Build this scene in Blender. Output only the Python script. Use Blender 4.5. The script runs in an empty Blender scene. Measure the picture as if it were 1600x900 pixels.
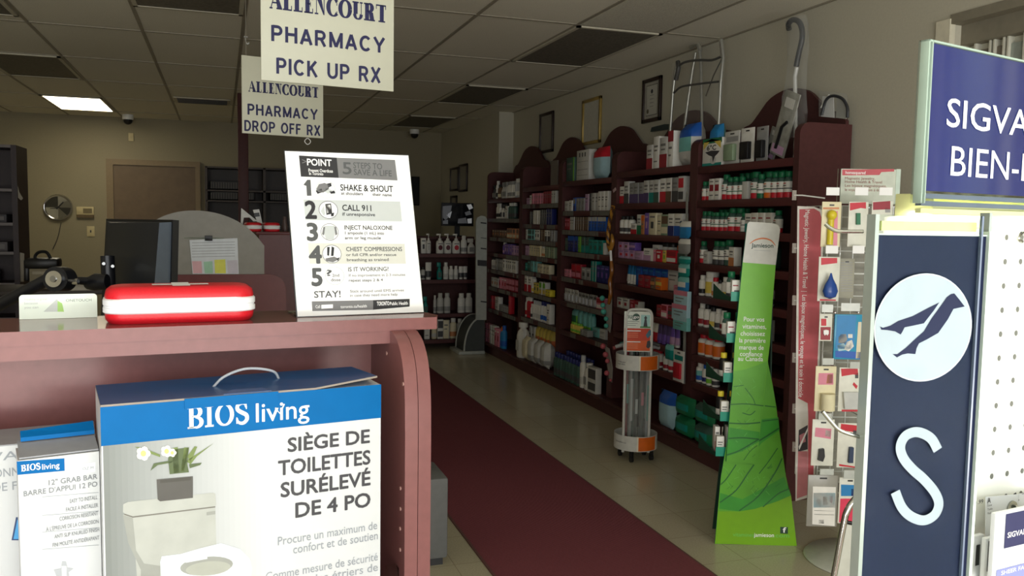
import bpy, bmesh, math, random
import numpy as np
from mathutils import Vector, Matrix
random.seed(7)
SC = bpy.context.scene
COL = SC.collection

# ------------------------------------------------------------------ camera
FPX, YAW, PITCH, ROLL = 1327.39, 0.330759, 0.0798837, 0.015849
CAM = Vector((0, 0, 1.45))
def cam_axes():
    cy, sy, cp, sp = math.cos(YAW), math.sin(YAW), math.cos(PITCH), math.sin(PITCH)
    f = Vector((sy*cp, cy*cp, -sp)); r = Vector((cy, -sy, 0)); u = r.cross(f)
    c, s = math.cos(ROLL), math.sin(ROLL)
    return c*r + s*u, -s*r + c*u, f
RX, UP, FW = cam_axes()
cd = bpy.data.cameras.new('camera'); cam = bpy.data.objects.new('camera', cd); COL.objects.link(cam)
cd.sensor_width = 36; cd.lens = FPX/1600*36; cd.clip_start = .05; cd.clip_end = 60
cam.matrix_world = Matrix(((RX.x, UP.x, -FW.x, CAM.x), (RX.y, UP.y, -FW.y, CAM.y), (RX.z, UP.z, -FW.z, CAM.z), (0, 0, 0, 1)))
SC.camera = cam
# survey helpers: photograph pixel -> point on a real plane
def ray(x, y): return FW*FPX + RX*(x-800) + UP*(450-y)
def onX(x, y, X): d = ray(x, y); return CAM + d*(X/d.x)
def onY(x, y, Y): d = ray(x, y); return CAM + d*(Y/d.y)
def onZ(x, y, Z): d = ray(x, y); return CAM + d*((Z-1.45)/d.z)
def atD(x, y, dep): return CAM + ray(x, y)*(dep/FPX)
class Plane:
    def __init__(s, O, U, V):
        s.O = Vector(O); s.U = Vector(U).normalized(); s.V = Vector(V).normalized(); s.N = s.U.cross(s.V).normalized()
    def px(s, x, y, off=0):
        d = ray(x, y); t = (s.O-CAM).dot(s.N)/d.dot(s.N); return CAM + d*t + s.N*off
    def uv(s, x, y): p = s.px(x, y)-s.O; return p.dot(s.U), p.dot(s.V)
    def at(s, u, v, off=0): return s.O + s.U*u + s.V*v + s.N*off

# ------------------------------------------------------------------ world, lights, exposure
w = bpy.data.worlds.new('world'); SC.world = w; w.use_nodes = True
w.node_tree.nodes['Background'].inputs[0].default_value = (.75, .8, .85, 1)
w.node_tree.nodes['Background'].inputs[1].default_value = .4
def area(name, loc, rot, sx, sy, e, col=(1, 1, 1), spread=math.pi):
    l = bpy.data.lights.new(name, 'AREA'); l.shape = 'RECTANGLE'; l.size = sx; l.size_y = sy; l.energy = e; l.color = col; l.spread = spread
    o = bpy.data.objects.new(name, l); COL.objects.link(o); o.location = loc; o.rotation_euler = rot; return o
area('daylight', (0.2, -1.86, 1.55), (math.radians(90), 0, 0), 5.4, 2.0, 128, (.95, .985, 1))
area('ceiling_fill', (0.2, -1.84, .62), (math.radians(128), 0, 0), 5.2, .5, 120, (1, .96, .88))  # added fill lamp, brightens ceiling and walls like bounced daylight
area('ceiling_lamp_light', (-1.44, 10.47, 2.60), (0, 0, 0), .5, 1.1, 3.4, (1, .86, .6))
SC.view_settings.view_transform = 'Standard'; SC.view_settings.look = 'None'
SC.view_settings.exposure = 0; SC.view_settings.gamma = 1; SC.view_settings.use_curve_mapping = False

# ------------------------------------------------------------------ materials
def lin(c): return tuple((v/255/12.92 if v/255 <= .04045 else ((v/255+.055)/1.055)**2.4) for v in c)
MATS = {}
def mat(name, rgb, rough=.5, metal=0, noise=.06, scale=30, bump=0, emit=0, trans=0, alpha=1, coat=0, spec=.5, ior=1.45):
    if name in MATS: return MATS[name]
    m = bpy.data.materials.new(name); m.use_nodes = True; nt = m.node_tree; N = nt.nodes; L = nt.links
    b = N['Principled BSDF']; c = lin(rgb)
    b.inputs['Roughness'].default_value = rough; b.inputs['Metallic'].default_value = metal
    b.inputs['Specular IOR Level'].default_value = spec; b.inputs['IOR'].default_value = ior
    if coat: b.inputs['Coat Weight'].default_value = coat; b.inputs['Coat Roughness'].default_value = .06
    tc = N.new('ShaderNodeTexCoord'); nz = N.new('ShaderNodeTexNoise'); nz.inputs['Scale'].default_value = scale; nz.inputs['Detail'].default_value = 3
    L.new(tc.outputs['Object'], nz.inputs['Vector'])
    rp = N.new('ShaderNodeValToRGB')
    rp.color_ramp.elements[0].position = .3; rp.color_ramp.elements[1].position = .7
    rp.color_ramp.elements[0].color = (*[v*(1-noise) for v in c], 1); rp.color_ramp.elements[1].color = (*[min(1, v*(1+noise)) for v in c], 1)
    L.new(nz.outputs['Fac'], rp.inputs['Fac']); L.new(rp.outputs['Color'], b.inputs['Base Color'])
    if bump:
        bp = N.new('ShaderNodeBump'); bp.inputs['Strength'].default_value = bump; bp.inputs['Distance'].default_value = .002
        L.new(nz.outputs['Fac'], bp.inputs['Height']); L.new(bp.outputs['Normal'], b.inputs['Normal'])
    if emit: b.inputs['Emission Color'].default_value = (*c, 1); b.inputs['Emission Strength'].default_value = emit
    if trans: b.inputs['Transmission Weight'].default_value = trans
    if alpha < 1: b.inputs['Alpha'].default_value = alpha
    MATS[name] = m; return m
PAL = dict(W=(232, 230, 222), w=(205, 204, 198), g=(150, 150, 148), d=(70, 70, 72), K=(24, 24, 26), R=(196, 30, 48), r=(150, 30, 45), P=(214, 130, 150), p=(190, 150, 185),
           V=(110, 80, 165), v=(80, 62, 110), B=(30, 90, 180), b=(40, 130, 190), N=(34, 42, 110), T=(20, 140, 130), t=(120, 190, 185), G=(20, 110, 70), l=(120, 190, 60), y=(225, 200, 90),
           Y=(235, 215, 60), O=(225, 110, 30), o=(200, 130, 80), c=(222, 212, 180), n=(105, 80, 60), M=(95, 30, 45), S=(190, 192, 196), L=(170, 205, 215), E=(60, 90, 80), e=(140, 160, 130))
def pm(k): return mat('print_'+k if k.islower() else 'print_dark_'+k.lower() if 0 else 'ink_'+k+('_' if k.isupper() else ''), PAL[k], .42, noise=.04)
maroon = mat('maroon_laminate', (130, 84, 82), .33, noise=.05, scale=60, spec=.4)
maroon2 = mat('maroon_shelf_laminate', (80, 46, 45), .45, noise=.08, scale=40, spec=.3)
white_m = mat('white_plastic', (228, 228, 224), .35)
black_m = mat('black_plastic', (22, 22, 24), .35)
dark_m = mat('dark_grey_plastic', (48, 49, 52), .4)
grey_m = mat('grey_plastic', (128, 128, 128), .45)
chrome = mat('chrome_metal', (215, 215, 215), .14, metal=1, noise=.02)
steel = mat('brushed_steel', (170, 170, 168), .3, metal=1, noise=.04)
paper = mat('white_paper', (246, 246, 244), .6, noise=.01)
acrylic = mat('clear_acrylic', (240, 248, 242), .1, trans=1, noise=.0, ior=1.03, spec=.1)
film = mat('clear_film', (190, 192, 188), .2, noise=.2, alpha=.16, bump=.6, scale=14)
navy = mat('navy_print', (25, 32, 60), .55, noise=.03, spec=.2)

# ------------------------------------------------------------------ mesh builder
def catmull(pts, n=6, closed=False):
    P = [Vector(p) for p in pts]; out = []
    m = len(P); rng = m if closed else m-1
    for i in range(rng):
        p0 = P[(i-1) % m] if closed or i > 0 else P[0]*2-P[1]; p1 = P[i]; p2 = P[(i+1) % m]
        p3 = P[(i+2) % m] if closed or i+2 < m else P[-1]*2-P[-2]
        for k in range(n):
            t = k/n
            out.append(.5*((2*p1)+(-p0+p2)*t+(2*p0-5*p1+4*p2-p3)*t*t+(-p0+3*p1-3*p2+p3)*t**3))
    if not closed: out.append(P[-1])
    return out
_T = {}
def glyphs(s, bold=0.0):
    k = (s, bold)
    if k in _T: return _T[k]
    c = bpy.data.curves.new('t', 'FONT'); c.body = s; c.size = 1; c.resolution_u = 3; c.fill_mode = 'FRONT'
    o = bpy.data.objects.new('t', c); COL.objects.link(o)
    dg = bpy.context.evaluated_depsgraph_get(); me = bpy.data.meshes.new_from_object(o.evaluated_get(dg))
    vs = [tuple(v.co) for v in me.vertices]; fs = [tuple(p.vertices) for p in me.polygons]
    bpy.data.objects.remove(o); bpy.data.curves.remove(c); bpy.data.meshes.remove(me)
    _T[k] = (vs, fs); return _T[k]
def cap_h(): return max(v[1] for v in glyphs('H')[0])

class G:
    def __init__(s): s.bm = bmesh.new(); s.mats = []; s.cur = 0
    def mi(s, m):
        if m not in s.mats: s.mats.append(m)
        return s.mats.index(m)
    def _fin(s, fs, m, smooth=False):
        i = s.mi(m)
        for f in fs: f.material_index = i; f.smooth = smooth
    def face(s, pts, m, smooth=False):
        f = s.bm.faces.new([s.bm.verts.new(p) for p in pts]); s._fin([f], m, smooth); return f
    def box(s, x0, x1, y0, y1, z0, z1, m, bev=0, M=None):
        x0, x1 = min(x0, x1), max(x0, x1); y0, y1 = min(y0, y1), max(y0, y1); z0, z1 = min(z0, z1), max(z0, z1)
        v = [s.bm.verts.new((x, y, z)) for x in (x0, x1) for y in (y0, y1) for z in (z0, z1)]
        fs = [s.bm.faces.new([v[i] for i in q]) for q in ((0, 1, 3, 2), (4, 6, 7, 5), (0, 4, 5, 1), (2, 3, 7, 6), (0, 2, 6, 4), (1, 5, 7, 3))]
        s._fin(fs, m)
        if bev:
            es = list({e for f in fs for e in f.edges})
            r = bmesh.ops.bevel(s.bm, geom=es, offset=bev, segments=2, affect='EDGES', profile=.5)
            s._fin(r['faces'], m, True); v = list({x for f in r['faces'] for x in f.verts} | {x for x in v if x.is_valid})
        if M is not None: bmesh.ops.transform(s.bm, matrix=M, verts=v)
        return v
    def slab(s, pl, u0, u1, v0, v1, d0, d1, m, bev=0):   # box in a plane's own axes
        M = Matrix(((pl.U.x, pl.V.x, pl.N.x, pl.O.x), (pl.U.y, pl.V.y, pl.N.y, pl.O.y), (pl.U.z, pl.V.z, pl.N.z, pl.O.z), (0, 0, 0, 1)))
        return s.box(u0, u1, v0, v1, d0, d1, m, bev, M)
    def ext(s, pts, vec, m, m_side=None, smooth=False):  # closed outline swept along vec
        vec = Vector(vec); a = [s.bm.verts.new(p) for p in pts]; b = [s.bm.verts.new(Vector(p)+vec) for p in pts]
        n = len(a); s._fin([s.bm.faces.new(a), s.bm.faces.new(b[::-1])], m)
        s._fin([s.bm.faces.new((a[i], b[i], b[(i+1) % n], a[(i+1) % n])) for i in range(n)], m_side or m, smooth)
    def tube(s, pts, r, m, seg=8, cap=True):
        P = [Vector(p) for p in pts]; R = r if isinstance(r, (list, tuple)) else [r]*len(P); rings = []
        t0 = (P[1]-P[0]).normalized(); up = Vector((0, 0, 1)) if abs(t0.z) < .9 else Vector((1, 0, 0)); n = t0.cross(up).normalized()
        for i, p in enumerate(P):
            t = (P[min(i+1, len(P)-1)]-P[max(i-1, 0)]).normalized(); n = (n-t*n.dot(t)).normalized(); b = t.cross(n)
            rings.append([s.bm.verts.new(p+(n*math.cos(2*math.pi*k/seg)+b*math.sin(2*math.pi*k/seg))*R[i]) for k in range(seg)])
        fs = [s.bm.faces.new((A[k], A[(k+1) % seg], B[(k+1) % seg], B[k])) for A, B in zip(rings, rings[1:]) for k in range(seg)]
        s._fin(fs, m, True)
        if cap: s._fin([s.bm.faces.new(rings[0][::-1]), s.bm.faces.new(rings[-1])], m)
    def lathe(s, prof, m, seg=18, c=(0, 0, 0), sy=1.0, mats=None):
        c = Vector(c); rings = [[s.bm.verts.new(c+Vector((r*math.cos(2*math.pi*k/seg), sy*r*math.sin(2*math.pi*k/seg), z))) for k in range(seg)] for r, z in prof]
        for i, (A, B) in enumerate(zip(rings, rings[1:])):
            s._fin([s.bm.faces.new((A[k], A[(k+1) % seg], B[(k+1) % seg], B[k])) for k in range(seg)], mats[i] if mats else m, True)
        s._fin([s.bm.faces.new(rings[0][::-1])], mats[0] if mats else m); s._fin([s.bm.faces.new(rings[-1])], mats[-1] if mats else m)
    def ball(s, c, r, m, seg=10, sc=(1, 1, 1)):
        k = seg//2; rings = []
        s.lathe([(max(r*math.sin(math.pi*i/k), r*.02)*1, -r*math.cos(math.pi*i/k)*sc[2]) for i in range(k+1)], m, seg, c)
    def ribbon(s, pts, wd, m, N=None, pl=None, off=0):
        P = [Vector(p) for p in pts]; W = wd if isinstance(wd, (list, tuple)) else [wd]*len(P); A = []; B = []
        for i, p in enumerate(P):
            t = (P[min(i+1, len(P)-1)]-P[max(i-1, 0)]).normalized(); n = N.cross(t).normalized()
            A.append(s.bm.verts.new(p+n*W[i]/2+N*off)); B.append(s.bm.verts.new(p-n*W[i]/2+N*off))
        s._fin([s.bm.faces.new((A[i], B[i], B[i+1], A[i+1])) for i in range(len(P)-1)], m)
    def text(s, st, pl, u, v, width, height, m, bold=0.0, off=.0006, align='l'):
        vs, fs = glyphs(st, bold); xs = [q[0] for q in vs]; x0, x1 = min(xs), max(xs); k = width/(x1-x0) if width else height/cap_h(); ky = height/cap_h()
        w_ = (x1-x0)*k; du = {'l': 0, 'r': -w_, 'c': -w_/2}[align]
        i = s.mi(m); bo_ = [(0, 0)] if bold <= 0 else [(bold*math.cos(math.pi/4*j), bold*math.sin(math.pi/4*j)) for j in range(8)]
        if len(st) > 24 and bold > 0: bo_ = bo_[::2]
        for j, (bx_, by_) in enumerate(bo_):
            V = [s.bm.verts.new(pl.at(u+du+(q[0]+bx_-x0)*k, v+(q[1]+by_)*ky, off+j*.00001)) for q in vs]
            for f in fs:
                try: q = s.bm.faces.new([V[a] for a in f]); q.material_index = i
                except ValueError: pass
        return w_
    def tpx(s, st, pl, a, b, hpx, m, bold=0.0, off=.0006):  # baseline from pixel a to pixel b, capitals hpx tall
        u0, v0 = pl.uv(*a); u1, v1 = pl.uv(*b); _, vt = pl.uv(a[0], a[1]-hpx)
        s.text(st, pl, u0, (v0+v1)/2, u1-u0, vt-v0, m, bold, off)
    def ppx(s, pts, pl, m, off=.0004): return s.face([pl.px(x, y, off) for x, y in pts], m)
    def disc(s, pl, u, v, ru, rv, m, off=.0005, seg=28): s.face([pl.at(u+ru*math.cos(2*math.pi*k/seg), v+rv*math.sin(2*math.pi*k/seg), off) for k in range(seg)], m)
    def rect(s, pl, u0, u1, v0, v1, m, off=.0005): s.face([pl.at(u0, v0, off), pl.at(u1, v0, off), pl.at(u1, v1, off), pl.at(u0, v1, off)], m)
    def mesh(s, name, base=None):
        if base is not None: bmesh.ops.translate(s.bm, verts=s.bm.verts, vec=-Vector(base))
        bmesh.ops.recalc_face_normals(s.bm, faces=[f for f in s.bm.faces if len(f.link_faces if hasattr(f, 'link_faces') else []) >= 0 and any(len(e.link_faces) > 1 for e in f.edges)])
        me = bpy.data.meshes.new(name); s.bm.to_mesh(me); s.bm.free()
        for m in s.mats: me.materials.append(m)
        try: me.set_sharp_from_angle(angle=math.radians(42))
        except Exception: pass
        return me

BASE = {}
def thing(name, label, cat, base, group=None):
    o = bpy.data.objects.new(name, None); COL.objects.link(o); o.location = base; o.empty_display_size = .05
    o['label'] = label; o['category'] = cat
    if group: o['group'] = group
    BASE[o.name] = Vector(base); return o
def part(name, g, parent, label=None):
    b = BASE[parent.name]; o = bpy.data.objects.new(name, g.mesh(name, b)); COL.objects.link(o); o.parent = parent; BASE[o.name] = b
    if label: o['label'] = label
    return o
def solo(name, g, label, cat, base=None, group=None):
    if base is None:
        vs = [v.co for v in g.bm.verts]; lo = [min(v[i] for v in vs) for i in range(3)]; hi = [max(v[i] for v in vs) for i in range(3)]
        base = ((lo[0]+hi[0])/2, (lo[1]+hi[1])/2, lo[2])
    o = bpy.data.objects.new(name, g.mesh(name, base)); COL.objects.link(o); o.location = base; o['label'] = label; o['category'] = cat
    if group: o['group'] = group
    BASE[o.name] = Vector(base); return o
def struct(name, g, parent=None):
    o = bpy.data.objects.new(name, g.mesh(name)); COL.objects.link(o); o['kind'] = 'structure'
    if parent: o.parent = parent
    BASE[o.name] = Vector((0, 0, 0)); return o
# serif capitals drawn from stems, hairlines and curves (unit cap height), returned as polygons
def serif(ch, T=.17, H=.085):
    q = []; R = lambda x0, x1, y0, y1: q.append([(x0, y0), (x1, y0), (x1, y1), (x0, y1)])
    def rib(pts, ws):
        P = [Vector((*p, 0)) for p in pts]; Z = Vector((0, 0, 1)); L = []
        for i, p in enumerate(P):
            t = (P[min(i+1, len(P)-1)]-P[max(i-1, 0)]).normalized(); n = Z.cross(t); L.append((p+n*ws[i]/2, p-n*ws[i]/2))
        for a, b in zip(L, L[1:]): q.append([tuple(a[0][:2]), tuple(a[1][:2]), tuple(b[1][:2]), tuple(b[0][:2])])
    def arc(cx, cy, rx, ry, a0, a1, n=14, thick=T, thin=H):
        pts = []; ws = []
        for i in range(n+1):
            a = math.radians(a0+(a1-a0)*i/n); pts.append((cx+rx*math.cos(a), cy+ry*math.sin(a))); ws.append(thin+(thick-thin)*abs(math.cos(a))**1.3)
        rib(pts, ws)
    if ch == 'I': R(.1, .1+T, 0, 1); R(0, .2+T, 0, H); R(0, .2+T, 1-H, 1); w_ = .2+T
    elif ch in 'LE':
        R(.08, .08+T, 0, 1); R(0, .6, 0, H); R(.55, .6, 0, .28); R(0, .16+T, 1-H, 1); w_ = .62
        if ch == 'E': R(0, .58, 1-H, 1); R(.53, .58, .74, 1); R(.2, .45, .48, .48+H); R(.41, .45, .38, .64)
    elif ch == 'T': R(.28, .28+T, 0, 1); R(.18, .38+T, 0, H); R(0, .73, 1-H, 1); R(0, .05, .74, 1); R(.68, .73, .74, 1); w_ = .73
    elif ch == 'N': R(.1, .15, 0, 1); R(.62, .67, 0, 1); q.append([(.08, 1), (.08+T*1.25, 1), (.67, 0), (.6, 0)]); R(0, .25, 0, H); R(.52, .77, 1-H, 1); R(0, .2, 1-H, 1); w_ = .77
    elif ch == 'U': R(.08, .08+T, .3, 1); R(.6, .65, .3, 1); arc(.395, .3, .235, .275, 180, 360, 14, T*.8, H); R(0, .16+T, 1-H, 1); R(.52, .73, 1-H, 1); w_ = .73
    elif ch == 'A': q.append([(.05, 0), (.11, 0), (.42, 1), (.36, 1)]); q.append([(.52, 0), (.52+T*1.15, 0), (.44, 1), (.33, 1)]); R(.17, .56, .3, .3+H); R(0, .2, 0, H); R(.45, .78, 0, H); w_ = .78
    elif ch in 'RB':
        R(.08, .08+T, 0, 1); R(0, .16+T, 0, H); R(0, .4, 1-H, 1); R(.2, .4, .5, .5+H); arc(.36, .75, .22, .225, -90, 90, 10)
        if ch == 'R': q.append([(.36, .5), (.36+T, .5), (.76, 0), (.76-T*1.1, 0)]); R(.6, .8, 0, H); w_ = .78
        else: R(0, .4, 0, H); arc(.36, .265, .27, .24, -90, 90, 10); w_ = .7
    elif ch == 'O': arc(.42, .5, .34, .475, 0, 360, 28); w_ = .84
    elif ch == 'C': arc(.42, .5, .34, .475, 42, 318, 24); R(.64, .69, .62, .98); R(.64, .69, .05, .3); w_ = .74
    elif ch == 'S':
        pts = [tuple(p[:2]) for p in catmull([(.5, .76, 0), (.44, .93, 0), (.28, .97, 0), (.1, .88, 0), (.1, .68, 0), (.3, .53, 0), (.5, .4, 0), (.53, .2, 0), (.4, .05, 0), (.24, .03, 0), (.1, .12, 0), (.06, .27, 0)], 4)]
        n = len(pts); rib(pts, [H+(T-H)*max(0, math.sin(math.pi*i/(n-1)))**1.0 for i in range(n)]); R(.48, .53, .68, .98); R(.03, .08, .02, .32); w_ = .6
    else: w_ = .3
    return q, w_
def serif_text(g, st, pl, a, b, hpx, m, off=.0006, T=.17):
    u0, v0 = pl.uv(*a); u1, v1 = pl.uv(*b); _, vt = pl.uv(a[0], a[1]-hpx); v0 = (v0+v1)/2 if abs(v0-v1) < .01 else v0; H = vt-pl.uv(*a)[1]
    L = []; x = 0
    for ch in st:
        q, w_ = serif(ch, T); L.append((x, q)); x += w_+.09
    k = (u1-u0)/(x-.09)
    for x_, q in L:
        for poly in q: g.face([pl.at(u0+(x_+p[0])*k, v0+p[1]*H, off) for p in poly], m)

# plain grotesk capitals for the hanging signs, drawn from even strokes
def grot(ch):
    A = lambda cx, cy, rx, ry, a0, a1, n=12: [(cx+rx*math.cos(math.radians(a0+(a1-a0)*i/n)), cy+ry*math.sin(math.radians(a0+(a1-a0)*i/n))) for i in range(n+1)]
    P = [[(.08, 0), (.08, 1)], [(.08, .925), (.36, .925)]+A(.36, .695, .2, .23, 90, -90)+[(.08, .465)]]
    D = {'P': (P, .64), 'R': (P+[[(.36, .465), (.6, 0)]], .7), 'H': ([[(.08, 0), (.08, 1)], [(.62, 0), (.62, 1)], [(.08, .53), (.62, .53)]], .7), 'A': ([[(.06, 0), (.36, .97)], [(.66, 0), (.36, .97)], [(.17, .3), (.55, .3)]], .72),
         'M': ([[(.08, 0), (.08, 1)], [(.74, 0), (.74, 1)], [(.08, .95), (.41, .06)], [(.74, .95), (.41, .06)]], .82), 'C': ([A(.38, .5, .30, .43, 42, 318, 22)], .72), 'Y': ([[(.05, 1), (.36, .45)], [(.67, 1), (.36, .45)], [(.36, .5), (.36, 0)]], .72),
         'I': ([[(.08, 0), (.08, 1)]], .16), 'K': ([[(.08, 0), (.08, 1)], [(.58, 1), (.1, .4)], [(.26, .58), (.62, 0)]], .68), 'U': ([[(.08, 1), (.08, .36)]+A(.35, .36, .27, .29, 180, 360)+[(.62, 1)]], .7), 'X': ([[(.05, 0), (.6, 1)], [(.05, 1), (.6, 0)]], .65),
         'D': ([[(.08, 0), (.08, 1)], [(.08, .925), (.3, .925)]+A(.3, .5, .31, .425, 90, -90)+[(.08, .075)]], .68), 'O': ([A(.39, .5, .31, .43, 0, 360, 28)], .78), 'F': ([[(.08, 0), (.08, 1)], [(.08, .925), (.54, .925)], [(.08, .52), (.48, .52)]], .56)}
    return D.get(ch, ([], .34))
def grot_text(g, st, pl, a, b, hpx, m, off=.0006, wd=.185, sp=.17):
    u0, v0 = pl.uv(*a); u1, v1 = pl.uv(*b); H = pl.uv(a[0], a[1]-hpx)[1]-v0; v0 = (v0+v1)/2; x = 0; L = []
    for ch in st: q, w_ = grot(ch); L.append((x, q)); x += w_+sp
    k = (u1-u0)/(x-sp); n = 0
    for x_, q in L:
        for line in q: n += 1; g.ribbon([pl.at(u0+(x_+p[0])*k, v0+p[1]*H, off+n*.00001) for p in line], wd*(H*.5+k*.5), m, pl.N)
# ------------------------------------------------------------------ room shell
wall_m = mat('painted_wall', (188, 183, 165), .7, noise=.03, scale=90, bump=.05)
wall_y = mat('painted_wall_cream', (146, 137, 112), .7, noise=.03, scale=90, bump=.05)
ceil_m = mat('ceiling_tile', (220, 215, 198), .85, noise=.09, scale=160, bump=.12)
tee_m = mat('ceiling_tee', (150, 143, 126), .5)
trim_m = mat('white_trim', (205, 203, 190), .45)
def floor_material():
    m = bpy.data.materials.new('vinyl_floor_tile'); m.use_nodes = True; nt = m.node_tree; N = nt.nodes; L = nt.links; b = N['Principled BSDF']
    tc = N.new('ShaderNodeTexCoord'); br = N.new('ShaderNodeTexBrick'); br.offset = 0; br.inputs['Scale'].default_value = 1
    br.inputs['Brick Width'].default_value = .305; br.inputs['Row Height'].default_value = .305; br.inputs['Mortar Size'].default_value = .0012; br.inputs['Bias'].default_value = 0
    br.inputs['Color1'].default_value = (*lin((208, 200, 172)), 1); br.inputs['Color2'].default_value = (*lin((202, 193, 165)), 1); br.inputs['Mortar'].default_value = (*lin((158, 148, 124)), 1)
    nz = N.new('ShaderNodeTexNoise'); nz.inputs['Scale'].default_value = 140; nz.inputs['Detail'].default_value = 4
    mx = N.new('ShaderNodeMix'); mx.data_type = 'RGBA'; mx.blend_type = 'MULTIPLY'; mx.inputs[0].default_value = .35
    L.new(tc.outputs['Object'], br.inputs['Vector']); L.new(tc.outputs['Object'], nz.inputs['Vector'])
    L.new(br.outputs['Color'], mx.inputs[6]); L.new(nz.outputs['Fac'], mx.inputs[7]); L.new(mx.outputs[2], b.inputs['Base Color'])
    b.inputs['Roughness'].default_value = .22; b.inputs['Specular IOR Level'].default_value = .4; return m
def carpet_material():
    m = bpy.data.materials.new('ribbed_burgundy_carpet'); m.use_nodes = True; nt = m.node_tree; N = nt.nodes; L = nt.links; b = N['Principled BSDF']
    tc = N.new('ShaderNodeTexCoord'); wv = N.new('ShaderNodeTexWave'); wv.wave_type = 'BANDS'; wv.bands_direction = 'DIAGONAL'; wv.inputs['Scale'].default_value = 42; wv.inputs['Distortion'].default_value = .4
    nz = N.new('ShaderNodeTexNoise'); nz.inputs['Scale'].default_value = 220; ad = N.new('ShaderNodeMath'); ad.operation = 'ADD'
    rp = N.new('ShaderNodeValToRGB'); rp.color_ramp.elements[0].position = .3; rp.color_ramp.elements[1].position = 1.4
    rp.color_ramp.elements[0].color = (*lin((100, 54, 61)), 1); rp.color_ramp.elements[1].color = (*lin((138, 78, 86)), 1)
    bp = N.new('ShaderNodeBump'); bp.inputs['Strength'].default_value = .5; bp.inputs['Distance'].default_value = .003
    L.new(tc.outputs['Object'], wv.inputs['Vector']); L.new(tc.outputs['Object'], nz.inputs['Vector']); L.new(wv.outputs['Fac'], ad.inputs[0]); L.new(nz.outputs['Fac'], ad.inputs[1])
    L.new(ad.outputs[0], rp.inputs['Fac']); L.new(rp.outputs['Color'], b.inputs['Base Color']); L.new(ad.outputs[0], bp.inputs['Height']); L.new(bp.outputs['Normal'], b.inputs['Normal'])
    b.inputs['Roughness'].default_value = .9; b.inputs['Specular IOR Level'].default_value = .1; return m
XW, XF, YB, XL, YF, ZC = 3.12, 3.03, 11.75, -4.2, -1.75, 2.65
g = G(); g.box(XL-.1, XW+.9, YF-.1, YB+.1, -.1, 0, floor_material()); struct('floor', g)
g = G(); g.box(XL-.1, XW+.9, YF-.1, YB+.1, ZC, ZC+.1, ceil_m); struct('ceiling', g)
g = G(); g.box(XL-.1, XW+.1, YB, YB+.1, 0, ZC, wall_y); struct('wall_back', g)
g = G(); g.box(XL-.1, XL, YF, YB, 0, ZC, wall_m); struct('wall_left', g)
# right wall: opening for the side window, and a jog where the wall steps in at the back
WY0, WY1, WZ0, WZ1 = -1.45, 3.06, .9, 2.37
g = G()
g.box(XW, XW+.14, WY1, 9.12, 0, ZC, wall_m); g.box(XW, XW+.14, YF, WY0, 0, ZC, wall_m); g.box(XW, XW+.14, WY0, WY1, 0, WZ0, wall_m); g.box(XW, XW+.14, WY0, WY1, WZ1, ZC, wall_m)
struct('wall_right', g)
g = G(); g.box(XF-.08, XW+.14, 9.12, YB, 0, ZC, wall_m); struct('wall_right_back', g)
# front wall with the shop window the daylight comes through
g = G(); g.box(XL-.1, -2.6, YF-.1, YF, 0, ZC, wall_m); g.box(2.95, XW+.14, YF-.1, YF, 0, ZC, wall_m); g.box(-2.6, 2.95, YF-.1, YF, 0, .5, wall_m); g.box(-2.6, 2.95, YF-.1, YF, 2.55, ZC, wall_m); struct('wall_front', g)
g = G(); 
for x in (-2.6, -.75, 1.1, 2.9): g.box(x, x+.06, YF-.08, YF+.02, .5, 2.55, trim_m)
for z in (.5, 2.49): g.box(-2.6, 2.96, YF-.08, YF+.02, z, z+.06, trim_m)
struct('window_1', g)
# side window: white frame, head rail and slats of the blind behind it; unseen front stretch added for header reflections
win = bpy.data.objects.new('window_2', None); COL.objects.link(win); win['kind'] = 'structure'; BASE['window_2'] = Vector((0, 0, 0))
g = G(); jm = mat('window_frame_cream', (214, 208, 186), .5); hm = mat('window_head', (128, 122, 106), .6); sl = mat('window_mullion', (206, 204, 188), .5)
g.box(XW-.012, XW+.02, WY1-.005, WY1+.075, WZ0-.06, WZ1+.012, jm); g.box(XW-.006, XW+.14, WY0, WY1, WZ1-.012, WZ1+.03, hm); g.box(XW+.06, XW+.14, WY0, WY1, WZ1-.10, WZ1-.012, hm); g.box(XW-.012, XW+.14, WY0, WY1, WZ0-.04, WZ0, jm); struct('window_frame', g, win)
g = G(); pan = [(3.0, 2.93, 'd'), (2.9, 2.86, 'd'), (2.83, 2.76, 'g'), (2.71, 2.62, 'd'), (2.55, 2.3, 'g'), (2.25, 2.05, 'd'), (2.0, 1.7, 'g'), (1.6, 1.35, 'd'), (1.3, 1.0, 'g'), (.9, .75, 'd'), (.7, .3, 'g'), (.22, .1, 'd'), (.02, -.1, 'g'), (-.15, -.24, 'd'), (-.3, -.55, 'g'), (-.62, -.75, 'd'), (-.82, -1.05, 'g'), (-1.1, -1.4, 'd')]  # panes towards the shop front are made up, to band the navy header's reflection
g.box(XW+.12, XW+.135, WY0, WY1, WZ0, WZ1-.08, sl); struct('blind_backing', g, win)
pd = mat('blind_slat_dark', (120, 112, 100), .6); pg = mat('window_pane', (150, 158, 150), .15, coat=.5)
for a, b, k in pan:
    g = G(); g.box(XW+.10, XW+.121, b, a, WZ0, WZ1-.13, pd if k == 'd' else pg); g.box(XW+.085, XW+.121, a, a+.008, WZ0, WZ1-.09, sl); g.box(XW+.085, XW+.121, b-.008, b, WZ0, WZ1-.09, sl); g.box(XW+.095, XW+.121, a+.012, a+.018, WZ0, WZ1-.12, black_m)
    struct('pane', g, win)
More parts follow.
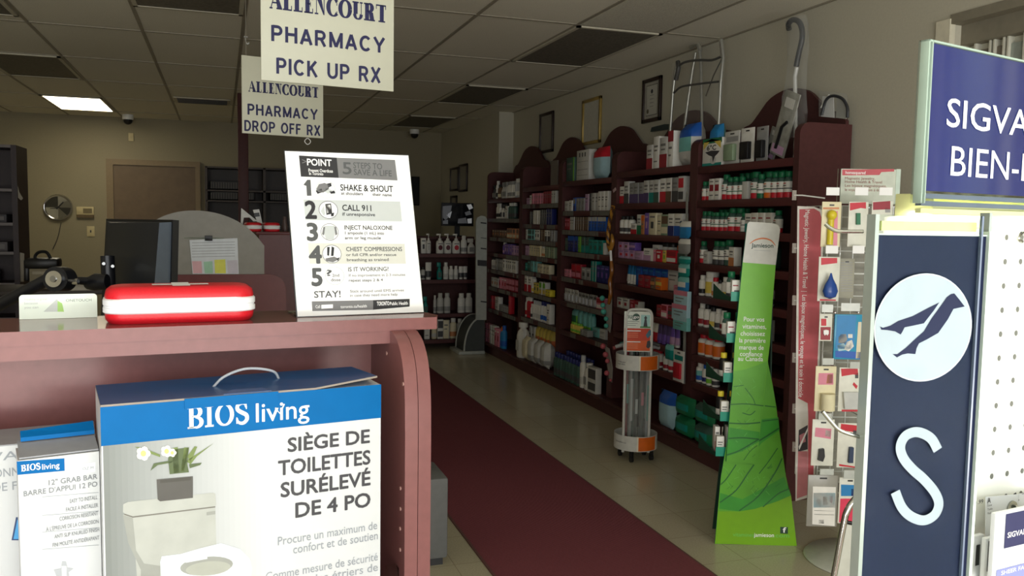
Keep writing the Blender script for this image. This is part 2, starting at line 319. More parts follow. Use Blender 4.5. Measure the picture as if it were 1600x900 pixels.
# baseboards, ceiling grid
g = G(); bb = mat('baseboard_brown', (70, 52, 46), .5); g.box(XW-.012, XW, YF, 9.12, 0, .09, bb); struct('baseboard_right', g)
g = G(); g.box(XL, XF-.08, YB-.012, YB, 0, .09, bb); struct('baseboard_back', g)
TX = (2.675, 2.08, 1.44, .83, .15, -.47, -1.14, -1.745, -2.36, -2.97, -3.6); TY = (-.1, 1.15, 2.4, 3.65, 4.9, 6.18, 7.4, 8.62, 9.85, 11.08)
g = G()
for x in TX: g.box(x-.011, x+.011, YF, YB, ZC-.004, ZC+.002, tee_m)
for y in TY: g.box(XL, XW, y-.011, y+.011, ZC-.0045, ZC+.002, tee_m)
g.box(XW-.02, XW, YF, 9.12, ZC-.006, ZC, tee_m); struct('trim_1', g)
g = G(); g.box(2.10, 2.655, 3.67, 4.885, ZC-.006, ZC, mat('textured_ceiling_tile', (200, 196, 180), .9, noise=.25, scale=220, bump=.5)); struct('ceiling_panel', g)
# carpet runner
g = G(); g.box(1.045, 1.908, YF, 9.0, 0, .007, carpet_material(), .002); g.box(1.035, 1.046, YF, 9.0, 0, .006, mat('carpet_edge', (104, 70, 66), .8)); g.box(1.907, 1.918, YF, 9.0, 0, .006, mat('carpet_edge', (104, 70, 66), .8))
solo('carpet_runner', g, 'long ribbed burgundy carpet runner lying on the beige tiles', 'carpet')
# ceiling lights
lens_off = mat('unlit_prismatic_lens', (106, 101, 90), .6, noise=.25, scale=60); lens_on = mat('lit_lens', (255, 244, 214), .4, emit=7); fr_m = mat('light_frame', (190, 184, 164), .5)
LIGHTS = [(2.085, 2.67, 4.91, 6.17, 0, 'unlit ceiling light nearest the bagged walker on the shelving'), (2.085, 2.67, 7.41, 8.61, 0, 'unlit ceiling light between the walker and the far wall'), (2.085, 2.67, 9.86, 11.07, 0, 'unlit ceiling light beside the far corner camera'),
          (-.46, .14, 4.2, 5.43, 0, 'unlit ceiling light with pale frame nearest the hanging signs'), (-1.735, -1.15, 4.75, 5.99, 0, 'unlit ceiling light cut by the photo corner at top left'), (-1.735, -1.15, 7.41, 8.55, 0, 'unlit ceiling light just in front of the lit one'), (-1.735, -1.15, 9.86, 11.07, 1, 'bright lit rectangular ceiling light at the back')]
for x0, x1, y0, y1, on, lab in LIGHTS:
    t = thing('ceiling_light', lab, 'ceiling light', ((x0+x1)/2, (y0+y1)/2, ZC-.02), 'recessed ceiling lights')
    g = G()
    for a in ((x0, x1, y0, y0+.025), (x0, x1, y1-.025, y1), (x0, x0+.025, y0, y1), (x1-.025, x1, y0, y1)): g.box(*a, ZC-.014, ZC-.001, fr_m)
    part('frame', g, t); g = G(); g.box(x0+.024, x1-.024, y0+.024, y1-.024, ZC-.010, ZC-.002, lens_on if on else lens_off); part('lens', g, t)
t = thing('ceiling_vent', 'dim slotted air vent in the ceiling behind the drop off sign', 'vent', (-.17, 9.62, ZC-.02))
g = G(); g.box(-.44, .11, 9.4, 9.84, ZC-.014, ZC-.005, fr_m); part('vent_frame', g, t)
g = G()
for i in range(7): g.box(-.41, .08, 9.44+i*.055, 9.47+i*.055, ZC-.017, ZC-.012, dark_m)
part('slats', g, t)
for p, lab in (((2.50, 11.45, ZC), 'small dark dome camera on the ceiling near the far corner'), ((-1.05, 11.4, ZC), 'small dark dome camera on the ceiling behind the lit light')):
    t = thing('dome_camera', lab, 'camera', (p[0], p[1], p[2]-.12)); g = G(); g.lathe([(.065, ZC), (.065, ZC-.05), (.058, ZC-.06)], white_m, c=(p[0], p[1], 0)); part('housing', g, t)
    g = G(); g.lathe([(.056, ZC-.058), (.05, ZC-.09), (.03, ZC-.112), (.006, ZC-.12)], black_m, c=(p[0], p[1], 0)); part('dome', g, t)
# back door (brown), on the back wall
dm = mat('brown_door', (104, 86, 64), .5, noise=.08, scale=12); dfm = mat('door_frame_tan', (128, 110, 82), .5)
d1 = bpy.data.objects.new('door_1', None); COL.objects.link(d1); d1['kind'] = 'structure'; BASE['door_1'] = Vector((0, 0, 0))
g = G(); g.box(-1.26, -.30, YB-.03, YB-.002, 0, 2.06, dm); struct('door_leaf', g, d1)
g = G(); g.box(-1.34, -1.26, YB-.05, YB-.002, 0, 2.13, dfm); g.box(-.30, -.24, YB-.05, YB-.002, 0, 2.13, dfm); g.box(-1.26, -.3, YB-.05, YB-.002, 2.06, 2.13, dfm); struct('door_frame', g, d1)
g = G(); g.tube([(-.38, YB-.03, 1.0), (-.38, YB-.08, 1.0), (-.48, YB-.08, 1.0)], .012, steel); struct('door_handle', g, d1)
# maroon post
g = G(); g.box(.17, .268, 8.88, 8.98, 0, ZC-.001, maroon2, .006); o = struct('column', g)
def yawU(d): return Vector((math.cos(math.radians(d)), math.sin(math.radians(d)), 0))
Z = Vector((0, 0, 1))
ink = mat('sign_navy_ink', (28, 28, 78), .5); inkk = mat('black_ink', (26, 26, 30), .5)
def tpre(g, full, pre, pl, a, b, hpx, m, bold=0.0, off=.0006):   # width set by the part of the word that the photo shows
    wf = lambda s: max(q[0] for q in glyphs(s, bold)[0])-min(q[0] for q in glyphs(s, bold)[0])
    u0, v0 = pl.uv(*a); u1, v1 = pl.uv(*b); vt = pl.uv(a[0], a[1]-hpx)[1]
    g.text(full, pl, u0, v0, (u1-u0)*wf(full)/wf(pre), vt-v0, m, bold, off)
# ------------------------------------------------------------------ hanging signs
def hanging_sign(pl, x0, x1, ytop, ybot, lines, label):
    sm = mat('cream_sign_board', (206, 206, 186), .45, noise=.015)
    u0 = pl.uv(x0, (ytop+ybot)/2)[0]; u1 = pl.uv(x1, (ytop+ybot)/2)[0]; v0 = pl.uv((x0+x1)/2, ybot)[1]; v1 = pl.uv((x0+x1)/2, ytop)[1]
    t = thing('hanging_sign', label, 'sign', pl.at((u0+u1)/2, v0, 0), 'pharmacy signs hung from the ceiling')
    g = G(); g.slab(pl, u0, u1, v0, v1, -.006, 0, sm, .001); part('board', g, t)
    g = G()
    for s, kind, a, b, h in lines:
        if kind == 'serif': serif_text(g, s, pl, a, b, h, ink, T=.29)
        else: grot_text(g, s, pl, a, b, h, ink)
    part('lettering', g, t)
    g = G(); ztop = ZC-.005
    for u in (u0+.02, u1-.02):
        p = pl.at(u, v1-.012, -.003); g.tube([p, Vector((p.x, p.y, ztop))], .0018, steel, 6); g.tube(catmull([p+Vector((0, 0, .012)), p+pl.U*.009, p-Vector((0, 0, .01)), p-pl.U*.009], 4, True), .0015, steel, 6)
    part('wire', g, t)
    return t, u0, u1, v0, v1
pl = Plane(onY(409, 125, 2.6), yawU(8.4), Z)
hanging_sign(pl, 407.5, 615.5, -78, 134, [('ALLENCOURT', 'serif', (421, 13), (603, 17), 29), ('PHARMACY', 's', (424, 69.5), (601, 78), 25), ('PICK UP RX', 's', (432, 119), (594, 126), 25)], 'larger hanging cream sign reading PHARMACY PICK UP RX')
pl = Plane(onY(378, 205, 3.95), yawU(13), Z)
t, u0, u1, v0, v1 = hanging_sign(pl, 378, 505, 93, 212, [('ALLENCOURT', 'serif', (388, 143), (497, 146), 17), ('PHARMACY', 's', (387, 182), (496, 184.5), 17), ('DROP OFF RX', 's', (382, 206), (500, 211), 17)], 'smaller hanging cream sign reading PHARMACY DROP OFF RX behind the larger one')
g = G(); c = pl.at(pl.uv(481, 218)[0], v0-.018, -.003); g.tube(catmull([c+pl.U*.014, c+Z*.014, c-pl.U*.014, c-Z*.014], 6, True)+[c+pl.U*.014], .002, white_m, 6, False); part('ring', g, t)
g = G(); p = onZ(384, 58, ZC-.005); g.tube(catmull([p, p-Z*.03, p-Z*.045+Vector((.012, 0, 0)), p-Z*.035+Vector((.02, 0, 0))], 4), .004, white_m); g.lathe([(.014, ZC-.008), (.014, ZC-.002)], white_m, 12, (p.x, p.y, 0))
solo('ceiling_hook', g, 'small white hook screwed into the ceiling above the drop off sign', 'hook')

# ------------------------------------------------------------------ front counter with its gable
CP = Vector((.054, 1.48, 0)); CU = yawU(5.8); CW = Vector((-CU.y, CU.x, 0))
def cw(u, w_, z): return CP+CU*u+CW*w_+Z*z
t = thing('display_counter', 'maroon laminate counter with open front holding the blue and white boxes', 'counter', cw(0, 0, 0))
g = G(); o = [cw(-1.3, 0, 1.248), cw(.322, 0, 1.248), cw(.334, .03, 1.248), cw(.328, .10, 1.248), cw(.30, .19, 1.248), cw(-1.3, .19, 1.248)]; g.ext(o, Z*.022, mat('maroon_counter_top', (116, 74, 72), .16, noise=.05, spec=.5), maroon); part('counter_top', g, t)
g = G(); g.ext([cw(-1.3, .003, 1.225), cw(.245, .003, 1.225), cw(.245, .17, 1.225), cw(-1.3, .17, 1.225)], Z*.0228, maroon); part('top_rail', g, t)
g = G(); g.ext([cw(-1.3, .13, 0), cw(.236, .13, 0), cw(.236, .15, 0), cw(-1.3, .15, 0)], Z*1.226, maroon); part('back_panel', g, t)
g = G(); g.ext([cw(-1.3, -.3, .70), cw(.236, -.3, .70), cw(.236, .13, .70), cw(-1.3, .13, .70)], Z*.06, maroon); part('shelf', g, t)
prof = [(.15, 0), (.15, 1.248), (.0, 1.248)] + [(p.x, p.y) for p in catmull([(-.012, 1.247, 0), (-.045, 1.232, 0), (-.072, 1.2, 0), (-.086, 1.15, 0), (-.09, 1.08, 0)], 5)] + [(-.09, 0)]
for u0, u1 in ((.234, .2570), (.2582, .281), (-1.3, -1.26)):
    g = G(); g.ext([cw(u0, a, b) for a, b in prof], CU*(u1-u0), maroon, maroon, True); part('gable', g, t)
for x, y in ((604, 552), (630, 600), (625.5, 763), (625.5, 795), (625, 826), (625, 859)):
    g = G(); q = Plane(cw(.2335, 0, 1), CW*-1, Z); p = q.px(x, y); g.lathe([(.0035, -.001), (.0035, .001)], mat('pin_hole_sleeve', (190, 150, 140), .4), 10)
    vs = g.bm.verts[:] ; g.bm.verts.ensure_lookup_table()
    new = [g.bm.verts[i] for i in range(len(g.bm.verts)-20, len(g.bm.verts))]; bmesh.ops.transform(g.bm, matrix=Matrix.Translation(p) @ CU.to_track_quat('Z', 'Y').to_matrix().to_4x4(), verts=new); part('shelf_pin', g, t)
g = G(); q = Plane(cw(.2335, 0, 1), CW*-1, Z); p = q.px(621, 893); g.box(-.02, .0, -.012, .012, -.012, .012, acrylic, .003, Matrix.Translation(p) @ Matrix.Rotation(math.radians(5.8), 4, 'Z')); part('shelf_clip', g, t)
# ------------------------------------------------------------------ poster in a clear stand
b0, b1 = onY(465, 494, 1.555), onY(662, 487, 1.586); zt = 1.2715; b0.z = b1.z = zt
U = (b1-b0).normalized(); W = Z.cross(U); V = (Z*.296+W*.055*1.0).normalized()
pp = Plane(b0, U, V); PW = (b1-b0).length
uL, vT = pp.uv(445, 236); uR, vT2 = pp.uv(638, 243); H = (vT+vT2)/2
t = thing('poster_stand', 'white five steps to save a life poster in a slanted clear stand', 'poster', b0+U*PW/2)
g = G(); s_ = .0; pts = [pp.at(0, 0), pp.at(PW, 0), pp.at(uR, vT2), pp.at(uL, vT)]
ed = mat('acrylic_edge_dark', (40, 42, 42), .1); g.ext([p-pp.N*.004+(p-pp.at(PW/2, H/2)).normalized()*.0025 for p in pts], pp.N*.003, ed); part('back_sheet', g, t)
g = G(); foot = [pp.at(0, 0, -.004), pp.at(PW, 0, -.004), pp.at(PW, 0, -.004)+W*.085, pp.at(0, 0, -.004)+W*.085]; g.ext([Vector((p.x, p.y, 1.2702)) for p in foot], Z*.0025, acrylic); part('foot', g, t)
g = G(); g.ext([p-pp.N*.0006 for p in pts], pp.N*.0006, paper); part('paper', g, t)
g = G(); k1, k2, k3, k4, k5 = [mat('poster_grey_%d' % i, c, .6, noise=.02) for i, c in enumerate([(40, 40, 42), (118, 118, 118), (196, 201, 199), (214, 214, 204), (82, 84, 84)])]
P = lambda pts, m, off=.0004: g.ppx(pts, pp, m, off)
P([(467, 243), (526, 246.5), (529, 278), (470, 276)], k1); P([(526, 246.5), (617, 250), (621, 282), (529, 278)], k2)
P([(474, 312), (625, 315), (628, 346), (477, 344)], k3); P([(481, 380), (632, 381), (634, 412), (484, 412)], k4)
P([(487, 471), (583, 469), (583, 484), (488, 486)], k2); P([(583, 469), (640, 467), (640, 479), (583, 484)], k1)
g.tpx('POINT', pp, (480, 258), (518, 260), 10, paper, .02, .0008); g.tpx('>', pp, (472, 257), (479, 257), 9, k2, 0, .0008)
g.tpx('Prevent Overdose', pp, (482, 268.5), (520, 270), 5, paper, .012, .0008); g.tpx('In Toronto', pp, (483, 273), (505, 274.5), 4.5, paper, .012, .0008)
g.tpx('5', pp, (536, 272), (549, 272), 18, k5, .015, .0008); g.tpx('STEPS TO', pp, (552, 262.5), (597, 265), 9, k5, .01, .0008); g.tpx('SAVE A LIFE', pp, (553, 273), (612, 276), 9, k5, .01, .0008)
P([(474, 289), (480, 281), (485, 281), (486.5, 306), (479.5, 306), (478.5, 290.5)], k5, .0008)
for d, a, b, hh, m in (('2', (478, 341), (494, 341), 26, k1), ('3', (481, 375.5), (496, 375.5), 26, k5), ('4', (484, 411), (502, 411), 26, k5), ('5', (488, 446), (503, 446), 26, k5)): g.tpx(d, pp, a, b, hh, m, .035, .0008)
for s, a, b, hh, bd, m in (('SHAKE & SHOUT', (532, 298), (614, 300), 9.5, .016, inkk), ('at shoulders', (533, 304), (567, 305.5), 4.5, .01, inkk), ('their name', (582, 306), (612, 307), 4.5, .01, inkk), ('CALL 911', (535, 329), (580, 330), 9, .016, inkk), ('if unresponsive', (535, 337), (586, 338), 5, .01, inkk),
        ('INJECT NALOXONE', (538, 358.5), (613, 359.5), 6.5, .01, k1), ('1 ampoule (1 mL) into', (539, 366.5), (600, 366.5), 4.5, .008, k1), ('arm or leg muscle', (539, 374), (595, 374), 4.5, .008, k1), ('CHEST COMPRESSIONS', (541, 392.5), (628, 392.5), 6.5, .012, k5), ('or full CPR and/or rescue', (541, 400.5), (619, 400), 4.5, .008, k5), ('breathing as trained', (542, 408), (607, 408), 4.5, .008, k5),
        ('IS IT WORKING?', (544, 424), (607, 423.5), 6.5, .008, k5), ('If no improvement in 2-3 minutes', (545, 432), (633, 431.5), 4, .004, k2), ('repeat steps 2 & 4', (545, 440), (598, 439.5), 4, .006, k5), ('STAY!', (491, 465.5), (532, 464), 10, .012, k5), ('Stick around until EMS arrives', (547, 457), (631, 455.5), 4, .004, k2), ('in case they need more help', (547, 463.5), (621, 462), 4, .006, k2),
        ('Call', (493, 481.5), (500, 481.5), 4.5, .006, paper), ('toronto.ca/health', (532, 481.5), (573, 480.5), 4.5, .006, paper), ('TORONTO', (589, 477.5), (608, 477), 6, .02, paper), ('Public Health', (609, 477), (637, 476), 5, .012, paper), ('2nd', (519, 432.5), (530, 432.5), 4.5, .01, k2), ('dose', (517, 439.5), (532, 439.5), 4.5, .01, k2), ('?', (511, 431), (518, 431), 9, .02, k5)): g.tpx(s, pp, a, b, hh, m, bd, .0009)
P([(502, 476.5), (520, 475.5), (520, 481.5), (502, 482.5)], paper, .0008)
def ring(cx, cy, rx, ry, m, fill=None):
    u, v = pp.uv(cx, cy); r1 = pp.uv(cx+rx, cy)[0]-u; r2 = pp.uv(cx, cy-ry)[1]-v
    if fill: g.disc(pp, u, v, r1, r2, fill, .0006)
    g.ribbon([pp.at(u+r1*math.cos(2*math.pi*k/28), v+r2*math.sin(2*math.pi*k/28), .0007) for k in range(29)], .0009, m, pp.N)
ring(509, 296, 14.5, 13.5, k3); ring(513, 328, 14.5, 13.5, k1, paper); ring(515, 362.5, 13.5, 13, k2); ring(518.5, 397, 14.5, 14, k5, paper); ring(523, 431, 14.5, 14, k3)
for poly, m in (([(494, 296), (498, 288), (507, 286), (515, 289), (513, 296), (505, 301), (497, 300)], k2), ([(493, 298), (502, 295), (505, 300), (496, 303)], k1), ([(511, 287), (517, 286), (518, 291), (513, 293)], inkk), ([(514, 299), (522, 298), (524, 302), (517, 303)], inkk), ([(505, 297), (512, 293), (520, 299), (512, 303)], k3),
        ([(508, 319), (517, 318), (519, 334), (510, 336)], k1), ([(509, 321), (516, 320), (517, 332), (511, 333)], paper), ([(501, 330), (506, 321), (508, 334), (506, 338)], k3), ([(517, 334), (522, 332), (521, 338), (517, 338)], inkk),
        ([(508, 353), (522, 353), (524, 362), (521, 374), (509, 374), (506, 362)], k3), ([(505, 355), (508, 354), (506, 368), (503, 366)], k2), ([(522, 354), (525, 355), (527, 366), (524, 368)], k2),
        ([(511, 386), (515, 386), (514, 400), (511, 399)], k1), ([(518, 385), (522, 387), (521, 400), (517, 400)], k1), ([(508, 404), (522, 401), (530, 405), (520, 410), (510, 408)], k2), ([(525, 404), (531, 402), (528, 408)], inkk)): P(poly, m, .00085)
part('printing', g, t)
# ------------------------------------------------------------------ rounded cases, card
def loft(g, w_, d_, r, layers, m_list, n=6):
    rings = []
    for inset, z in layers:
        pts = []; hw, hd = w_/2-inset, d_/2-inset; rr = max(r-inset*.6, .004)
        for cx, cy, a0 in ((hw-rr, hd-rr, 0), (-hw+rr, hd-rr, 90), (-hw+rr, -hd+rr, 180), (hw-rr, -hd+rr, 270)):
            for k in range(n+1): a = math.radians(a0+90*k/n); pts.append((cx+rr*math.cos(a), cy+rr*math.sin(a), z))
        rings.append([g.bm.verts.new(p) for p in pts])
    N_ = len(rings[0])
    for i, (A, B) in enumerate(zip(rings, rings[1:])): g._fin([g.bm.faces.new((A[k], A[(k+1) % N_], B[(k+1) % N_], B[k])) for k in range(N_)], m_list[i], True)
    g._fin([g.bm.faces.new(rings[0][::-1])], m_list[0], True); g._fin([g.bm.faces.new(rings[-1])], m_list[-1], True)
red_c = mat('red_moulded_fabric', (206, 24, 38), .42, noise=.05, scale=300, bump=.15); zipw = mat('white_zip_tape', (240, 242, 244), .5)
def make_kit(label):
    t = thing('first_aid_case', label, 'case', (0, 0, 0))
    g = G(); loft(g, .235, .10, .03, [(.006, 0), (.001, .006), (0, .012), (0, .017)], [red_c]*3); part('bottom_shell', g, t)
    g = G(); loft(g, .235, .10, .03, [(0, .0415), (0, .046), (.002, .054), (.009, .0595), (.016, .061)], [red_c]*4); part('top_shell', g, t)
    g = G(); loft(g, .243, .108, .034, [(.004, .0165), (.001, .019), (.001, .026), (.0025, .0275), (.0025, .0295), (.001, .031), (.001, .039), (.004, .042)], [zipw]*7); part('zip', g, t)
    g = G(); q = Plane((0, 0, .0612), (1, 0, 0), (0, 1, 0)); g.rect(q, -.045, .045, -.013, .013, zipw, .0003); g.rect(q, -.014, .014, -.038, .038, zipw, .0005); part('white_cross', g, t)
    return t
def dup(root, loc, rz, label=None, group=None):
    r = root.copy(); COL.objects.link(r); r.location = loc; r.rotation_euler = (0, 0, rz)
    if label: r['label'] = label
    if group: r['group'] = group
    for ch in root.children:
        c = ch.copy(); COL.objects.link(c); c.parent = r
        for s in ch.children:
            d = s.copy(); COL.objects.link(d); d.parent = c
    return r
kit = make_kit('red zip case with white cross lying on the front counter')
a, b = onZ(166, 498, 1.27), onZ(394, 497, 1.27); c = (a+b)/2; c.z = 1.2702
ws = (b-a).length/.235; c = cw((c-CP).dot(CU), .088, 1.2702); kit.location = c; kit.rotation_euler = (0, 0, math.radians(5)); kit['group'] = 'red naloxone cases'; kit.scale = (1.0, 1, 1)
q = Plane(cw(0, .165, 1.27), CU, (Z*1+CW*.12)); g = G(); cardm = mat('pale_green_card', (240, 250, 236), .5, noise=.02)
u0 = q.uv(30, 488)[0]; u1 = q.uv(152, 488)[0]; v1 = q.uv(90, 460)[1]; rr = .006
ol = [(u0, 0), (u1, 0)]+[(u1-rr+rr*math.cos(a), v1-rr+rr*math.sin(a)) for a in [math.pi/2*k/5 for k in range(6)]]+[(u0+rr+rr*math.cos(a), v1-rr+rr*math.sin(a)) for a in [math.pi/2+math.pi/2*k/5 for k in range(6)]]
t = thing('counter_card', 'small white card standing at the back edge of the front counter', 'card', q.at((u0+u1)/2, 0)); g.ext([q.at(a, b, -.004)+Z*.0003 for a, b in ol], q.N*.004, cardm); g.ext([q.at(u0+.01, 0, -.03)+Z*.0004, q.at(u1-.01, 0, -.03)+Z*.0004, q.at(u1-.01, 0, -.004)+Z*.0004, q.at(u0+.01, 0, -.004)+Z*.0004], Z*.002, cardm); part('card', g, t)
g = G(); lg = mat('card_grey', (206, 212, 206), .5); gr = mat('card_green', (176, 222, 120), .5)
g.ppx([(68, 487), (88, 468), (90, 468), (90, 487)], q, lg, .0005); g.ppx([(90, 470), (97, 474), (100, 487), (90, 487)], q, gr, .0005)
g.tpx('ONETOUCH', q, (103, 471), (143, 471), 4, mat('card_ink', (150, 158, 150), .5)); g.tpx('Healthy is great', q, (38, 469), (74, 469), 3.6, lg, .008); g.tpx('because', q, (38, 475.5), (59, 475.5), 3.6, lg, .008); g.tpx('you can', q, (38, 482), (60, 482), 3.6, lg, .008)
part('printing', g, t)

# ------------------------------------------------------------------ boxes under the counter
blue_c = mat('cyan_blue_carton', (0, 98, 162), .45, noise=.03, spec=.12); blue_t = mat('deep_blue_carton', (10, 78, 132), .3, noise=.05); cart_w = mat('white_carton', (204, 207, 208), .42, noise=.015); kraft = mat('carton_edge', (150, 140, 128), .7)
P0, P1 = onZ(157, 637, 1.18), onZ(595, 601, 1.18); sc = .41/(P1-P0).length; P0 = CAM+(P0-CAM)*sc; P1 = CAM+(P1-CAM)*sc; zt = P0.z
U = (P1-P0); U.z = 0; U.normalize(); W = Z.cross(U); bx = Plane(P0, U, Z); D = (onZ(175, 604, zt)-P0).dot(W); BW = .41; zb = .7605
t = thing('carton', 'big blue and white carton picturing a raised toilet seat', 'box', P0+U*.2+W*.09-Z*(zt-zb), 'cartons under the counter')
g = G(); g.ext([P0-Z*(zt-zb), P0+U*BW-Z*(zt-zb), P0+U*BW+W*D-Z*(zt-zb), P0+W*D-Z*(zt-zb)], Z*(zt-zb), cart_w)
vb = (bx.uv(162, 695)[1]+bx.uv(597, 654)[1])/2
g.rect(bx, -.0004, BW+.0004, vb, .0005, blue_c, .0004)
part('body', g, t)
g = G(); f = [P0+Z*.0005, P0+U*BW*.74+Z*.0005, P0+U*BW*.985+Z*.012, P0+U*BW+W*D+Z*.002, P0+W*D+Z*.001]; g.ext(f, Z*.003, blue_t, kraft); part('lid', g, t)
g = G(); g.slab(bx, .11, .245, -.012, .003, .0003, .0022, blue_c); g.ext([P0+U*.165+Z*.004-W*.0, P0+U*.235+Z*.004, P0+U*.225+Z*.006+W*.018, P0+U*.18+Z*.006+W*.018], Z*.001, blue_t); part('tuck_tab', g, t)
top = Plane(P0+Z*.006, U, W); h0 = onZ(332, 602, zt+.006); h1 = onZ(437, 591, zt+.006); mid = (h0+h1)/2
g = G(); g.tube(catmull([h0-Z*.004, h0+(mid-h0)*.35+Z*.012, mid+Z*.021, h1+(mid-h1)*.22+Z*.013, h1-Z*.004], 6), .0021, mat('handle_strap', (186, 192, 200), .3, alpha=.75)); part('handle', g, t)
g = G(); Pb = lambda pts, m, off: g.ppx([(x/4, 675+y/4) for x, y in pts], bx, m, off)
for i in range(30):
    f_ = i/29; m = mat('photo_wall_%d' % i, tuple(a+(b-a)*f_**.8 for a, b in zip((126, 131, 128), (204, 207, 208))), .42, noise=0, spec=.3); u_ = .002+i*.0077; g.rect(bx, u_, u_+.0081, -(zt-zb), vb, m, .0005+i*.000009)
tm = mat('photo_toilet', (170, 173, 166), .42); tl = mat('photo_toilet_shade', (146, 149, 142), .42); ts = mat('photo_seat', (206, 213, 218), .42); dk = mat('photo_line', (110, 108, 100), .42)
Pb([(768, 518), (1345, 468), (1352, 720), (1010, 800), (1000, 960), (860, 960), (845, 760), (800, 640)], tm, .0008); Pb([(768, 518), (830, 536), (850, 740), (900, 820), (1000, 835), (1000, 960), (880, 960), (880, 860), (800, 690)], tl, .0010)
Pb([(770, 450), (800, 435), (1330, 378), (1345, 385), (1350, 455), (1340, 465), (830, 525), (790, 515), (768, 500)], tm, .0012); Pb([(775, 516), (830, 534), (1345, 470), (1345, 462), (830, 525), (778, 508)], dk, .0014); Pb([(1290, 500), (1345, 492), (1345, 512), (1290, 520)], tl, .0014)
Pb([(1000, 810), (1010, 775), (1130, 760), (1250, 725), (1380, 693), (1500, 730), (1560, 790), (1575, 850), (1560, 960), (1010, 960)], ts, .0014); Pb([(1290+165*math.cos(a)*1.0, 835-14*math.cos(a)+58*math.sin(a)) for a in [2*math.pi*k/24 for k in range(24)]], tl, .0016); Pb([(1150, 775), (1290, 752), (1295, 790), (1160, 815)], ts, .0018); Pb([(1300+140*math.cos(a), 850-12*math.cos(a)+44*math.sin(a)) for a in [2*math.pi*k/24 for k in range(24)]], mat('photo_bowl', (162, 165, 154), .42), .0017)
Pb([(978, 295), (1205, 275), (1205, 410), (1000, 432), (985, 420)], mat('photo_pot', (76, 74, 69), .42), .0014); Pb([(1000, 300), (1195, 280), (1190, 300), (1000, 318)], mat('photo_soil', (62, 60, 52), .42), .0016)
lf = mat('photo_leaf', (104, 122, 58), .42); lf2 = mat('photo_leaf_dark', (74, 90, 48), .42); yf = mat('photo_flower', (206, 200, 116), .42); wf_ = mat('photo_flower_white', (240, 240, 226), .42)
for q_, m in (([(1060, 110), (1180, 95), (1170, 200), (1180, 250), (1060, 262), (1050, 170)], lf2), ([(1160, 180), (1335, 68), (1300, 95), (1230, 150), (1190, 200)], lf), ([(1100, 170), (1070, 190), (985, 205), (940, 240), (960, 195)], lf2), ([(1180, 200), (1260, 190), (1250, 205), (1185, 225)], lf2), ([(1000, 140), (900, 100), (840, 90), (900, 120), (1000, 155)], lf), ([(1075, 100), (1110, 92), (1120, 250), (1085, 255)], lf), ([(1150, 95), (1180, 95), (1150, 240), (1130, 245)], lf), ([(1170, 150), (1215, 88), (1232, 90), (1190, 190)], lf)): Pb(q_, m, .0018)
for cx, cy, r in ((895, 132, 44), (1040, 118, 36), (1075, 128, 26)):
    for k in range(5): a = 2*math.pi*k/5; Pb([(cx+r*.55*math.cos(a)+r*.5*math.cos(b), cy+r*.55*math.sin(a)+r*.5*math.sin(b)) for b in [2*math.pi*j/8 for j in range(8)]], wf_, .0020+k*.00003)
    Pb([(cx+r*.42*math.cos(b), cy+r*.45*math.sin(b)) for b in [2*math.pi*j/10 for j in range(10)]], yf, .0023)
part('picture', g, t)
g = G(); dkt = mat('carton_dark_text', (58, 58, 62), .5); lgt = mat('carton_grey_text', (146, 152, 158), .5)
serif_text(g, 'BIOS', bx, (293, 670), (388, 661), 34, paper, .0009, .19); g.tpx('living', bx, (400, 659), (483, 652), 29, paper, .006, .0009)
g.ribbon([bx.px(x, y, .001) for x, y in ((430, 637), (437, 646), (444, 631))], .0022, paper, bx.N)
for s, a, b, hh in (('SIÈGE DE', (450, 704), (577, 693), 21), ('TOILETTES', (435, 740), (578, 727), 22), ('SURÉLEVÉ', (439, 774), (578, 760), 22), ('DE 4 PO', (462, 806), (578, 793), 22)): g.tpx(s, bx, a, b, hh, dkt, .022, .0009)
for s, a, b, hh in (('Procure un maximum de', (434, 848), (589, 830), 13), ('confort et de soutien', (458, 863), (590, 844), 13), ('Comme mesure de sécurité', (415, 900), (590, 882), 13), ('ajoutez les étriers de', (430, 917), (590, 896), 13)): g.tpx(s, bx, a, b, hh, lgt, .002, .0009)
part('lettering', g, t)
# grab bar carton
gb = Plane(onY(95, 715, 1.33), yawU(13), Z); u0 = gb.uv(28, 740)[0]; u1 = gb.uv(155.5, 740)[0]; v1 = (gb.uv(28, 722)[1]+gb.uv(158, 703)[1])/2; Wb = Z.cross(gb.U)
t = thing('carton', 'narrow white grab bar carton with a blue top flap', 'box', gb.at((u0+u1)/2, zb-gb.O.z), 'cartons under the counter')
B = lambda u, d, z: gb.O+gb.U*u+Wb*d+Z*(z-gb.O.z); zt2 = gb.O.z+v1
g = G(); g.ext([B(u0, 0, zb), B(u1, 0, zb), B(u1, .075, zb), B(u0, .075, zb)], Z*(zt2-zb), cart_w); part('body', g, t)
g = G(); g.ext([B(u0+.002, .004, zt2+.001), B(u1, .004, zt2+.001), B(u1, .07, zt2+.012), B(u0+.002, .07, zt2+.012)], Z*.002, mat('carton_grey_flap', (150, 152, 156), .5)); g.ext([B(u0+.006, .055, zt2+.0135), B(u1, .055, zt2+.0135), B(u1, .074, zt2+.024), B(u0+.006, .07, zt2+.020)], Z*.006, blue_c); part('top_flap', g, t)
g = G(); g.ppx([(26, 721), (100.5, 716), (101, 735.5), (27, 742)], gb, blue_c, .0005); serif_text(g, 'BIOS', gb, (33, 736), (63, 733.5), 10, paper, .0009, .22); g.tpx('living', gb, (66, 733), (93, 731), 8.5, paper, .01, .0009)
g.ppx([(124, 725), (149, 722), (149, 737), (124, 739)], gb, mat('tape_square', (226, 230, 232), .3), .0006); g.tpx('OZ M', gb, (129, 734), (146, 732.5), 4, lgt, .004, .0009)
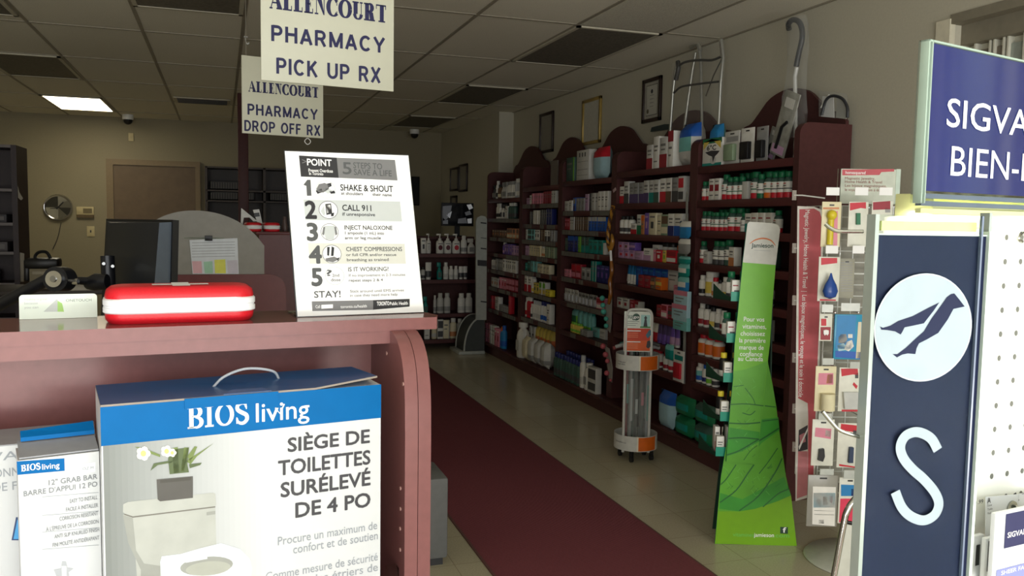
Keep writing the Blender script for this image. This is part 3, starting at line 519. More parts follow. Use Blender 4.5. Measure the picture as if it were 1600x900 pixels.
gt = mat('carton_mid_text', (120, 124, 128), .5)
for s, a, b, hh, m in (('12" GRAB BAR', (76, 757), (152, 749), 8, gt), ('BARRE D\'APPUI 12 PO', (37, 773), (152, 762), 8, gt), ('EASY TO INSTALL', (109, 785), (152, 780.5), 6, gt), ('FACILE À INSTALLER', (103, 798), (153, 793), 6, gt), ('CORROSION RESISTANT', (93, 812), (153, 806), 6, gt), ('À L\'ÉPREUVE DE LA CORROSION', (72, 827), (154, 820), 6, gt), ('ANTI SLIP KNURLED FINISH', (85, 839), (155, 832), 6, gt), ('FINI MOLETÉ ANTIDÉRAPANT', (82, 852), (155, 845), 6, gt)): g.tpx(s, gb, a, b, hh, m, .002, .0009)
for y in (775, 804, 830, 857): g.ppx([(66, y+1), (154, y-6), (154, y-5.4), (66, y+1.6)], gb, lgt, .0007)
g.ppx([(84, 890), (95, 888), (97, 877), (103, 877), (105, 887), (115, 888), (107, 894), (109, 905), (90, 905)], gb, mat('printed_metal_grip', (170, 174, 178), .4), .0008); g.ppx([(96, 884), (104, 884), (104, 905), (97, 905)], gb, mat('printed_metal_grip_light', (206, 210, 212), .4), .0010)
part('printing', g, t)
# carton behind it
hb = Plane(onY(40, 690, 1.415), yawU(9), Z); u0 = -.16; u1 = hb.uv(150, 690)[0]; v1 = hb.uv(40, 694)[1]; Wb = Z.cross(hb.U); B = lambda u, d, z: hb.O+hb.U*u+Wb*d+Z*(z-hb.O.z); zt3 = hb.O.z+v1
t = thing('carton', 'pale carton lettered in grey, half hidden behind the grab bar carton', 'box', B(-.05, 0, zb), 'cartons under the counter')
g = G(); g.ext([B(u0, 0, zb), B(u1, 0, zb), B(u1, .08, zb), B(u0, .08, zb)], Z*(zt3-zb), cart_w); part('body', g, t)
g = G(); g.ext([B(u0, .0, zt3), B(u1, .0, zt3), B(u1, .08, zt3+.006), B(u0, .08, zt3+.006)], Z*.002, mat('carton_grey_flap', (150, 152, 156), .5)); part('top_flap', g, t)
g = G()
for s, pre, a, b, hh in (('WALKER', 'ALK', (-34, 723), (33, 723), 13), ('CONNECTÉ', 'CONN', (-22, 748), (30, 745), 13), ('DE FIXATION', 'DE F', (-12, 769), (27, 767), 13)): tpre(g, s, pre, hb, a, b, hh, lgt, .004)
g.ppx([(18, 844), (25, 808), (45, 808), (45, 844)], hb, mat('printed_blue_walker', (30, 60, 110), .4), .0006); g.ppx([(21, 842), (27, 812), (45, 812), (45, 842)], hb, mat('printed_blue_walker_light', (70, 160, 220), .4), .0008)
part('printing', g, t)
# grey bin beyond the counter
g = G(); g.box(.50, .888, 3.36, 3.62, .03, .375, mat('grey_bin_plastic', (110, 112, 112), .5), .012); t = thing('storage_bin', 'grey plastic bin on the floor just past the maroon counter', 'bin', (.7, 3.49, 0)); part('body', g, t)
g = G(); g.box(.52, .87, 3.375, 3.6, 0, .031, dark_m); part('plinth', g, t)
# ------------------------------------------------------------------ lit navy display at the right
t = thing('stocking_display', 'navy and white stocking display with lit pegboard and leg emblem', 'display', atD(1560, 550, .95)*1)
t.location.z = 0; BASE[t.name] = Vector(t.location)
pb = Plane(atD(1570, 409, .887), yawU(7), Z); hd = Plane(atD(1448, 200, .78), yawU(14), Z); pr = Plane(atD(1440, 600, .72), yawU(-10), Z)
peg_m = mat('white_pegboard', (236, 238, 228), .5, noise=.01); hole_m = mat('peg_hole', (104, 106, 98), .7)
uL = pb.uv(1408, 400)[0]; vb_ = .5-pb.O.z; vtp = pb.uv(1415, 338)[1]
g = G(); g.slab(pb, uL, uL+.62, vb_, vtp, -.012, 0, peg_m); part('pegboard', g, t)
g = G()
for i in range(-6, 20):
    for j in range(-13, 2):
        if uL+.01 < i*.0254: g.disc(pb, i*.0254, j*.0254, .0027, .0031, hole_m, .0005, 12)
part('peg_holes', g, t)
g = G(); g.slab(pb, uL-.004, uL, 0-pb.O.z+.05, vtp, -.02, .004, white_m, .002); g.slab(pb, uL+.62, uL+.632, .05-pb.O.z, vtp, -.02, .004, white_m, .002); part('upright', g, t)
g = G(); g.slab(pb, uL-.05, uL+.66, -pb.O.z+.0085, -pb.O.z+.06, -.25, .3, white_m, .01); part('base', g, t)
# header: acrylic sleeve, navy insert, lamp housing
u0, u1 = hd.uv(1444, 200)[0], hd.uv(1600, 200)[0]+.42; vt = hd.uv(1448, 60)[1]; vbm = hd.uv(1455, 318)[1]; vi = hd.uv(1460, 299)[1]
g = G(); g.slab(hd, u0, u1, vbm, vt, -.010, -.0075, acrylic, .0006); 
for a in ((u0, u0+.0022, vbm, vt), (u0, u1, vt-.002, vt), (u0+.0055, u0+.0072, vbm, vt)): g.slab(hd, *a, -.0078, .0008, mat('acrylic_edge_sage', (150, 168, 154), .12), .0004)
part('header_sleeve', g, t)
hn = mat('navy_header_print', (34, 42, 96), .07, noise=.1, coat=.8, scale=4, spec=.6); g = G(); g.slab(hd, u0+.0085, u1-.01, vi, vt-.003, -.0072, -.0001, hn)
part('header_insert', g, t)
g = G(); hw = mat('header_white_lettering', (244, 246, 250), .3)
tpre(g, 'SIGVARIS', 'SIGVA', hd, (1478, 197), (1606, 207), 44, hw, .006, .0006); tpre(g, 'BIEN-ÊTRE', 'BIEN-', hd, (1484, 274), (1590, 278), 46, hw, -.002, .0006); part('lettering', g, t)
g = G(); yl = mat('cream_lamp_housing', (212, 214, 158), .4); sb = mat('slate_trim', (96, 108, 120), .3)
g.slab(hd, u0+.038, u1, vi-.034, vi-.001, -.05, -.010, yl, .001)
for k in range(3): g.slab(hd, u0+.008, u1, vi-.0065-k*.007, vi-.002-k*.007, -.0098, -.004, sb if k < 2 else yl)
part('lamp_housing', g, t)
g = G(); g.slab(hd, u0+.045, u1-.02, vi-.0365, vi-.0342, -.045, -.014, mat('lamp_strip', (255, 250, 205), .4, emit=5)); part('lamp_strip', g, t)
# pillar sign
u0 = pr.uv(1361.5, 600)[0]; u1 = pr.uv(1537, 500)[0]; vT = pr.uv(1440, 368)[1]; vS = pr.uv(1440, 336)[1]; vB = pr.uv(1440, 1100)[1]; uM = pr.uv(1519, 600)[0]
edgem = mat('acrylic_edge_pale', (206, 222, 208), .12)
g = G(); g.slab(pr, u0, u1, vB, vT, -.006, -.003, navy); part('pillar_insert', g, t)
g = G(); g.slab(pr, u0-.003, uM+.001, vB, vS, -.0022, -.0006, acrylic); g.slab(pr, u0-.004, u0-.0005, vB, vS, -.012, .0008, mat('acrylic_edge_grey', (150, 160, 152), .12)); g.slab(pr, uM, uM+.0016, vB, vS, -.0026, .0006, mat('acrylic_line_slate', (104, 116, 136), .15)); g.slab(pr, u1, u1+.0025, vB, vT+.004, -.012, .001, edgem); g.slab(pr, u1+.003, u1+.0055, vB, vT+.02, -.016, -.004, mat('acrylic_edge_grey', (150, 160, 152), .12)); g.slab(pr, u0, u1, vT, vT+.0012, -.007, -.002, edgem); part('pillar_sleeve', g, t)
g = G(); g.slab(pr, u0+.006, uM, pr.uv(1440, 361)[1], pr.uv(1440, 346)[1], -.010, -.006, mat('pale_yellow_strip', (226, 228, 150), .3)); part('yellow_strip', g, t)
g = G(); ice = mat('emblem_pale_blue', (146, 160, 166), .45); cu, cv = pr.uv(1442.5, 512); ru = pr.uv(1518, 512)[0]-cu; rv = cv-pr.uv(1442, 596)[1]
g.disc(pr, cu, cv, ru, rv, mat('emblem_white_rim', (178, 188, 192), .45), .0004, 48); g.disc(pr, cu, cv, ru*.975, rv*.975, ice, .0006, 48)
lg1 = [(1160, 33), (1192, 72), (1225, 115), (1155, 130), (1120, 195), (1060, 280), (990, 320), (940, 345), (925, 375), (917, 412), (870, 408), (835, 415), (802, 433), (775, 412), (805, 412), (856, 374), (922, 312), (970, 270), (1018, 190), (1076, 110), (1113, 57), (1138, 38)]
lg2 = [(1066, 90), (1032, 140), (970, 220), (900, 235), (850, 245), (835, 275), (825, 290), (790, 270), (740, 262), (705, 260), (697, 240), (715, 248), (760, 235), (810, 205), (900, 175), (1000, 122)]
for L_ in (lg1, lg2):
    pts = [pr.px(1200+x/4, 450+y/4, .0009) for x, y in L_]; g.face(pts, navy)
sp = catmull([pr.px(x, y, .0008) for x, y in ((1464.5, 703), (1455, 686), (1441, 677), (1427, 675), (1413, 682), (1406, 698), (1411, 716), (1425, 733), (1443, 749), (1459, 768), (1466, 786), (1461, 802), (1449, 811), (1436, 812), (1419, 804), (1407, 790), (1398, 768))], 5)
g.ribbon(sp, .0087, ice, pr.N); part('emblem', g, t)
g = G(); hk = mat('hook_metal', (170, 172, 164), .25, metal=1)
p0 = pr.px(1357, 362, -.008); g.tube(catmull([pr.px(1301, 350, -.012), pr.px(1308, 357, -.01), pr.px(1318, 361.5, -.008), pr.px(1340, 362, -.008), p0], 4), .0016, hk); part('sleeve_hook', g, t); g = G()
g.tube(catmull([pr.px(1297, 648, -.012), pr.px(1308, 663, -.01), pr.px(1322, 677, -.008), pr.px(1356, 688, -.008)], 4), .0016, hk); part('sleeve_hook', g, t)
g = G(); g.tube(catmull([pb.px(1552, 376, .03), pb.px(1545, 372, .032), pb.px(1550, 365, .03), pb.px(1575, 362, .02), pb.px(1600, 361, .012), pb.at(.08, .018, 0)], 4), .0022, hk); part('peg_hook', g, t)
# price cards, cartons hanging on it
def pcard(name, pts, off, label):
    tt = thing(name, label, 'card', pb.px(*pts[3]), 'price cards on the lit pegboard'); g = G(); g.ext([pb.px(x, y, off) for x, y in pts], pb.N*.0006, cart_w); part('card', g, tt); return tt
tt = pcard('price_card', [(1520, 770), (1571, 766), (1571, 838), (1520, 842)], .014, 'white price card lettered A beside a round hook on the pegboard')
g = G(); q = Plane(pb.px(1545, 800, .0148), pb.U, Z); g.tpx('.99', q, (1527, 787), (1535, 786), 6, inkk, .01); g.tpx('A', q, (1542, 786), (1547, 785.6), 8, inkk, .01)
for k, (s, b) in enumerate((('Size', 1549), ('Taille', 1550), ('Medium', 1551))): g.tpx(s, q, (1542, 791+k*6), (b, 790.5+k*6), 3.2, dkt)
part('printing', g, tt)
g = G(); g.tube([pb.px(1560, 787, .002), pb.px(1560, 787, .016)], .008, hk, 18); g.tube([pb.px(1562, 785, .017), pb.px(1580, 789, .03), pb.px(1612, 797, .06)], .0022, hk); part('display_hook', g, t)
tt = pcard('price_card', [(1574, 766), (1625, 761), (1625, 797), (1574, 803)], .012, 'white price card with a black running figure on the pegboard')
g = G(); q = Plane(pb.px(1590, 780, .0128), pb.U, Z); g.ppx([(1583, 771), (1587, 769), (1588, 777), (1592, 781), (1588, 787), (1585, 785), (1588, 782), (1584, 780), (1579, 790), (1575, 799), (1574, 798), (1580, 784)], q, inkk, .0006); g.tpx('Style', q, (1596, 772), (1606, 771), 3.5, dkt); part('printing', g, tt)
def sig_box(name, off, x0, x1, yt, yb, nv, label):
    u0, v1 = pb.uv(x0, yt); u1 = pb.uv(x1, yt)[0]; k = 1-off/.887; q = Plane(pb.O+pb.N*off, pb.U, Z); u0, v1 = q.uv(x0, yt); u1 = q.uv(x1, yt)[0]; v0 = q.uv(x0, yb)[1]
    tt = thing('stocking_box', label, 'box', q.at((u0+u1)/2, v0, -.02), 'stocking boxes on the lit display'); g = G(); g.slab(q, u0, u1, v0, v1, -.005, 0, cart_w, .0008); part('carton', g, tt)
    g = G(); nx0, nx1, ny0, ny1, m = nv; a, b = q.uv(nx0, ny1); c = q.uv(nx1, ny0)[0]; d = q.uv(nx0, ny0)[1]; g.rect(q, a, min(c, u1-.001), max(b, v0+.002), d, m, .0005); return tt, q, g
nb = mat('navy_label', (44, 46, 84), .4)
tt, q, g = sig_box('a', .062, 1556, 1690, 803, 940, (1568, 1680, 804, 857, nb), 'white stocking box with navy label nearest the camera on the display')
tpre(g, 'SIGVARIS', 'SIGVAR', q, (1573, 840), (1602, 837), 8, paper, .014, .0008); u_, v_ = q.uv(1556, 891); g.rect(q, u_+.0005, u_+.09, v_-.02, v_, mat('lavender_band', (130, 136, 190), .4), .0005); tpre(g, 'SHEER FASHION', 'SHEER FAS', q, (1563, 898), (1602, 895), 6, paper, .008, .0008); part('label_print', g, tt)
tt, q, g = sig_box('b', .028, 1541, 1575, 842, 960, (1541, 1575, 846, 893, mat('charcoal_label', (66, 66, 68), .5)), 'stocking box with charcoal label behind the navy labelled one'); g.tpx('S', q, (1547, 876), (1552, 875.5), 6, paper, 0, .0008); part('label_print', g, tt)
tt, q, g = sig_box('c', .018, 1523, 1538, 838, 960, (1523, 1531, 852, 884, black_m), 'narrow stocking box with black label squeezed beside the navy pillar'); part('label_print', g, tt)
lp = hd.at((u0+.1), vi-.04, -.03); lp = hd.px(1560, 330, -.028); area('display_lamp_light', (lp.x+.05, lp.y, lp.z-.004), (math.radians(12), 0, math.radians(14)), .42, .025, 1.3, (1, .97, .78))
# chrome framed grey panel in front of the rack base
g = G(); t = thing('folding_stand', 'chrome tube frame with pale grey panel beside the round white base', 'stand', onZ(1330, 960, .3)); BASE[t.name] = Vector((t.location.x, t.location.y, 0)); t.location.z = 0
A = [atD(x, y, 2.3) for x, y in ((1420, 770), (1346, 777), (1332, 785), (1323, 800), (1319, 816), (1303, 900))]; d = (A[-1]-A[-2]).normalized(); A.append(A[-1]+d*((.012-A[-1].z)/d.z)); g.tube(catmull(A, 5), .0085, chrome, 12)
g.tube([atD(1319, 815, 2.3), atD(1420, 834, 2.32)], .005, mat('dark_steel', (70, 70, 70), .25, metal=1)); part('tube_frame', g, t)
g = G(); b0 = [atD(1321, 819, 2.3), atD(1420, 838, 2.32), atD(1420, 838, 2.32), atD(1311, 880, 2.3)]; b0[2] = Vector((b0[2].x, b0[2].y, .2)); l = b0[0]+(A[-1]-b0[0])*.72; b0[3] = Vector((l.x+.012, l.y, .2)); g.ext(b0, Vector((.01, .03, 0)), mat('pale_grey_panel', (196, 198, 186), .4)); part('panel', g, t)

# ------------------------------------------------------------------ green vitamin tower
fO = onZ(1117, 850, 0); fU = yawU(-20); tp = Plane(fO, fU, Z); fB = -tp.N   # N faces the aisle
lime = mat('lime_card', (112, 186, 36), .38, noise=.03); lime2 = mat('yellow_green_card', (118, 172, 18), .38, noise=.03); leaf = mat('leaf_green_print', (58, 150, 44), .38, noise=.12, scale=9); vein = mat('leaf_vein_print', (24, 100, 34), .4); veinl = mat('leaf_vein_light', (112, 196, 90), .4); teal = mat('teal_card', (22, 148, 122), .4); dgreen = mat('dark_green_card', (26, 62, 46), .45)
t = thing('vitamin_tower', 'tall lime green cardboard vitamin tower tapering to a white top', 'display', tp.at(.16, 0, -.1))
ol = [(1117, 850), (1126.5, 744), (1136, 690), (1145, 600), (1150, 560), (1199.5, 560), (1200, 567), (1207, 600), (1213, 636), (1217, 669), (1224.5, 720), (1228, 744), (1245, 855)]
op = [tp.px(x, y) for x, y in ol]; op[0].z = .001; op[-1].z = .001
g = G(); g.ext(op, fB*.006, lime, teal); part('front_panel', g, t)
t2p = Plane(tp.O+tp.N*.012, tp.U, tp.V)
g = G(); g.ext([t2p.px(x, y) for x, y in ((1135, 721), (1139, 661), (1145.5, 592), (1148, 538), (1152, 500), (1160.5, 410), (1168, 349), (1171, 346.5), (1206, 348.5), (1215, 351), (1219, 358), (1212, 414), (1207, 475), (1203, 538), (1199.5, 567), (1189, 661), (1182.5, 725))], fB*.011, lime, teal); part('narrow_panel', g, t)
g = G()
wt = mat('tower_white_card', (206, 206, 198), .4); g.ppx([(1160.5, 410), (1168, 349), (1171, 346.5), (1206, 348.5), (1215, 351), (1219, 358), (1212, 414)], t2p, wt, .0006)
leafl = mat('leaf_lime_print', (92, 166, 44), .38, noise=.1, scale=12)
g.ppx([(1135, 721), (1139, 661), (1145.5, 592), (1147, 580), (1165, 577), (1185, 570), (1199, 564), (1189, 661), (1182.5, 725)], t2p, leafl, .0006); g.ppx([(1137, 690), (1140, 668), (1187, 675), (1186, 690), (1160, 705), (1136, 713)], t2p, leaf, .0007)
g.ppx([(1122.5, 799), (1126.5, 744), (1136, 690), (1145, 600), (1197, 568), (1200, 567), (1207, 600), (1213, 636), (1217, 669), (1224.5, 720), (1228, 744), (1237, 790), (1236, 774), (1215, 783), (1180, 795), (1155, 799)], tp, leafl, .0006); g.ppx([(1188, 663), (1190, 655), (1216, 652), (1218, 672), (1190, 692), (1184, 700)], tp, leaf, .0007); g.ppx([(1123.5, 795), (1125, 770), (1160, 780), (1225, 745), (1236, 774), (1215, 783), (1180, 795), (1155, 799)], tp, leaf, .0007)
g.ppx([(1122.5, 799), (1155, 799), (1180, 795), (1215, 783), (1236, 774), (1245, 854), (1117.5, 849)], tp, lime2, .0008)
def vn(pts, w_, q): g.ribbon(catmull([q.px(x, y, .0011) for x, y in pts], 4), w_, vein, q.N)
for pts, w_ in (([(1146, 604), (1162, 602)], .003), ([(1164, 606), (1176, 622), (1180, 632)], .003), ([(1140, 632), (1165, 631), (1193, 634)], .0045), ([(1138, 661), (1165, 662), (1188, 660)], .006), ([(1138, 685), (1160, 684), (1185, 686)], .006), ([(1135, 711), (1155, 704), (1186, 686)], .006), ([(1160, 645), (1172, 648), (1180, 642)], .004), ([(1162, 719), (1172, 705), (1183, 696)], .003)): vn(pts, w_, t2p)
for pts, w_ in (([(1184, 690), (1200, 680), (1217, 669)], .007), ([(1126, 757), (1135, 748), (1150, 726)], .005), ([(1125, 785), (1150, 766), (1168, 740), (1178, 726)], .006), ([(1155, 798), (1185, 775), (1210, 740), (1222, 716)], .006), ([(1192, 792), (1215, 772), (1232, 764)], .005), ([(1186, 740), (1200, 722), (1215, 700)], .004), ([(1195, 634), (1212, 636)], .0045), ([(1191, 658), (1216, 655)], .005)): vn(pts, w_, tp)
random.seed(3)
for k in range(60):
    x = random.uniform(1150, 1180) if k < 24 else random.uniform(1135, 1215); y = random.uniform(595, 715) if k < 24 else random.uniform(730, 775); a = random.choice((35, 125))+random.uniform(-20, 20); L_ = random.uniform(4, 10); q = t2p if k < 24 else tp
    g.ribbon([q.px(x, y, .0010), q.px(x+L_*math.cos(math.radians(a)), y-L_*math.sin(math.radians(a)), .0010)], .0013, random.choice((vein, veinl)), q.N)
otp = tp; tp = t2p
g.ribbon(catmull([tp.px(x, y, .001) for x, y in ((1171, 381), (1180, 375), (1192, 372.5), (1204, 375.5), (1212, 384))], 5), [.001]+[.003+.0035*math.sin(i/18*math.pi) for i in range(19)]+[.001], mat('arc_orange_print', (206, 110, 46), .4), tp.N)
g.tpx('Jamieson', tp, (1174, 386), (1208, 387.5), 6.5, mat('jamieson_ink', (24, 60, 46), .4), .02, .0012); g.ribbon([tp.px(1178, 391, .001), tp.px(1204, 392, .001)], .0012, lgt, tp.N)
for s, a, b in (('Pour vos', (1162, 502), (1194, 502.5)), ('vitamines,', (1160, 513), (1197, 514)), ('choisissez', (1157, 524), (1195, 525)), ('la première', (1155, 535), (1196, 535.5)), ('marque de', (1155, 546), (1193, 546.5)), ('confiance', (1156, 556), (1191, 557)), ('au Canada', (1153, 563.5), (1192, 564.5))): g.tpx(s, tp, a, (b[0], b[1]), 7, paper, .007, .0012)
tp = otp
g.tpx('vitamines', tp, (1145, 838), (1178, 838.5), 6, veinl, .004, .0012); g.tpx('jamieson', tp, (1178, 838.5), (1209, 839), 6, paper, .009, .0012); g.tpx('.com', tp, (1209, 839), (1233, 840), 6, veinl, .004, .0012)
g.ppx([(1219, 823), (1231, 823.5), (1231, 834), (1219, 833.5)], tp, mat('social_square', (30, 62, 44), .4), .001); g.tpx('f', tp, (1223, 832), (1228, 832), 8, paper, .02, .0013)
part('printing', g, t)
g = G(); back = [tp.at(.03, .001, -.19), tp.at(.31, .001, -.19), tp.at(.25, 1.3, -.17), tp.at(.12, 1.3, -.17)]; g.ext(back, fB*.008, dgreen); g.ext([tp.at(.24, .001, -.008), tp.at(.246, .001, -.008), tp.at(.216, 1.25, -.008), tp.at(.210, 1.25, -.008)], fB*.18, dgreen); part('back_frame', g, t)
TR = []
for y, x0 in ((471, 1143), (536, 1136), (598, 1131), (659, 1126), (714, 1119)):
    u0, v0 = tp.uv(x0, y); TR.append((u0, v0)); g = G(); u1 = u0+.12
    g.ext([tp.at(u0, v0, -.016), tp.at(u1, v0, -.016), tp.at(u1, v0, -.15), tp.at(u0-.05, v0, -.15)], Z*.003, dgreen)
    g.slab(tp, u0, u1, v0, v0+.042, -.016, -.0125, teal)
    cur = [tp.at(u0-.05*f, v0+.018+.05*f**1.6, -.016-.134*f) for f in (1, .85, .7, .55, .4, .25, .1, 0)]; g.ext([tp.at(u0, v0, -.016), tp.at(u0-.05, v0, -.15)]+cur, fU*.003, dgreen)
    part('tray', g, t)
TOWER = (tp, TR)
# ------------------------------------------------------------------ round cane rack
hc_ = onZ(992, 716, 0); hx, hy = hc_.x, hc_.y
t = thing('cane_rack', 'round white floor rack of bagged canes topped by an orange and white sign', 'rack', (hx, hy, 0))
R_ = .132; hq = Plane((hx, hy-R_-.0, 0), yawU(-24), Z); wr = mat('white_rack_plastic', (206, 206, 200), .4); orng = mat('orange_print', (222, 104, 24), .45)
toC = math.atan2(-hy, -hx)
def band(g, z0, z1, r, m, a0=0, a1=360, off=0, n=40):
    k = max(2, int(n*(a1-a0)/360)); V = []
    for i in range(k+1):
        a = toC+math.radians(a0+(a1-a0)*i/k); V.append([g.bm.verts.new((hx+(r+o)*math.cos(a), hy+(r+o)*math.sin(a), z)) for o, z in ((off, z0), (off, z1), (off-.003, z1), (off-.003, z0))])
    fs = []
    for A, B in zip(V, V[1:]):
        for j in range(4): fs.append(g.bm.faces.new((A[j], B[j], B[(j+1) % 4], A[(j+1) % 4])))
    g._fin(fs, m, True)
for nm, z0, z1, s in (('upper_ring', .565, .655, 'canada'), ('lower_ring', .075, .165, 'c')):
    g = G(); band(g, z0, z1, R_, wr, -180, 180); band(g, z0+.004, z1-.004, R_, orng, 8, 62, .0008)
    for a in (6, 64): band(g, z0, z1, R_, mat('cream_edge', (232, 226, 206), .45), a-2, a+2, .0012)
    part(nm, g, t)
    g = G()
    for k, (s, z, wd) in enumerate((('Choose your', .028, .07), ('hugo cane', .014, .065)) if z0 > .3 else (('hugoanywhere.ca', .03, .085),)):
        vs, fs = glyphs(s, .01); x0 = min(q[0] for q in vs); x1 = max(q[0] for q in vs)
        V = []
        for q in vs:
            a = toC+math.radians(-62)+(q[0]-x0)/(x1-x0)*wd/R_; V.append(g.bm.verts.new((hx+(R_+.001)*math.cos(a), hy+(R_+.001)*math.sin(a), (z0+z1)/2-.02+z-.01+q[1]*.013)))
        for f in fs:
            try: q_ = g.bm.faces.new([V[i] for i in f]); q_.material_index = g.mi(inkk)
            except ValueError: pass
    part('ring_lettering', g, t)
g = G(); g.lathe([(R_-.004, .076), (R_-.004, .085)], wr, 32, (hx, hy, 0)); part('floor_plate', g, t)
sg = Plane(onX(999, 590, hx-.06), yawU(-20), Z); sO = Plane((hx, hy, 0), fU, Z); so = Plane(Vector((hx, hy, 0))-sO.N*-.08, yawU(-20), Z)
g = G(); ua = so.uv(976, 600)[0]; ub = so.uv(1016, 600)[0]; ztop = so.uv(998, 484)[1]
fr = [so.at(ua, .06), so.at(ua, ztop-.05), so.at(ua+.006, ztop-.02), so.at(ua+.03, ztop), so.at(ub-.03, ztop), so.at(ub-.006, ztop-.02), so.at(ub, ztop-.05), so.at(ub, .06)]
fr = [fr[0]]+catmull(fr[1:-1], 4)+[fr[-1]]; g.tube(fr, .0085, wr, 10); part('post_frame', g, t)
g = G(); u0, v0 = so.uv(974, 549); u1, v1 = so.uv(1018, 487); g.slab(so, u0, u1, v0, v1, -.004, .004, mat('rack_sign_board', (222, 228, 218), .45), .001); part('sign', g, t)
g = G(); vm = so.uv(996, 513)[1]; g.rect(so, u0+.004, u1-.004, v0+.006, vm, mat('rack_sign_red', (206, 62, 24), .45), .0046); g.rect(so, u0+.004, u1-.004, v0+.006, (v0+vm)/2-.002, mat('rack_sign_orange', (222, 92, 26), .45), .005)
g.rect(so, u0+.095, u1-.004, vm+.004, vm+.012, mat('rack_sign_grass', (70, 140, 60), .5), .0048); g.rect(so, u0+.1, u1-.008, vm+.012, v1-.02, mat('rack_sign_sky', (170, 214, 210), .5), .0046)
g.face([so.at(a, b, .005) for a, b in ((u0+.115, vm+.012), (u0+.122, vm+.06), (u0+.117, vm+.062), (u0+.127, vm+.078), (u0+.137, vm+.062), (u0+.132, vm+.06), (u0+.139, vm+.012))], dkt)
g.text('hugo', so, u0+.012, v1-.042, .072, .03, mat('hugo_green', (24, 74, 54), .4), .012, .006); g.disc(so, u0+.071, v1-.033, .021, .021, mat('hugo_green', (24, 74, 54), .4), .0052); g.text('go', so, u0+.054, v1-.040, .034, .016, paper, .02, .0066)
for k in range(3): g.rect(so, u0+.014, u0+.09-k*.01, v1-.062-k*.012, v1-.058-k*.012, mat('rack_sign_grey', (150, 158, 150), .5), .005)
for z_ in (vm-.018, (v0+vm)/2-.014): g.rect(so, u0+.012, u0+.10, z_, z_+.006, paper, .0056); [g.rect(so, u0+.012, u0+.085, z_-.012*k, z_-.012*k+.003, mat('rack_sign_salmon', (238, 150, 110), .5), .0056) for k in (1, 2, 3)]
g.face([so.at(u0+.13+a, vm-.06+b, .0056) for a, b in ((0, .02), (.02, .052), (.038, .05), (.03, .02), (.012, 0))], mat('printed_grip_blue', (60, 110, 130), .45)); g.face([so.at(u0+.135+a, v0+.02+b, .0056) for a, b in ((0, .01), (.005, .045), (.022, .05), (.028, .015), (.012, 0))], dkt)
part('sign_print', g, t)
for a in (30, 130, 230, 320): g = G(); ca, sa = math.cos(math.radians(a)), math.sin(math.radians(a)); g.lathe([(.006, .02), (.014, .03), (.014, .075)], black_m, 10, (hx+.1*ca, hy+.1*sa, 0)); g.tube([(hx+.1*ca-.008, hy+.1*sa, .018), (hx+.1*ca+.008, hy+.1*sa, .018)], .018, black_m, 12); part('caster', g, t)
CG = [('K', 'black'), ('T', 'teal'), ('r', 'maroon'), ('g', 'grey'), ('K', 'black'), ('d', 'charcoal'), ('S', 'silver')]
bagm = mat('clear_film_bag', (200, 205, 200), .15, noise=.15, alpha=.28, bump=.5, scale=16)
for i, (k, nm) in enumerate(CG):
    a = 2*math.pi*i/7+.5; rc_ = .042 if i in (3, 4, 5) else .064; px_, py_ = hx+rc_*math.cos(a), hy+rc_*math.sin(a); tz = (.668, .682, .672, .684, .652, .7, .67)[i]; hd_ = Vector((math.cos(a+.8), math.sin(a+.8), 0))
    g = G(); b_ = Vector((px_, py_, .088)); tp_ = Vector((hx+rc_*math.cos(a), hy+rc_*math.sin(a), tz)); hd_ = {3: -fU, 4: fB, 5: fU}.get(i, hd_); bs_ = .72 if i in (3, 4, 5) else 1; tt = thing('walking_cane', ('bagged walking cane with %s handle standing in the round rack' % nm) if i != 4 else 'bagged walking cane with black handle at the back of the round rack', 'cane', b_, 'canes in the round rack')
    g.tube([b_, tp_], .009, mat('cane_shaft_%s' % k, PAL[k], .3)); part('shaft', g, tt)
    g = G(); g.tube([tp_-Z*.01, tp_+Z*.028], .0125, black_m) if i == 4 else g.tube(catmull([tp_-hd_*.03, tp_+Vector((0, 0, .02)), tp_+hd_*.05+Vector((0, 0, .022)), tp_+hd_*.1+Vector((0, 0, .008))], 5), [.010]*6+[.014]*6+[.011]*4, pm(k) if k != 'r' else mat('cane_grip_rose', (136, 70, 70), .4)); part('handle', g, tt)
    g = G(); g.lathe([(.010, .09), (.022*bs_, .12), (.0255*bs_, .3), (.0235*bs_, .5), (.014, tz-.03)], bagm, 9, (px_, py_, 0)); part('bag', g, tt)
    g = G(); g.box(px_-.011*bs_, px_+.011*bs_, py_-.021*bs_, py_-.0195*bs_, .24+.05*(i % 3), .38+.04*(i % 4), [cart_w, pm('P'), pm('t'), cart_w][i % 4]); part('paper_tag', g, tt)

# ------------------------------------------------------------------ jewellery and home health spinner
JD = 3.45; jU = yawU(-18.95); jp = Plane(atD(1300, 600, JD), jU, Z)
bc = onZ(1346, 876, 0)
t = thing('spinner_rack', 'white wire spinner rack with pink side panels on a round white base', 'rack', (bc.x, bc.y, 0))
g = G(); g.lathe([(.236, .001), (.24, .006), (.232, .014), (.10, .028), (.03, .034)], mat('round_base_white', (196, 196, 184), .4), 40, (bc.x, bc.y, 0)); part('base', g, t)
g = G(); g.lathe([(.022, .03), (.022, 1.55)], white_m, 14, (bc.x, bc.y, 0)); part('pole', g, t)
u0, u1 = jp.uv(1283, 600)[0], jp.uv(1402, 600)[0]; vt = jp.uv(1340, 322)[1]; vb_ = jp.uv(1320, 770)[1]; wire = mat('white_wire', (214, 216, 210), .35)
g = G()
for k in range(7):
    u = u0+(u1-u0)*k/6; g.tube([jp.at(u, vb_, 0), jp.at(u, vt, 0)], .0028, wire, 6)
n = 26
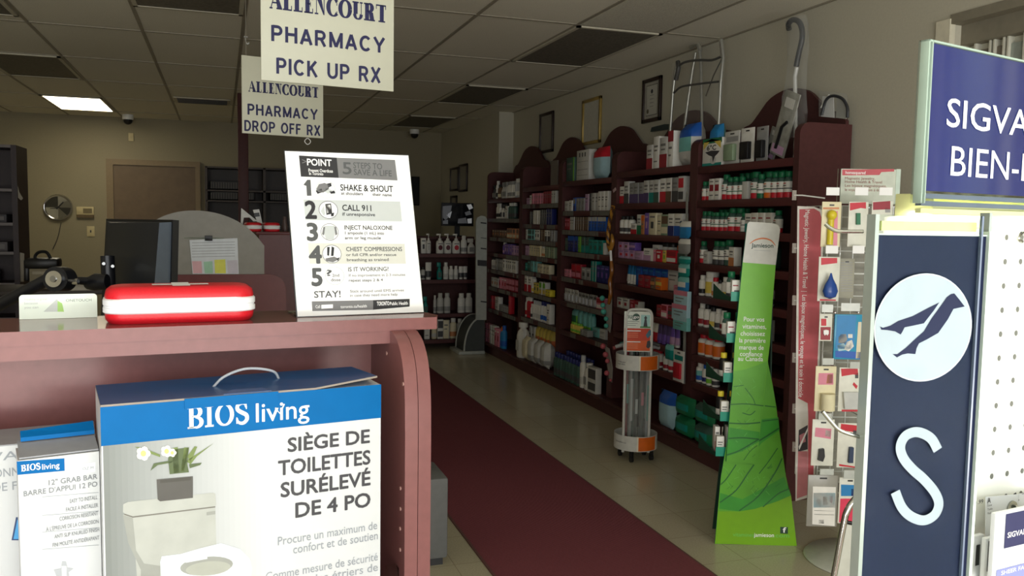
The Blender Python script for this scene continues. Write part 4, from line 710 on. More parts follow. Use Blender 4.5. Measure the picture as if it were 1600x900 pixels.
for k in range(n+1):
    v = vb_+(vt-vb_)*k/n; g.tube([jp.at(u0, v, .002), jp.at(u1, v, .002)], .0022 if k % 4 else .0036, wire, 6)
for u in (u0, u1): g.tube([jp.at(u, vb_, -.26), jp.at(u, vt, -.26)], .0028, wire, 6); [g.tube([jp.at(u, vb_+(vt-vb_)*k/6, 0), jp.at(u, vb_+(vt-vb_)*k/6, -.26)], .0022, wire, 6) for k in range(7)]
part('wire_grid', g, t)
g = G(); g.slab(jp, u0+.01, u1-.01, vb_, vt, -.14, -.132, mat('grey_core_panel', (150, 148, 136), .6)); part('core_panel', g, t)
jt = mat('jewelry_rose', (196, 84, 92), .45); jw = mat('rose_edge_white', (226, 222, 214), .45)
sp_ = Plane(atD(1250, 600, JD+.04), yawU(-40), Z)
g = G(); ol = [(1246, 322), (1272, 323), (1284, 328), (1287, 340), (1283, 500), (1277, 652), (1272, 775), (1243, 783), (1243, 640)]; g.ext([sp_.px(x, y) for x, y in ol], sp_.N*-.004, jw); part('side_panel', g, t)
g = G(); g.ppx([(1249, 327), (1272, 326), (1281, 331), (1284, 342), (1280, 500), (1274, 652), (1270, 770), (1262, 772), (1263, 650), (1262, 630), (1247, 622)], sp_, jt, .0006)
g.ppx([(1247, 705), (1262, 705), (1262, 773), (1245, 779)], sp_, mat('rose_pale', (206, 130, 136), .45), .0006); g.ppx([(1248, 672), (1262, 664), (1262, 702), (1247, 706)], sp_, mat('panel_photo_dark', (50, 44, 48), .45), .0006); g.ppx([(1249, 680), (1257, 676), (1259, 690), (1250, 694)], sp_, mat('panel_photo_pink', (190, 120, 130), .45), .0008); g.ppx([(1248, 698), (1262, 668), (1262, 673), (1249, 703)], sp_, paper, .0009)
a_, b_ = sp_.uv(1270, 328), sp_.uv(1259, 621); dv = Vector((b_[0]-a_[0], b_[1]-a_[1])); rp = Plane(sp_.at(*a_), sp_.U*dv.x+sp_.V*dv.y, sp_.U*-dv.y+sp_.V*dv.x); rp.N = sp_.N
g.text('Magnetic Jewelry, Home Health & Travel  |  Les bijoux magnétiques, le voyage et le soin à domicile', rp, 0, -.028, dv.length, .017, paper, .006, .001)
part('panel_print', g, t)
hp = Plane(atD(1355, 290, JD+.02), jU, Z); g = G(); a, b = hp.uv(1312, 318), hp.uv(1402, 265); g.slab(hp, a[0], b[0], a[1], b[1], -.004, 0, mat('header_pale_green', (206, 212, 196), .45)); g.slab(hp, a[0]-.012, a[0], a[1], b[1], -.006, .002, acrylic); g.slab(hp, b[0]-.004, b[0]+.014, a[1], b[1]+.002, -.006, .002, mat('acrylic_edge_pale', (206, 222, 208), .12)); part('header_card', g, t)
g = G(); g.ppx([(1316, 265), (1397, 264), (1397, 268), (1377, 269), (1374, 273.5), (1316, 274)], hp, jt, .0006); g.tpx('homesquared', hp, (1321, 272), (1352, 272), 4.5, paper, .012, .001)
for s, a, b in (('Magnetic Jewelry,', (1320, 281), (1367, 280.5)), ('Home Health & Travel', (1320, 286.5), (1378, 286)), ('Les bijoux magnétiques,', (1320, 292.5), (1385, 292)), ('le voyage et le soin à domicile', (1320, 299), (1388, 298.5))): g.tpx(s, hp, a, b, 4, mat('header_rust_text', (150, 96, 84), .5), .006, .001)
part('header_print', g, t)
# hooks, tickets and hanging packs
g = G()
for x, y in ((1297, 325), (1341, 325), (1378, 325), (1297, 395), (1338, 395), (1290, 484), (1325, 484), (1289, 566), (1328, 566), (1286, 640), (1325, 640), (1285, 735), (1325, 735)):
    g = G(); p = jp.px(x, y, 0); g.tube([p, p+jp.N*(.095 if y > 720 else .1045)], .0022, steel, 6); part('hook', g, t)
PK = []
def pack(x0, x1, y0, y1, d, label, prints, th=.004, name='hang_pack', rd=None, cat='pack', m=None):
    q = Plane(jp.O+jp.N*d, jU, Z); u0, v1 = q.uv(x0, y0); u1, v0 = q.uv(x1, y1); tt = thing(name, label, cat, q.at((u0+u1)/2, v0), 'packs on the spinner rack')
    g = G(); g.slab(q, u0, u1, v0, v1, -th, 0, m or mat('pack_card_white', (222, 222, 208), .4), .001); part('card', g, tt)
    g = G(); g.slab(q, (u0*.62+u1*.38), (u0*.38+u1*.62), v1-.016, v1-.010, -.001, .0006, black_m)
    for pts, k in prints: g.ppx(pts, q, k if not isinstance(k, str) else pm(k), .0008)
    part('print', g, tt); return tt, q
def blister(tt, q, pts, dp, m, name='product', r=None):
    g = G()
    if r: u, v = q.uv(*pts[0]); u2, v2 = q.uv(*pts[1]); g.tube([q.at(u, v, dp), q.at(u2, v2, dp)], r, m, 12)
    else: g.ext([q.px(x, y, .0005) for x, y in pts], q.N*dp, m, None, True)
    part(name, g, tt)
ymt = mat('thermometer_yellow', (220, 200, 50), .35)
tt, q = pack(1285, 1312, 315, 386, .11, 'cream hang pack holding a yellow thermometer, top of the spinner rack', [([(1286, 324), (1311, 324), (1311, 327), (1286, 327)], 'o'), ([(1303, 330), (1309, 330), (1308, 384), (1302, 384)], 'P')], m=mat('pack_card_cream', (226, 216, 178), .4)); blister(tt, q, [(1298, 332), (1295, 382)], .008, ymt, 'thermometer', .012)
g = G(); g.ball(q.px(1298, 336, .012), .02, ymt); part('bulb_end', g, tt)
tt, q = pack(1327, 1354, 315, 386, .11, 'white hang pack with red top and green strip, on the top row', [([(1328, 317), (1353, 316), (1353, 326), (1345, 325), (1328, 329)], 'R')]); blister(tt, q, [(1337, 333), (1343, 333), (1343, 351), (1337, 351)], .01, pm('G'))
tt, q = pack(1363, 1392, 314, 386, .11, 'white hang pack with crimson top and grey badge, on the top row', [([(1364, 316), (1391, 314), (1391, 327), (1364, 328)], 'r'), ([(1383, 325), (1391, 325), (1391, 332), (1383, 332)], 'g')])
tt, q = pack(1280, 1310, 401, 471, .11, 'white hang pack holding a blue bulb syringe', [([(1283, 403), (1308, 403), (1308, 411), (1283, 414)], 'R'), ([(1281, 467), (1306, 468), (1306, 470), (1281, 470)], 'R')])
g = G(); u, v = q.uv(1293, 464); g.lathe([(.004, 0), (.024, .008), (.032, .03), (.024, .055), (.010, .078), (.003, .1)], mat('bulb_blue', (44, 78, 150), .25), 16, tuple(q.at(u, v-.005, .026)), .7); part('bulb_syringe', g, tt)
tt, q = pack(1312, 1333, 404, 466, .03, 'grey ribbed insert panel behind the bulb syringe pack', [([(1313, 410+k*4), (1332, 410+k*4), (1332, 411+k*4), (1313, 411+k*4)], 'g') for k in range(12)], m=mat('pack_card_grey', (160, 158, 142), .5))
tt, q = pack(1281, 1299, 490, 533, .11, 'small pack with a white tooth on dark red', [([(1283, 498), (1291, 498), (1291, 509), (1283, 509)], 'R'), ([(1282, 511), (1298, 511), (1297, 531), (1282, 531)], 'r')]); blister(tt, q, [(1286, 516), (1290, 515), (1294, 516), (1294, 521), (1292, 524), (1290, 522), (1288, 524), (1286, 521)], .006, paper, 'tooth')
tt, q = pack(1305, 1347, 491, 562, .11, 'turquoise pouch printed with a mother and baby', [([(1308, 493), (1338, 493), (1334, 545), (1305, 545)], 'b'), ([(1305, 548), (1345, 550), (1345, 561), (1305, 558)], 'B'), ([(1341, 503), (1346, 503), (1344, 560), (1337, 560)], 'c'), ([(1310, 527), (1314, 522), (1322, 522), (1324, 530), (1320, 537), (1310, 536)], 'g'), ([(1308, 540), (1318, 536), (1326, 546), (1310, 549)], 'L'), ([(1323, 534), (1331, 531), (1334, 541), (1326, 549), (1319, 546)], 'W'), ([(1325, 522), (1332, 522), (1332, 528), (1325, 528)], 'W')], th=.012, m=mat('pouch_turquoise', (52, 150, 188), .3))
tt, q = pack(1275, 1304, 572, 643, .11, 'cream hang pack with a rolled bandage', [([(1279, 583), (1302, 583), (1302, 601), (1278, 601)], 'P'), ([(1293, 585), (1301, 585), (1301, 599), (1291, 599)], 'o')], m=mat('pack_card_cream', (226, 216, 178), .4)); blister(tt, q, [(1292, 614), (1291, 640)], .012, mat('bandage_cream', (226, 218, 180), .6), 'bandage', .028)
tt, q = pack(1312, 1343, 574, 643, .11, 'white hang pack with red top and pill tray', [([(1314, 576), (1340, 576), (1341, 586), (1333, 585), (1315, 588)], 'R'), ([(1334, 597), (1340, 603), (1338, 608), (1332, 601)], 'R'), ([(1315, 640), (1342, 640), (1342, 643), (1315, 643)], 'R'), ([(1336, 583), (1341, 583), (1341, 591), (1336, 591)], 'd')]); blister(tt, q, [(1316, 612), (1340, 612), (1342, 638), (1318, 638)], .015, mat('clear_blister_grey', (196, 198, 194), .2), 'pill_tray')
tt, q = pack(1270, 1301, 655, 728, .11, 'hang pack holding a small black ring holder', [([(1274, 668), (1299, 670), (1298, 686), (1273, 682)], 'P'), ([(1290, 672), (1298, 673), (1297, 683), (1289, 681)], 'W')]); blister(tt, q, [(1279, 701), (1286, 700), (1287, 712), (1284, 720), (1277, 718)], .014, black_m)
tt, q = pack(1310, 1341, 661, 731, .11, 'hang pack holding a navy strap under a red top', [([(1314, 662), (1341, 665), (1340, 676), (1313, 672)], 'R'), ([(1311, 725), (1337, 729), (1337, 731), (1311, 728)], 'R'), ([(1333, 672), (1340, 673), (1339, 681), (1333, 680)], 'd')]); blister(tt, q, [(1326, 698), (1332, 698), (1331, 722), (1324, 722)], .014, mat('strap_navy', (44, 60, 90), .5), 'strap')
tt, q = pack(1263, 1307, 742, 823, .10, 'clear bag with a leaflet showing swimmers', [([(1270, 760), (1306, 761), (1304, 822), (1269, 819)], 'W'), ([(1271, 770), (1305, 770), (1305, 793), (1271, 793)], 'L'), ([(1276, 780), (1282, 780), (1283, 792), (1273, 792)], 'o'), ([(1286, 776), (1292, 776), (1294, 788), (1286, 790)], 'n'), ([(1296, 775), (1301, 776), (1300, 786), (1295, 784)], 'P'), ([(1279, 812), (1287, 812), (1287, 818), (1279, 818)], 'K'), ([(1272, 797), (1303, 798), (1303, 799), (1272, 798)], 'g'), ([(1272, 803), (1303, 804), (1303, 805), (1272, 804)], 'g')], m=mat('bag_film_grey', (150, 148, 138), .25))
tt, q = pack(1312, 1342, 746, 818, .11, 'pink pack with a teal top at the lowest row', [([(1314, 757), (1341, 758), (1341, 775), (1314, 775)], 'b'), ([(1313, 779), (1341, 779), (1339, 816), (1311, 816)], mat('neon_pink', (226, 60, 92), .5)), ([(1330, 764), (1337, 764), (1337, 775), (1330, 775)], 'N')])
g = G()
for x0, x1, y0, y1 in ((1291, 1312, 293, 305), (1336, 1357, 293, 305), (1374, 1395, 293, 305), (1290, 1310, 384, 396), (1332, 1351, 384, 396)):
    q = Plane(jp.O+jp.N*.135, jU, Z); a, b = q.uv(x0, y1); c, d = q.uv(x1, y0); g = G(); g.slab(q, a, c, b, d, -.0015, 0, paper); part('price_ticket', g, t)
for x0, x1, y0, y1 in ((1284, 1302, 476, 488), (1314, 1344, 474, 486), (1285, 1303, 560, 570), (1328, 1345, 566, 576), (1279, 1300, 646, 656), (1318, 1340, 735, 748), (1281, 1303, 733, 742)):
    g = G(); q = Plane(jp.O+jp.N*.135, jU, Z); a, b = q.uv(x0, y1); c, d = q.uv(x1, y0); g.slab(q, a, c, b, d, -.0015, 0, mat('clear_ticket', (186, 190, 182), .2)); part('price_ticket', g, t)
g = G()
for y in (305, 388, 470, 560, 640, 700):
    g = G(); p = sp_.px(1249, y, .0); g.slab(sp_, sp_.uv(1249, y)[0]-.028, sp_.uv(1249, y)[0]-.012, sp_.uv(1249, y)[1]-.02, sp_.uv(1249, y)[1]+.02, -.02, -.008, mat('clip_grey', (150, 140, 130), .4)); g.tube([sp_.at(sp_.uv(1249, y)[0]-.02, sp_.uv(1249, y)[1], -.01), sp_.at(sp_.uv(1249, y)[0]+.01, sp_.uv(1249, y)[1], -.01), jp.at(u0, jp.uv(1285, y+4)[1], -.05)], .003, wire, 6); part('side_clip', g, t)
# white wire basket and leaflet sheets farther right, behind the header
g = G(); q = Plane(atD(1430, 330, 3.6), jU, Z)
tt = thing('leaflet_sheet', 'pale printed sheet in the wire rack just left of the navy header', 'sheet', q.px(1430, 360)); g.ext([q.px(x, y) for x, y in ((1416, 306), (1452, 304), (1452, 360), (1416, 362))], q.N*-.004, mat('sheet_pale', (196, 204, 200), .5, noise=.12, scale=40)); part('sheet', g, tt)
g = G(); g.tube([q.px(1404, 309, .01), q.px(1460, 302, .01)], .003, wire); g.tube([q.px(1404, 322, .01), q.px(1460, 316, .01)], .003, wire); g.tube([q.px(1404, 305, .01), q.px(1404, 380, .01)], .004, wire); part('wire', g, tt)

# bottles and cartons on the tower trays are built with the small goods below
# ------------------------------------------------------------------ wall shelving: five bays along the right wall
BAYS = {'A': (3.645, 4.66, [1.79, 1.585, 1.40, 1.20, 1.00, .81, .63, .46], 'nearest bay'), 'B': (4.66, 5.79, [1.81, 1.58, 1.36, 1.18, .99, .81, .63, .46], 'second bay'),
        'C': (5.79, 6.85, [1.78, 1.53, 1.37, 1.19, .97, .76, .51], 'third bay'), 'D': (6.85, 7.865, [1.76, 1.60, 1.41, 1.26, 1.11, .96, .76, .51], 'fourth bay'),
        'E': (7.865, 8.99, [1.67, 1.46, 1.26, 1.09, .91, .72, .48], 'farthest bay')}
SFX = 2.785; tag_m = mat('price_tag_grey', (112, 110, 102), .5); lip_m = mat('shelf_lip_maroon', (84, 40, 40), .4)
BL = {'A': 'maroon wall shelving bay nearest the camera, behind the green tower', 'B': 'maroon wall shelving bay behind the round cane rack, under the walker', 'C': 'maroon wall shelving bay beside the twisted gold cane', 'D': 'maroon wall shelving bay holding orange packs low down', 'E': 'maroon wall shelving bay farthest from the camera'}
for k, (y0, y1, shelves, ph) in BAYS.items():
    t = thing('shelving_bay', BL[k], 'shelving', (2.9, (y0+y1)/2, 0), 'maroon wall shelving')
    yc = (y0+y1)/2; hw = (y1-y0)/2-.02
    g = G(); ar = [(3.075, y0+.02, .02), (3.075, y1-.02, .02), (3.075, y1-.02, 1.99)] + [Vector((3.075, yc+hw*a, b)) for a, b in [(p.x, p.y) for p in catmull([(.94, 2.02, 0), (.86, 2.045, 0), (.72, 2.06, 0), (.55, 2.12, 0), (.34, 2.19, 0), (0, 2.222, 0), (-.34, 2.19, 0), (-.55, 2.12, 0), (-.72, 2.06, 0), (-.86, 2.045, 0), (-.94, 2.02, 0)], 3)]] + [(3.075, y0+.02, 1.99)]
    g.ext(ar, (.02, 0, 0), maroon2); part('back_panel', g, t)
    for a, b in ((y0, y0+.045), (y1-.045, y1)):
        g = G(); pr_ = [(3.10, 0), (3.10, 1.97), (2.84, 1.97)]+[(2.78+.06-.06*math.sin(i*math.pi/10), 1.97-.06+.06*math.cos(i*math.pi/10)) for i in range(1, 6)]+[(2.78, 0)]
        g.ext([(x, a, z) for x, z in pr_], (0, b-a, 0), maroon2, maroon2, True); part('upright', g, t)
    for i, z in enumerate(shelves):
        g = G(); g.box(SFX, 3.075, y0+.045, y1-.045, z-.022, z, maroon2); g.box(SFX-.004, SFX+.012, y0+.046, y1-.046, z-.04, z+.003, lip_m, .002); o = part('shelf', g, t)
        if k in 'CDE' and i:
            g = G(); random.seed(i*7+ord(k)); y = y0+.05
            while y < y1-.1:
                wd = random.choice((.035, .05, .05, .11, .2))
                if random.random() < .72: g.box(SFX-.0065, SFX-.0045, y, min(y+wd, y1-.05), z-.036, z+.001, tag_m)
                y += wd+.012
            r = bpy.data.objects.new('price_rail', g.mesh('price_rail', BASE[t.name])); COL.objects.link(r); r.parent = o
    g = G(); g.box(2.70, 2.779, y0, y1-.001, .10, .12, maroon2, .002); g.box(2.778, 3.075, y0+.045, y1-.045, .10, .12, maroon2); g.box(2.74, 2.779, y0, y1-.001, 0, .10, maroon2); part('base_deck', g, t)

# ------------------------------------------------------------------ small goods, each built once per design then copied
PROTO = {}
txt_m = mat('small_print_grey', (120, 118, 116), .5)
DES = {'plain': [], 'lines': [(.14, .8, .66, .72, 'x'), (.14, .7, .54, .59, 'x'), (.14, .75, .2, .24, 'x')],
       'redbase': [(0, 1, 0, .24, 1), (.14, .8, .76, .82, 'x'), (.1, .86, .58, .65, 1), (.2, .9, .36, .42, 2)], 'band': [(0, 1, .36, .64, 1), (.15, .8, .78, .84, 'x'), (.15, .7, .14, .19, 'x')],
       'top': [(0, 1, .7, 1, 1), (.15, .75, .5, .56, 'x'), (.15, .6, .3, .35, 'x')], 'square': [(.14, .86, .42, .72, 1), (.18, .8, .84, .89, 'x'), (.18, .82, .2, .25, 'x')],
       'split': [(0, .5, 0, 1, 1), (.58, .92, .7, .76, 'x')], 'base': [(0, 1, 0, .45, 1), (.15, .8, .72, .8, 'x'), (.2, .75, .58, .63, 'x')], 'spot': [(.3, .7, .3, .6, 1), (.15, .85, .78, .86, 2)],
       'edge': [(.86, 1, 0, 1, 1), (.12, .7, .7, .77, 'x'), (.12, .6, .5, .55, 'x')], 'two': [(.05, .95, .55, .92, 1), (.05, .95, .1, .4, 2)], 'swoosh': [(.05, .95, .28, .4, 1), (.3, .95, .4, .5, 1), (.12, .8, .7, .76, 2)]}
def mk(root_name, meshes):
    o = bpy.data.objects.new(root_name, meshes[0]); ch = []
    for n, m in meshes[1:]:
        c = bpy.data.objects.new(n, m); c.parent = o; ch.append(c)
    return o, ch
def proto(kind, w_, d, h, base='W', des='lines', c1='R', c2='x', cap='W'):
    key = (kind, w_, d, h, base, des, c1, c2, cap)
    if key in PROTO: return PROTO[key]
    cm = {1: c1, 2: c2}; B = pm(base); C = pm(cap)
    inkof = lambda q: txt_m if q == 'x' else (txt_m if cm.get(q) == 'x' else pm(cm[q]))
    front = Plane((-w_/2, -d/2, 0), (1, 0, 0), (0, 0, 1))
    def pr(g, z0=0, z1=h, off=.0006, wid=w_):
        for i, (a, b, c, e, q) in enumerate(DES[des]): g.rect(front, w_/2-wid/2+a*wid, w_/2-wid/2+b*wid, z0+c*(z1-z0), z0+e*(z1-z0), inkof(q), off+i*.0001)
    g = G(); extra = []; nm = {'box': 'carton'}.get(kind, kind)
    if kind == 'box':
        g.box(-w_/2, w_/2, -d/2, d/2, 0, h, B, min(.0012, w_*.05)); pr(g)
    elif kind == 'bottle':
        r = w_/2; nk = h*.80; g.lathe([(r*.94, 0), (r, .003), (r, nk*.86), (r*.9, nk*.93), (r*.6, nk)], B, 14, sy=d/w_)
        bd = pm(c1) if c1 != 'x' else txt_m; g2 = G(); g2.lathe([(r*1.012, nk*.14), (r*1.012, nk*.40), (r*1.012, nk*.42), (r*1.012, nk*.74)], B, 14, sy=d/w_, mats=[bd, bd, pm(c2) if c2 != 'x' else B, pm(c2) if c2 != 'x' else B]); g3 = G(); g3.lathe([(r*.66, nk), (r*.68, nk+.002), (r*.68, h-.003), (r*.62, h)], C, 14, sy=min(1, d/w_*1.1))
        extra = [('label_band', g2.mesh('label_band')), ('cap', g3.mesh('cap'))]
    elif kind == 'vitamin_bottle':
        r = w_/2; G_ = pm('E'); g.lathe([(r*.94, 0), (r*.96, .003), (r*.96, h*.66), (r*.8, h*.74), (r*.6, h*.79)], G_, 14); g2 = G(); R2 = r*1.03
        g2.lathe([(R2, h*.02), (R2, h*.2), (R2, h*.22), (R2, h*.34), (R2, h*.38), (R2, h*.62)], B, 14, mats=[pm(c1), pm(c1), B, pm(c2) if c2 != 'x' else B, B]); q_ = Plane((0, -R2, 0), (1, 0, 0), (0, 0, 1)); g2.rect(q_, -r*.45, r*.45, h*.44, h*.48, txt_m, .0012); g2.rect(q_, -r*.4, r*.4, h*.53, h*.56, pm(c1), .0012)
        g3 = G(); g3.lathe([(r*.72, h*.79), (r*.76, h*.8), (r*.76, h*.985), (r*.7, h)], C, 14); extra = [('label_band', g2.mesh('label_band')), ('cap', g3.mesh('cap'))]
    elif kind == 'jar':
        r = w_/2; g.lathe([(r*.9, 0), (r, .004), (r, h*.68), (r*.9, h*.76), (r*.84, h*.78)], B, 16); g2 = G(); g2.lathe([(r*1.01, h*.14), (r*1.01, h*.6)], pm(c1), 16); g3 = G(); g3.lathe([(r*.92, h*.77), (r*.94, h*.8), (r*.94, h*.97), (r*.88, h)], C, 16)
        extra = [('label_band', g2.mesh('label_band')), ('lid', g3.mesh('lid'))]
    elif kind == 'pump_bottle':
        r = w_/2; g.lathe([(r*.9, 0), (r, .006), (r, h*.52), (r*.85, h*.62), (r*.4, h*.68)], B, 14, sy=d/w_); g.disc(Plane((0, -d/2*1.02, h*.3), (1, 0, 0), (0, 0, 1)), 0, 0, r*.55, h*.13, pm(c1), .001, 12); g.rect(Plane((0, -d/2*1.02, h*.5), (1, 0, 0), (0, 0, 1)), -r*.6, r*.6, -.006, .004, txt_m, .001)
        g3 = G(); g3.lathe([(r*.42, h*.68), (r*.42, h*.76), (r*.14, h*.77), (r*.14, h*.92)], C, 12); g3.box(-r*.9, r*.25, -.008, .008, h*.92, h, C, .003); extra = [('pump', g3.mesh('pump'))]
    elif kind == 'tube':
        r = w_/2; n = 12; rings = []
        for f, z in ((.8, 0), (.8, h*.12), (1, h*.14), (1, h*.5), (1.02, h)):
            sy = d/w_*(1-.92*max(0, (z-h*.3)/(h*.7))); rings.append([g.bm.verts.new((r*f*math.cos(2*math.pi*k/n), r*f*sy*math.sin(2*math.pi*k/n), z)) for k in range(n)])
        for i, (a, b) in enumerate(zip(rings, rings[1:])): g._fin([g.bm.faces.new((a[k], a[(k+1) % n], b[(k+1) % n], b[k])) for k in range(n)], C if i < 2 else (pm(c1) if i == 2 and c1 != 'x' else B), True)
        g._fin([g.bm.faces.new(rings[0][::-1]), g.bm.faces.new(rings[-1])], B)
    elif kind == 'spray_bottle':
        r = w_/2; g.lathe([(r*.95, 0), (r, .004), (r, h*.45), (r*.5, h*.66), (r*.34, h*.72)], B, 14, sy=d/w_); g.rect(Plane((0, -d/2, 0), (1, 0, 0), (0, 0, 1)), -r*.6, r*.6, h*.12, h*.42, pm(c1), .002)
        g3 = G(); g3.box(-r*1.0, r*.5, -.012, .012, h*.72, h, C, .006); extra = [('trigger', g3.mesh('trigger'))]
    elif kind in ('pouch', 'soft_pack'):
        n = 6; F = []; Bk = []
        for i in range(n+1):
            for j in range(n+1):
                a, b = i/n*2-1, j/n*2-1; bul = (max(0, 1-a**4)*max(0, 1-b**4))**.5; x = a*w_/2*(1-.05*b*b); z = (b+1)/2*h
                F.append(g.bm.verts.new((x, -d/2*bul, z))); Bk.append(g.bm.verts.new((x, d/2*bul, z)))
        ix = lambda i, j: i*(n+1)+j; fs = []
        for i in range(n):
            for j in range(n):
                f = g.bm.faces.new((F[ix(i, j)], F[ix(i+1, j)], F[ix(i+1, j+1)], F[ix(i, j+1)])); f.smooth = True; f.material_index = g.mi(pm(c1) if (j in (1,) and des not in ('plain', 'top')) or (des == 'top' and j >= 4) else (pm(c2) if c2 != 'x' and 1 < j < 4 and 0 < i < n-1 else B))
                f = g.bm.faces.new((Bk[ix(i, j)], Bk[ix(i, j+1)], Bk[ix(i+1, j+1)], Bk[ix(i+1, j)])); f.smooth = True; f.material_index = g.mi(B)
        edge = [ix(i, 0) for i in range(n+1)]+[ix(n, j) for j in range(1, n+1)]+[ix(i, n) for i in range(n-1, -1, -1)]+[ix(0, j) for j in range(n-1, 0, -1)]
        bmesh.ops.remove_doubles(g.bm, verts=[x for e in edge for x in (F[e], Bk[e])], dist=1e-5)
    elif kind == 'blister_card':
        g.box(-w_/2, w_/2, -.002, .002, 0, h, B, .0006); g.rect(front, w_*.36, w_*.64, h*.9, h*.94, black_m, d/2-.0017+.0002-.0) if 0 else None
        q = Plane((-w_/2, -.002, 0), (1, 0, 0), (0, 0, 1)); g.rect(q, w_*.36, w_*.64, h*.9, h*.94, black_m, .0005); g.rect(q, w_*.1, w_*.9, h*.68, h*.84, pm(c1), .0005)
        g.box(-w_*.32, w_*.32, -d, -.002, h*.1, h*.6, pm(c2) if c2 != 'x' else B, .004)
    elif kind == 'jug':
        r = w_/2; g.lathe([(r*.92, 0), (r, .008), (r, h*.62), (r*.82, h*.74), (r*.5, h*.82), (r*.46, h*.86)], B, 16, sy=d/w_); g2 = G(); g2.rect(Plane((0, -d/2, 0), (1, 0, 0), (0, 0, 1)), -r*.5, r*.5, h*.2, h*.5, pm(c1), .002); g3 = G(); g3.lathe([(r*.52, h*.86), (r*.54, h*.88), (r*.54, h*.99), (r*.5, h)], C, 14); g4 = G(); g4.tube(catmull([(r*.45, -d*.2, h*.78), (r*.95, -d*.25, h*.72), (r*1.1, -d*.25, h*.55), (r*.97, -d*.22, h*.4)], 4), .010, B); extra = [('label', g2.mesh('label')), ('lid', g3.mesh('lid')), ('handle', g4.mesh('handle'))]
    PROTO[key] = (nm, g.mesh(nm), extra); return PROTO[key]
def place(p, loc, rz, label, cat, group):
    nm, me, extra = p; o = bpy.data.objects.new(nm, me); COL.objects.link(o); o.location = loc; o.rotation_euler = (0, 0, rz); o['label'] = label; o['category'] = cat; o['group'] = group
    for n, m in extra: c = bpy.data.objects.new(n, m); COL.objects.link(c); c.parent = o
    return o
CAT = {'vitamin_bottle': 'bottle', 'box': 'carton', 'bottle': 'bottle', 'jar': 'jar', 'pump_bottle': 'bottle', 'tube': 'tube', 'spray_bottle': 'bottle', 'pouch': 'pouch', 'soft_pack': 'bag', 'blister_card': 'pack', 'jug': 'jug'}
rnd = random.Random(11); SEEN = {}
SN = ['top deck', 'first shelf', 'second shelf', 'third shelf', 'fourth shelf', 'fifth shelf', 'sixth shelf', 'seventh shelf']
def uniq(lab):
    SEEN[lab] = SEEN.get(lab, 0)+1; return lab
def row(bay, si, items, start=.0, xoff=.012, gap=1.06, back=False):
    """items from the far end to the near end: (kind, w, d, h, base, design, c1, c2, cap, count, words) or a number = empty metres"""
    y0, y1, sh, ph = BAYS[bay]
    if si == 'base': z, xf, where = .1205, 2.705+(0 if xoff == .012 else xoff), 'base of the %s' % ph
    else: z, xf, where = sh[si]+.0032, SFX+xoff, '%s of the %s' % (SN[si], ph)
    y = y1-.052-start; lim = y0+.05
    for it in items:
        if not isinstance(it, tuple): y -= it; continue
        kind, w_, d, h, base, des, c1, c2, cap, n, words = it
        if si != 'base' and si > 0: h = round(min(h, sh[si-1]-.042-z-.004), 4)
        p = proto(kind, w_, d, h, base, des, c1, c2, cap); lab = '%s, %s' % (words, where)
        for k in range(n):
            if y-w_ < lim: break
            jx = rnd.uniform(0, .008); place(p, (xf+d/2+.001+jx, y-w_/2, z), -math.pi/2+rnd.uniform(-.05, .05)*(0 if w_ > .15 else 1), lab, CAT[kind], words+' row, '+where); y -= w_*gap+.001
W3 = 'x'
def b(w_, h, base, des, c1, n, words, c2='x', d=.05): return ('box', w_, d, h, base, des, c1, c2, 'W', n, words)
def bo(w_, h, base, c1, cap, n, words, c2='x'): return ('bottle', w_, w_, h, base, 'plain', c1, c2, cap, n, words)
GC = 'G'
# --- nearest bay (vitamins)
def vb(w_, h, n, words, c1='R', c2='x'): return ('vitamin_bottle', w_, w_, h, 'W', 'plain', c1, c2, 'G', n, words)
row('A', 1, [vb(.042, .115, 2, 'small dark bottle with red-based label and green cap'), b(.058, .128, 'W', 'square', 'r', 2, 'tall white carton with maroon square'), vb(.052, .148, 1, 'tall green-capped bottle beside the maroon-square cartons', 'R', 'd'), vb(.05, .13, 3, 'green-capped bottle with red and green label', 'R', 'G'), b(.05, .10, 'w', 'plain', 'g', 1, 'plain grey carton turned sideways'), .015, vb(.06, .15, 1, 'wide green-capped bottle with red-based label', 'R', 'G'), vb(.052, .135, 1, 'green-capped bottle with green-based label', 'G', 'd'), vb(.066, .145, 1, 'broad green-capped bottle with orange-based label', 'O', 'G'), vb(.05, .14, 3, 'green-capped bottle at the near end', 'R', 'd')], .0)
row('A', 1, [.25, vb(.05, .16, 3, 'green-capped bottle in the back row'), .06, vb(.052, .16, 4, 'taller green-capped bottle in the back row')], .0, .10)
row('A', 2, [vb(.047, .118, 2, 'green-capped bottle with swirl label at the far end', 'R', 'd'), vb(.044, .112, 4, 'small green-capped bottle with red-based label', 'R', 'G'), vb(.062, .15, 2, 'large green-capped bottle with red-based label', 'R', 'G'), vb(.045, .108, 1, 'low green-capped bottle with grey print', 'w', 'd'), b(.062, .105, 'W', 'base', 'T', 1, 'white carton with dark lettering and teal foot'), b(.058, .108, 'W', 'swoosh', 'd', 3, 'white carton with black swoosh', 'r'), vb(.048, .12, 1, 'green-capped bottle with red base at the near end')], .0)
row('A', 2, [.05, vb(.046, .13, 5, 'green-capped bottle behind the small ones'), vb(.055, .155, 1, 'big green-capped bottle behind the large ones'), .09, vb(.046, .135, 3, 'green-capped bottle behind the swoosh cartons')], .0, .10)
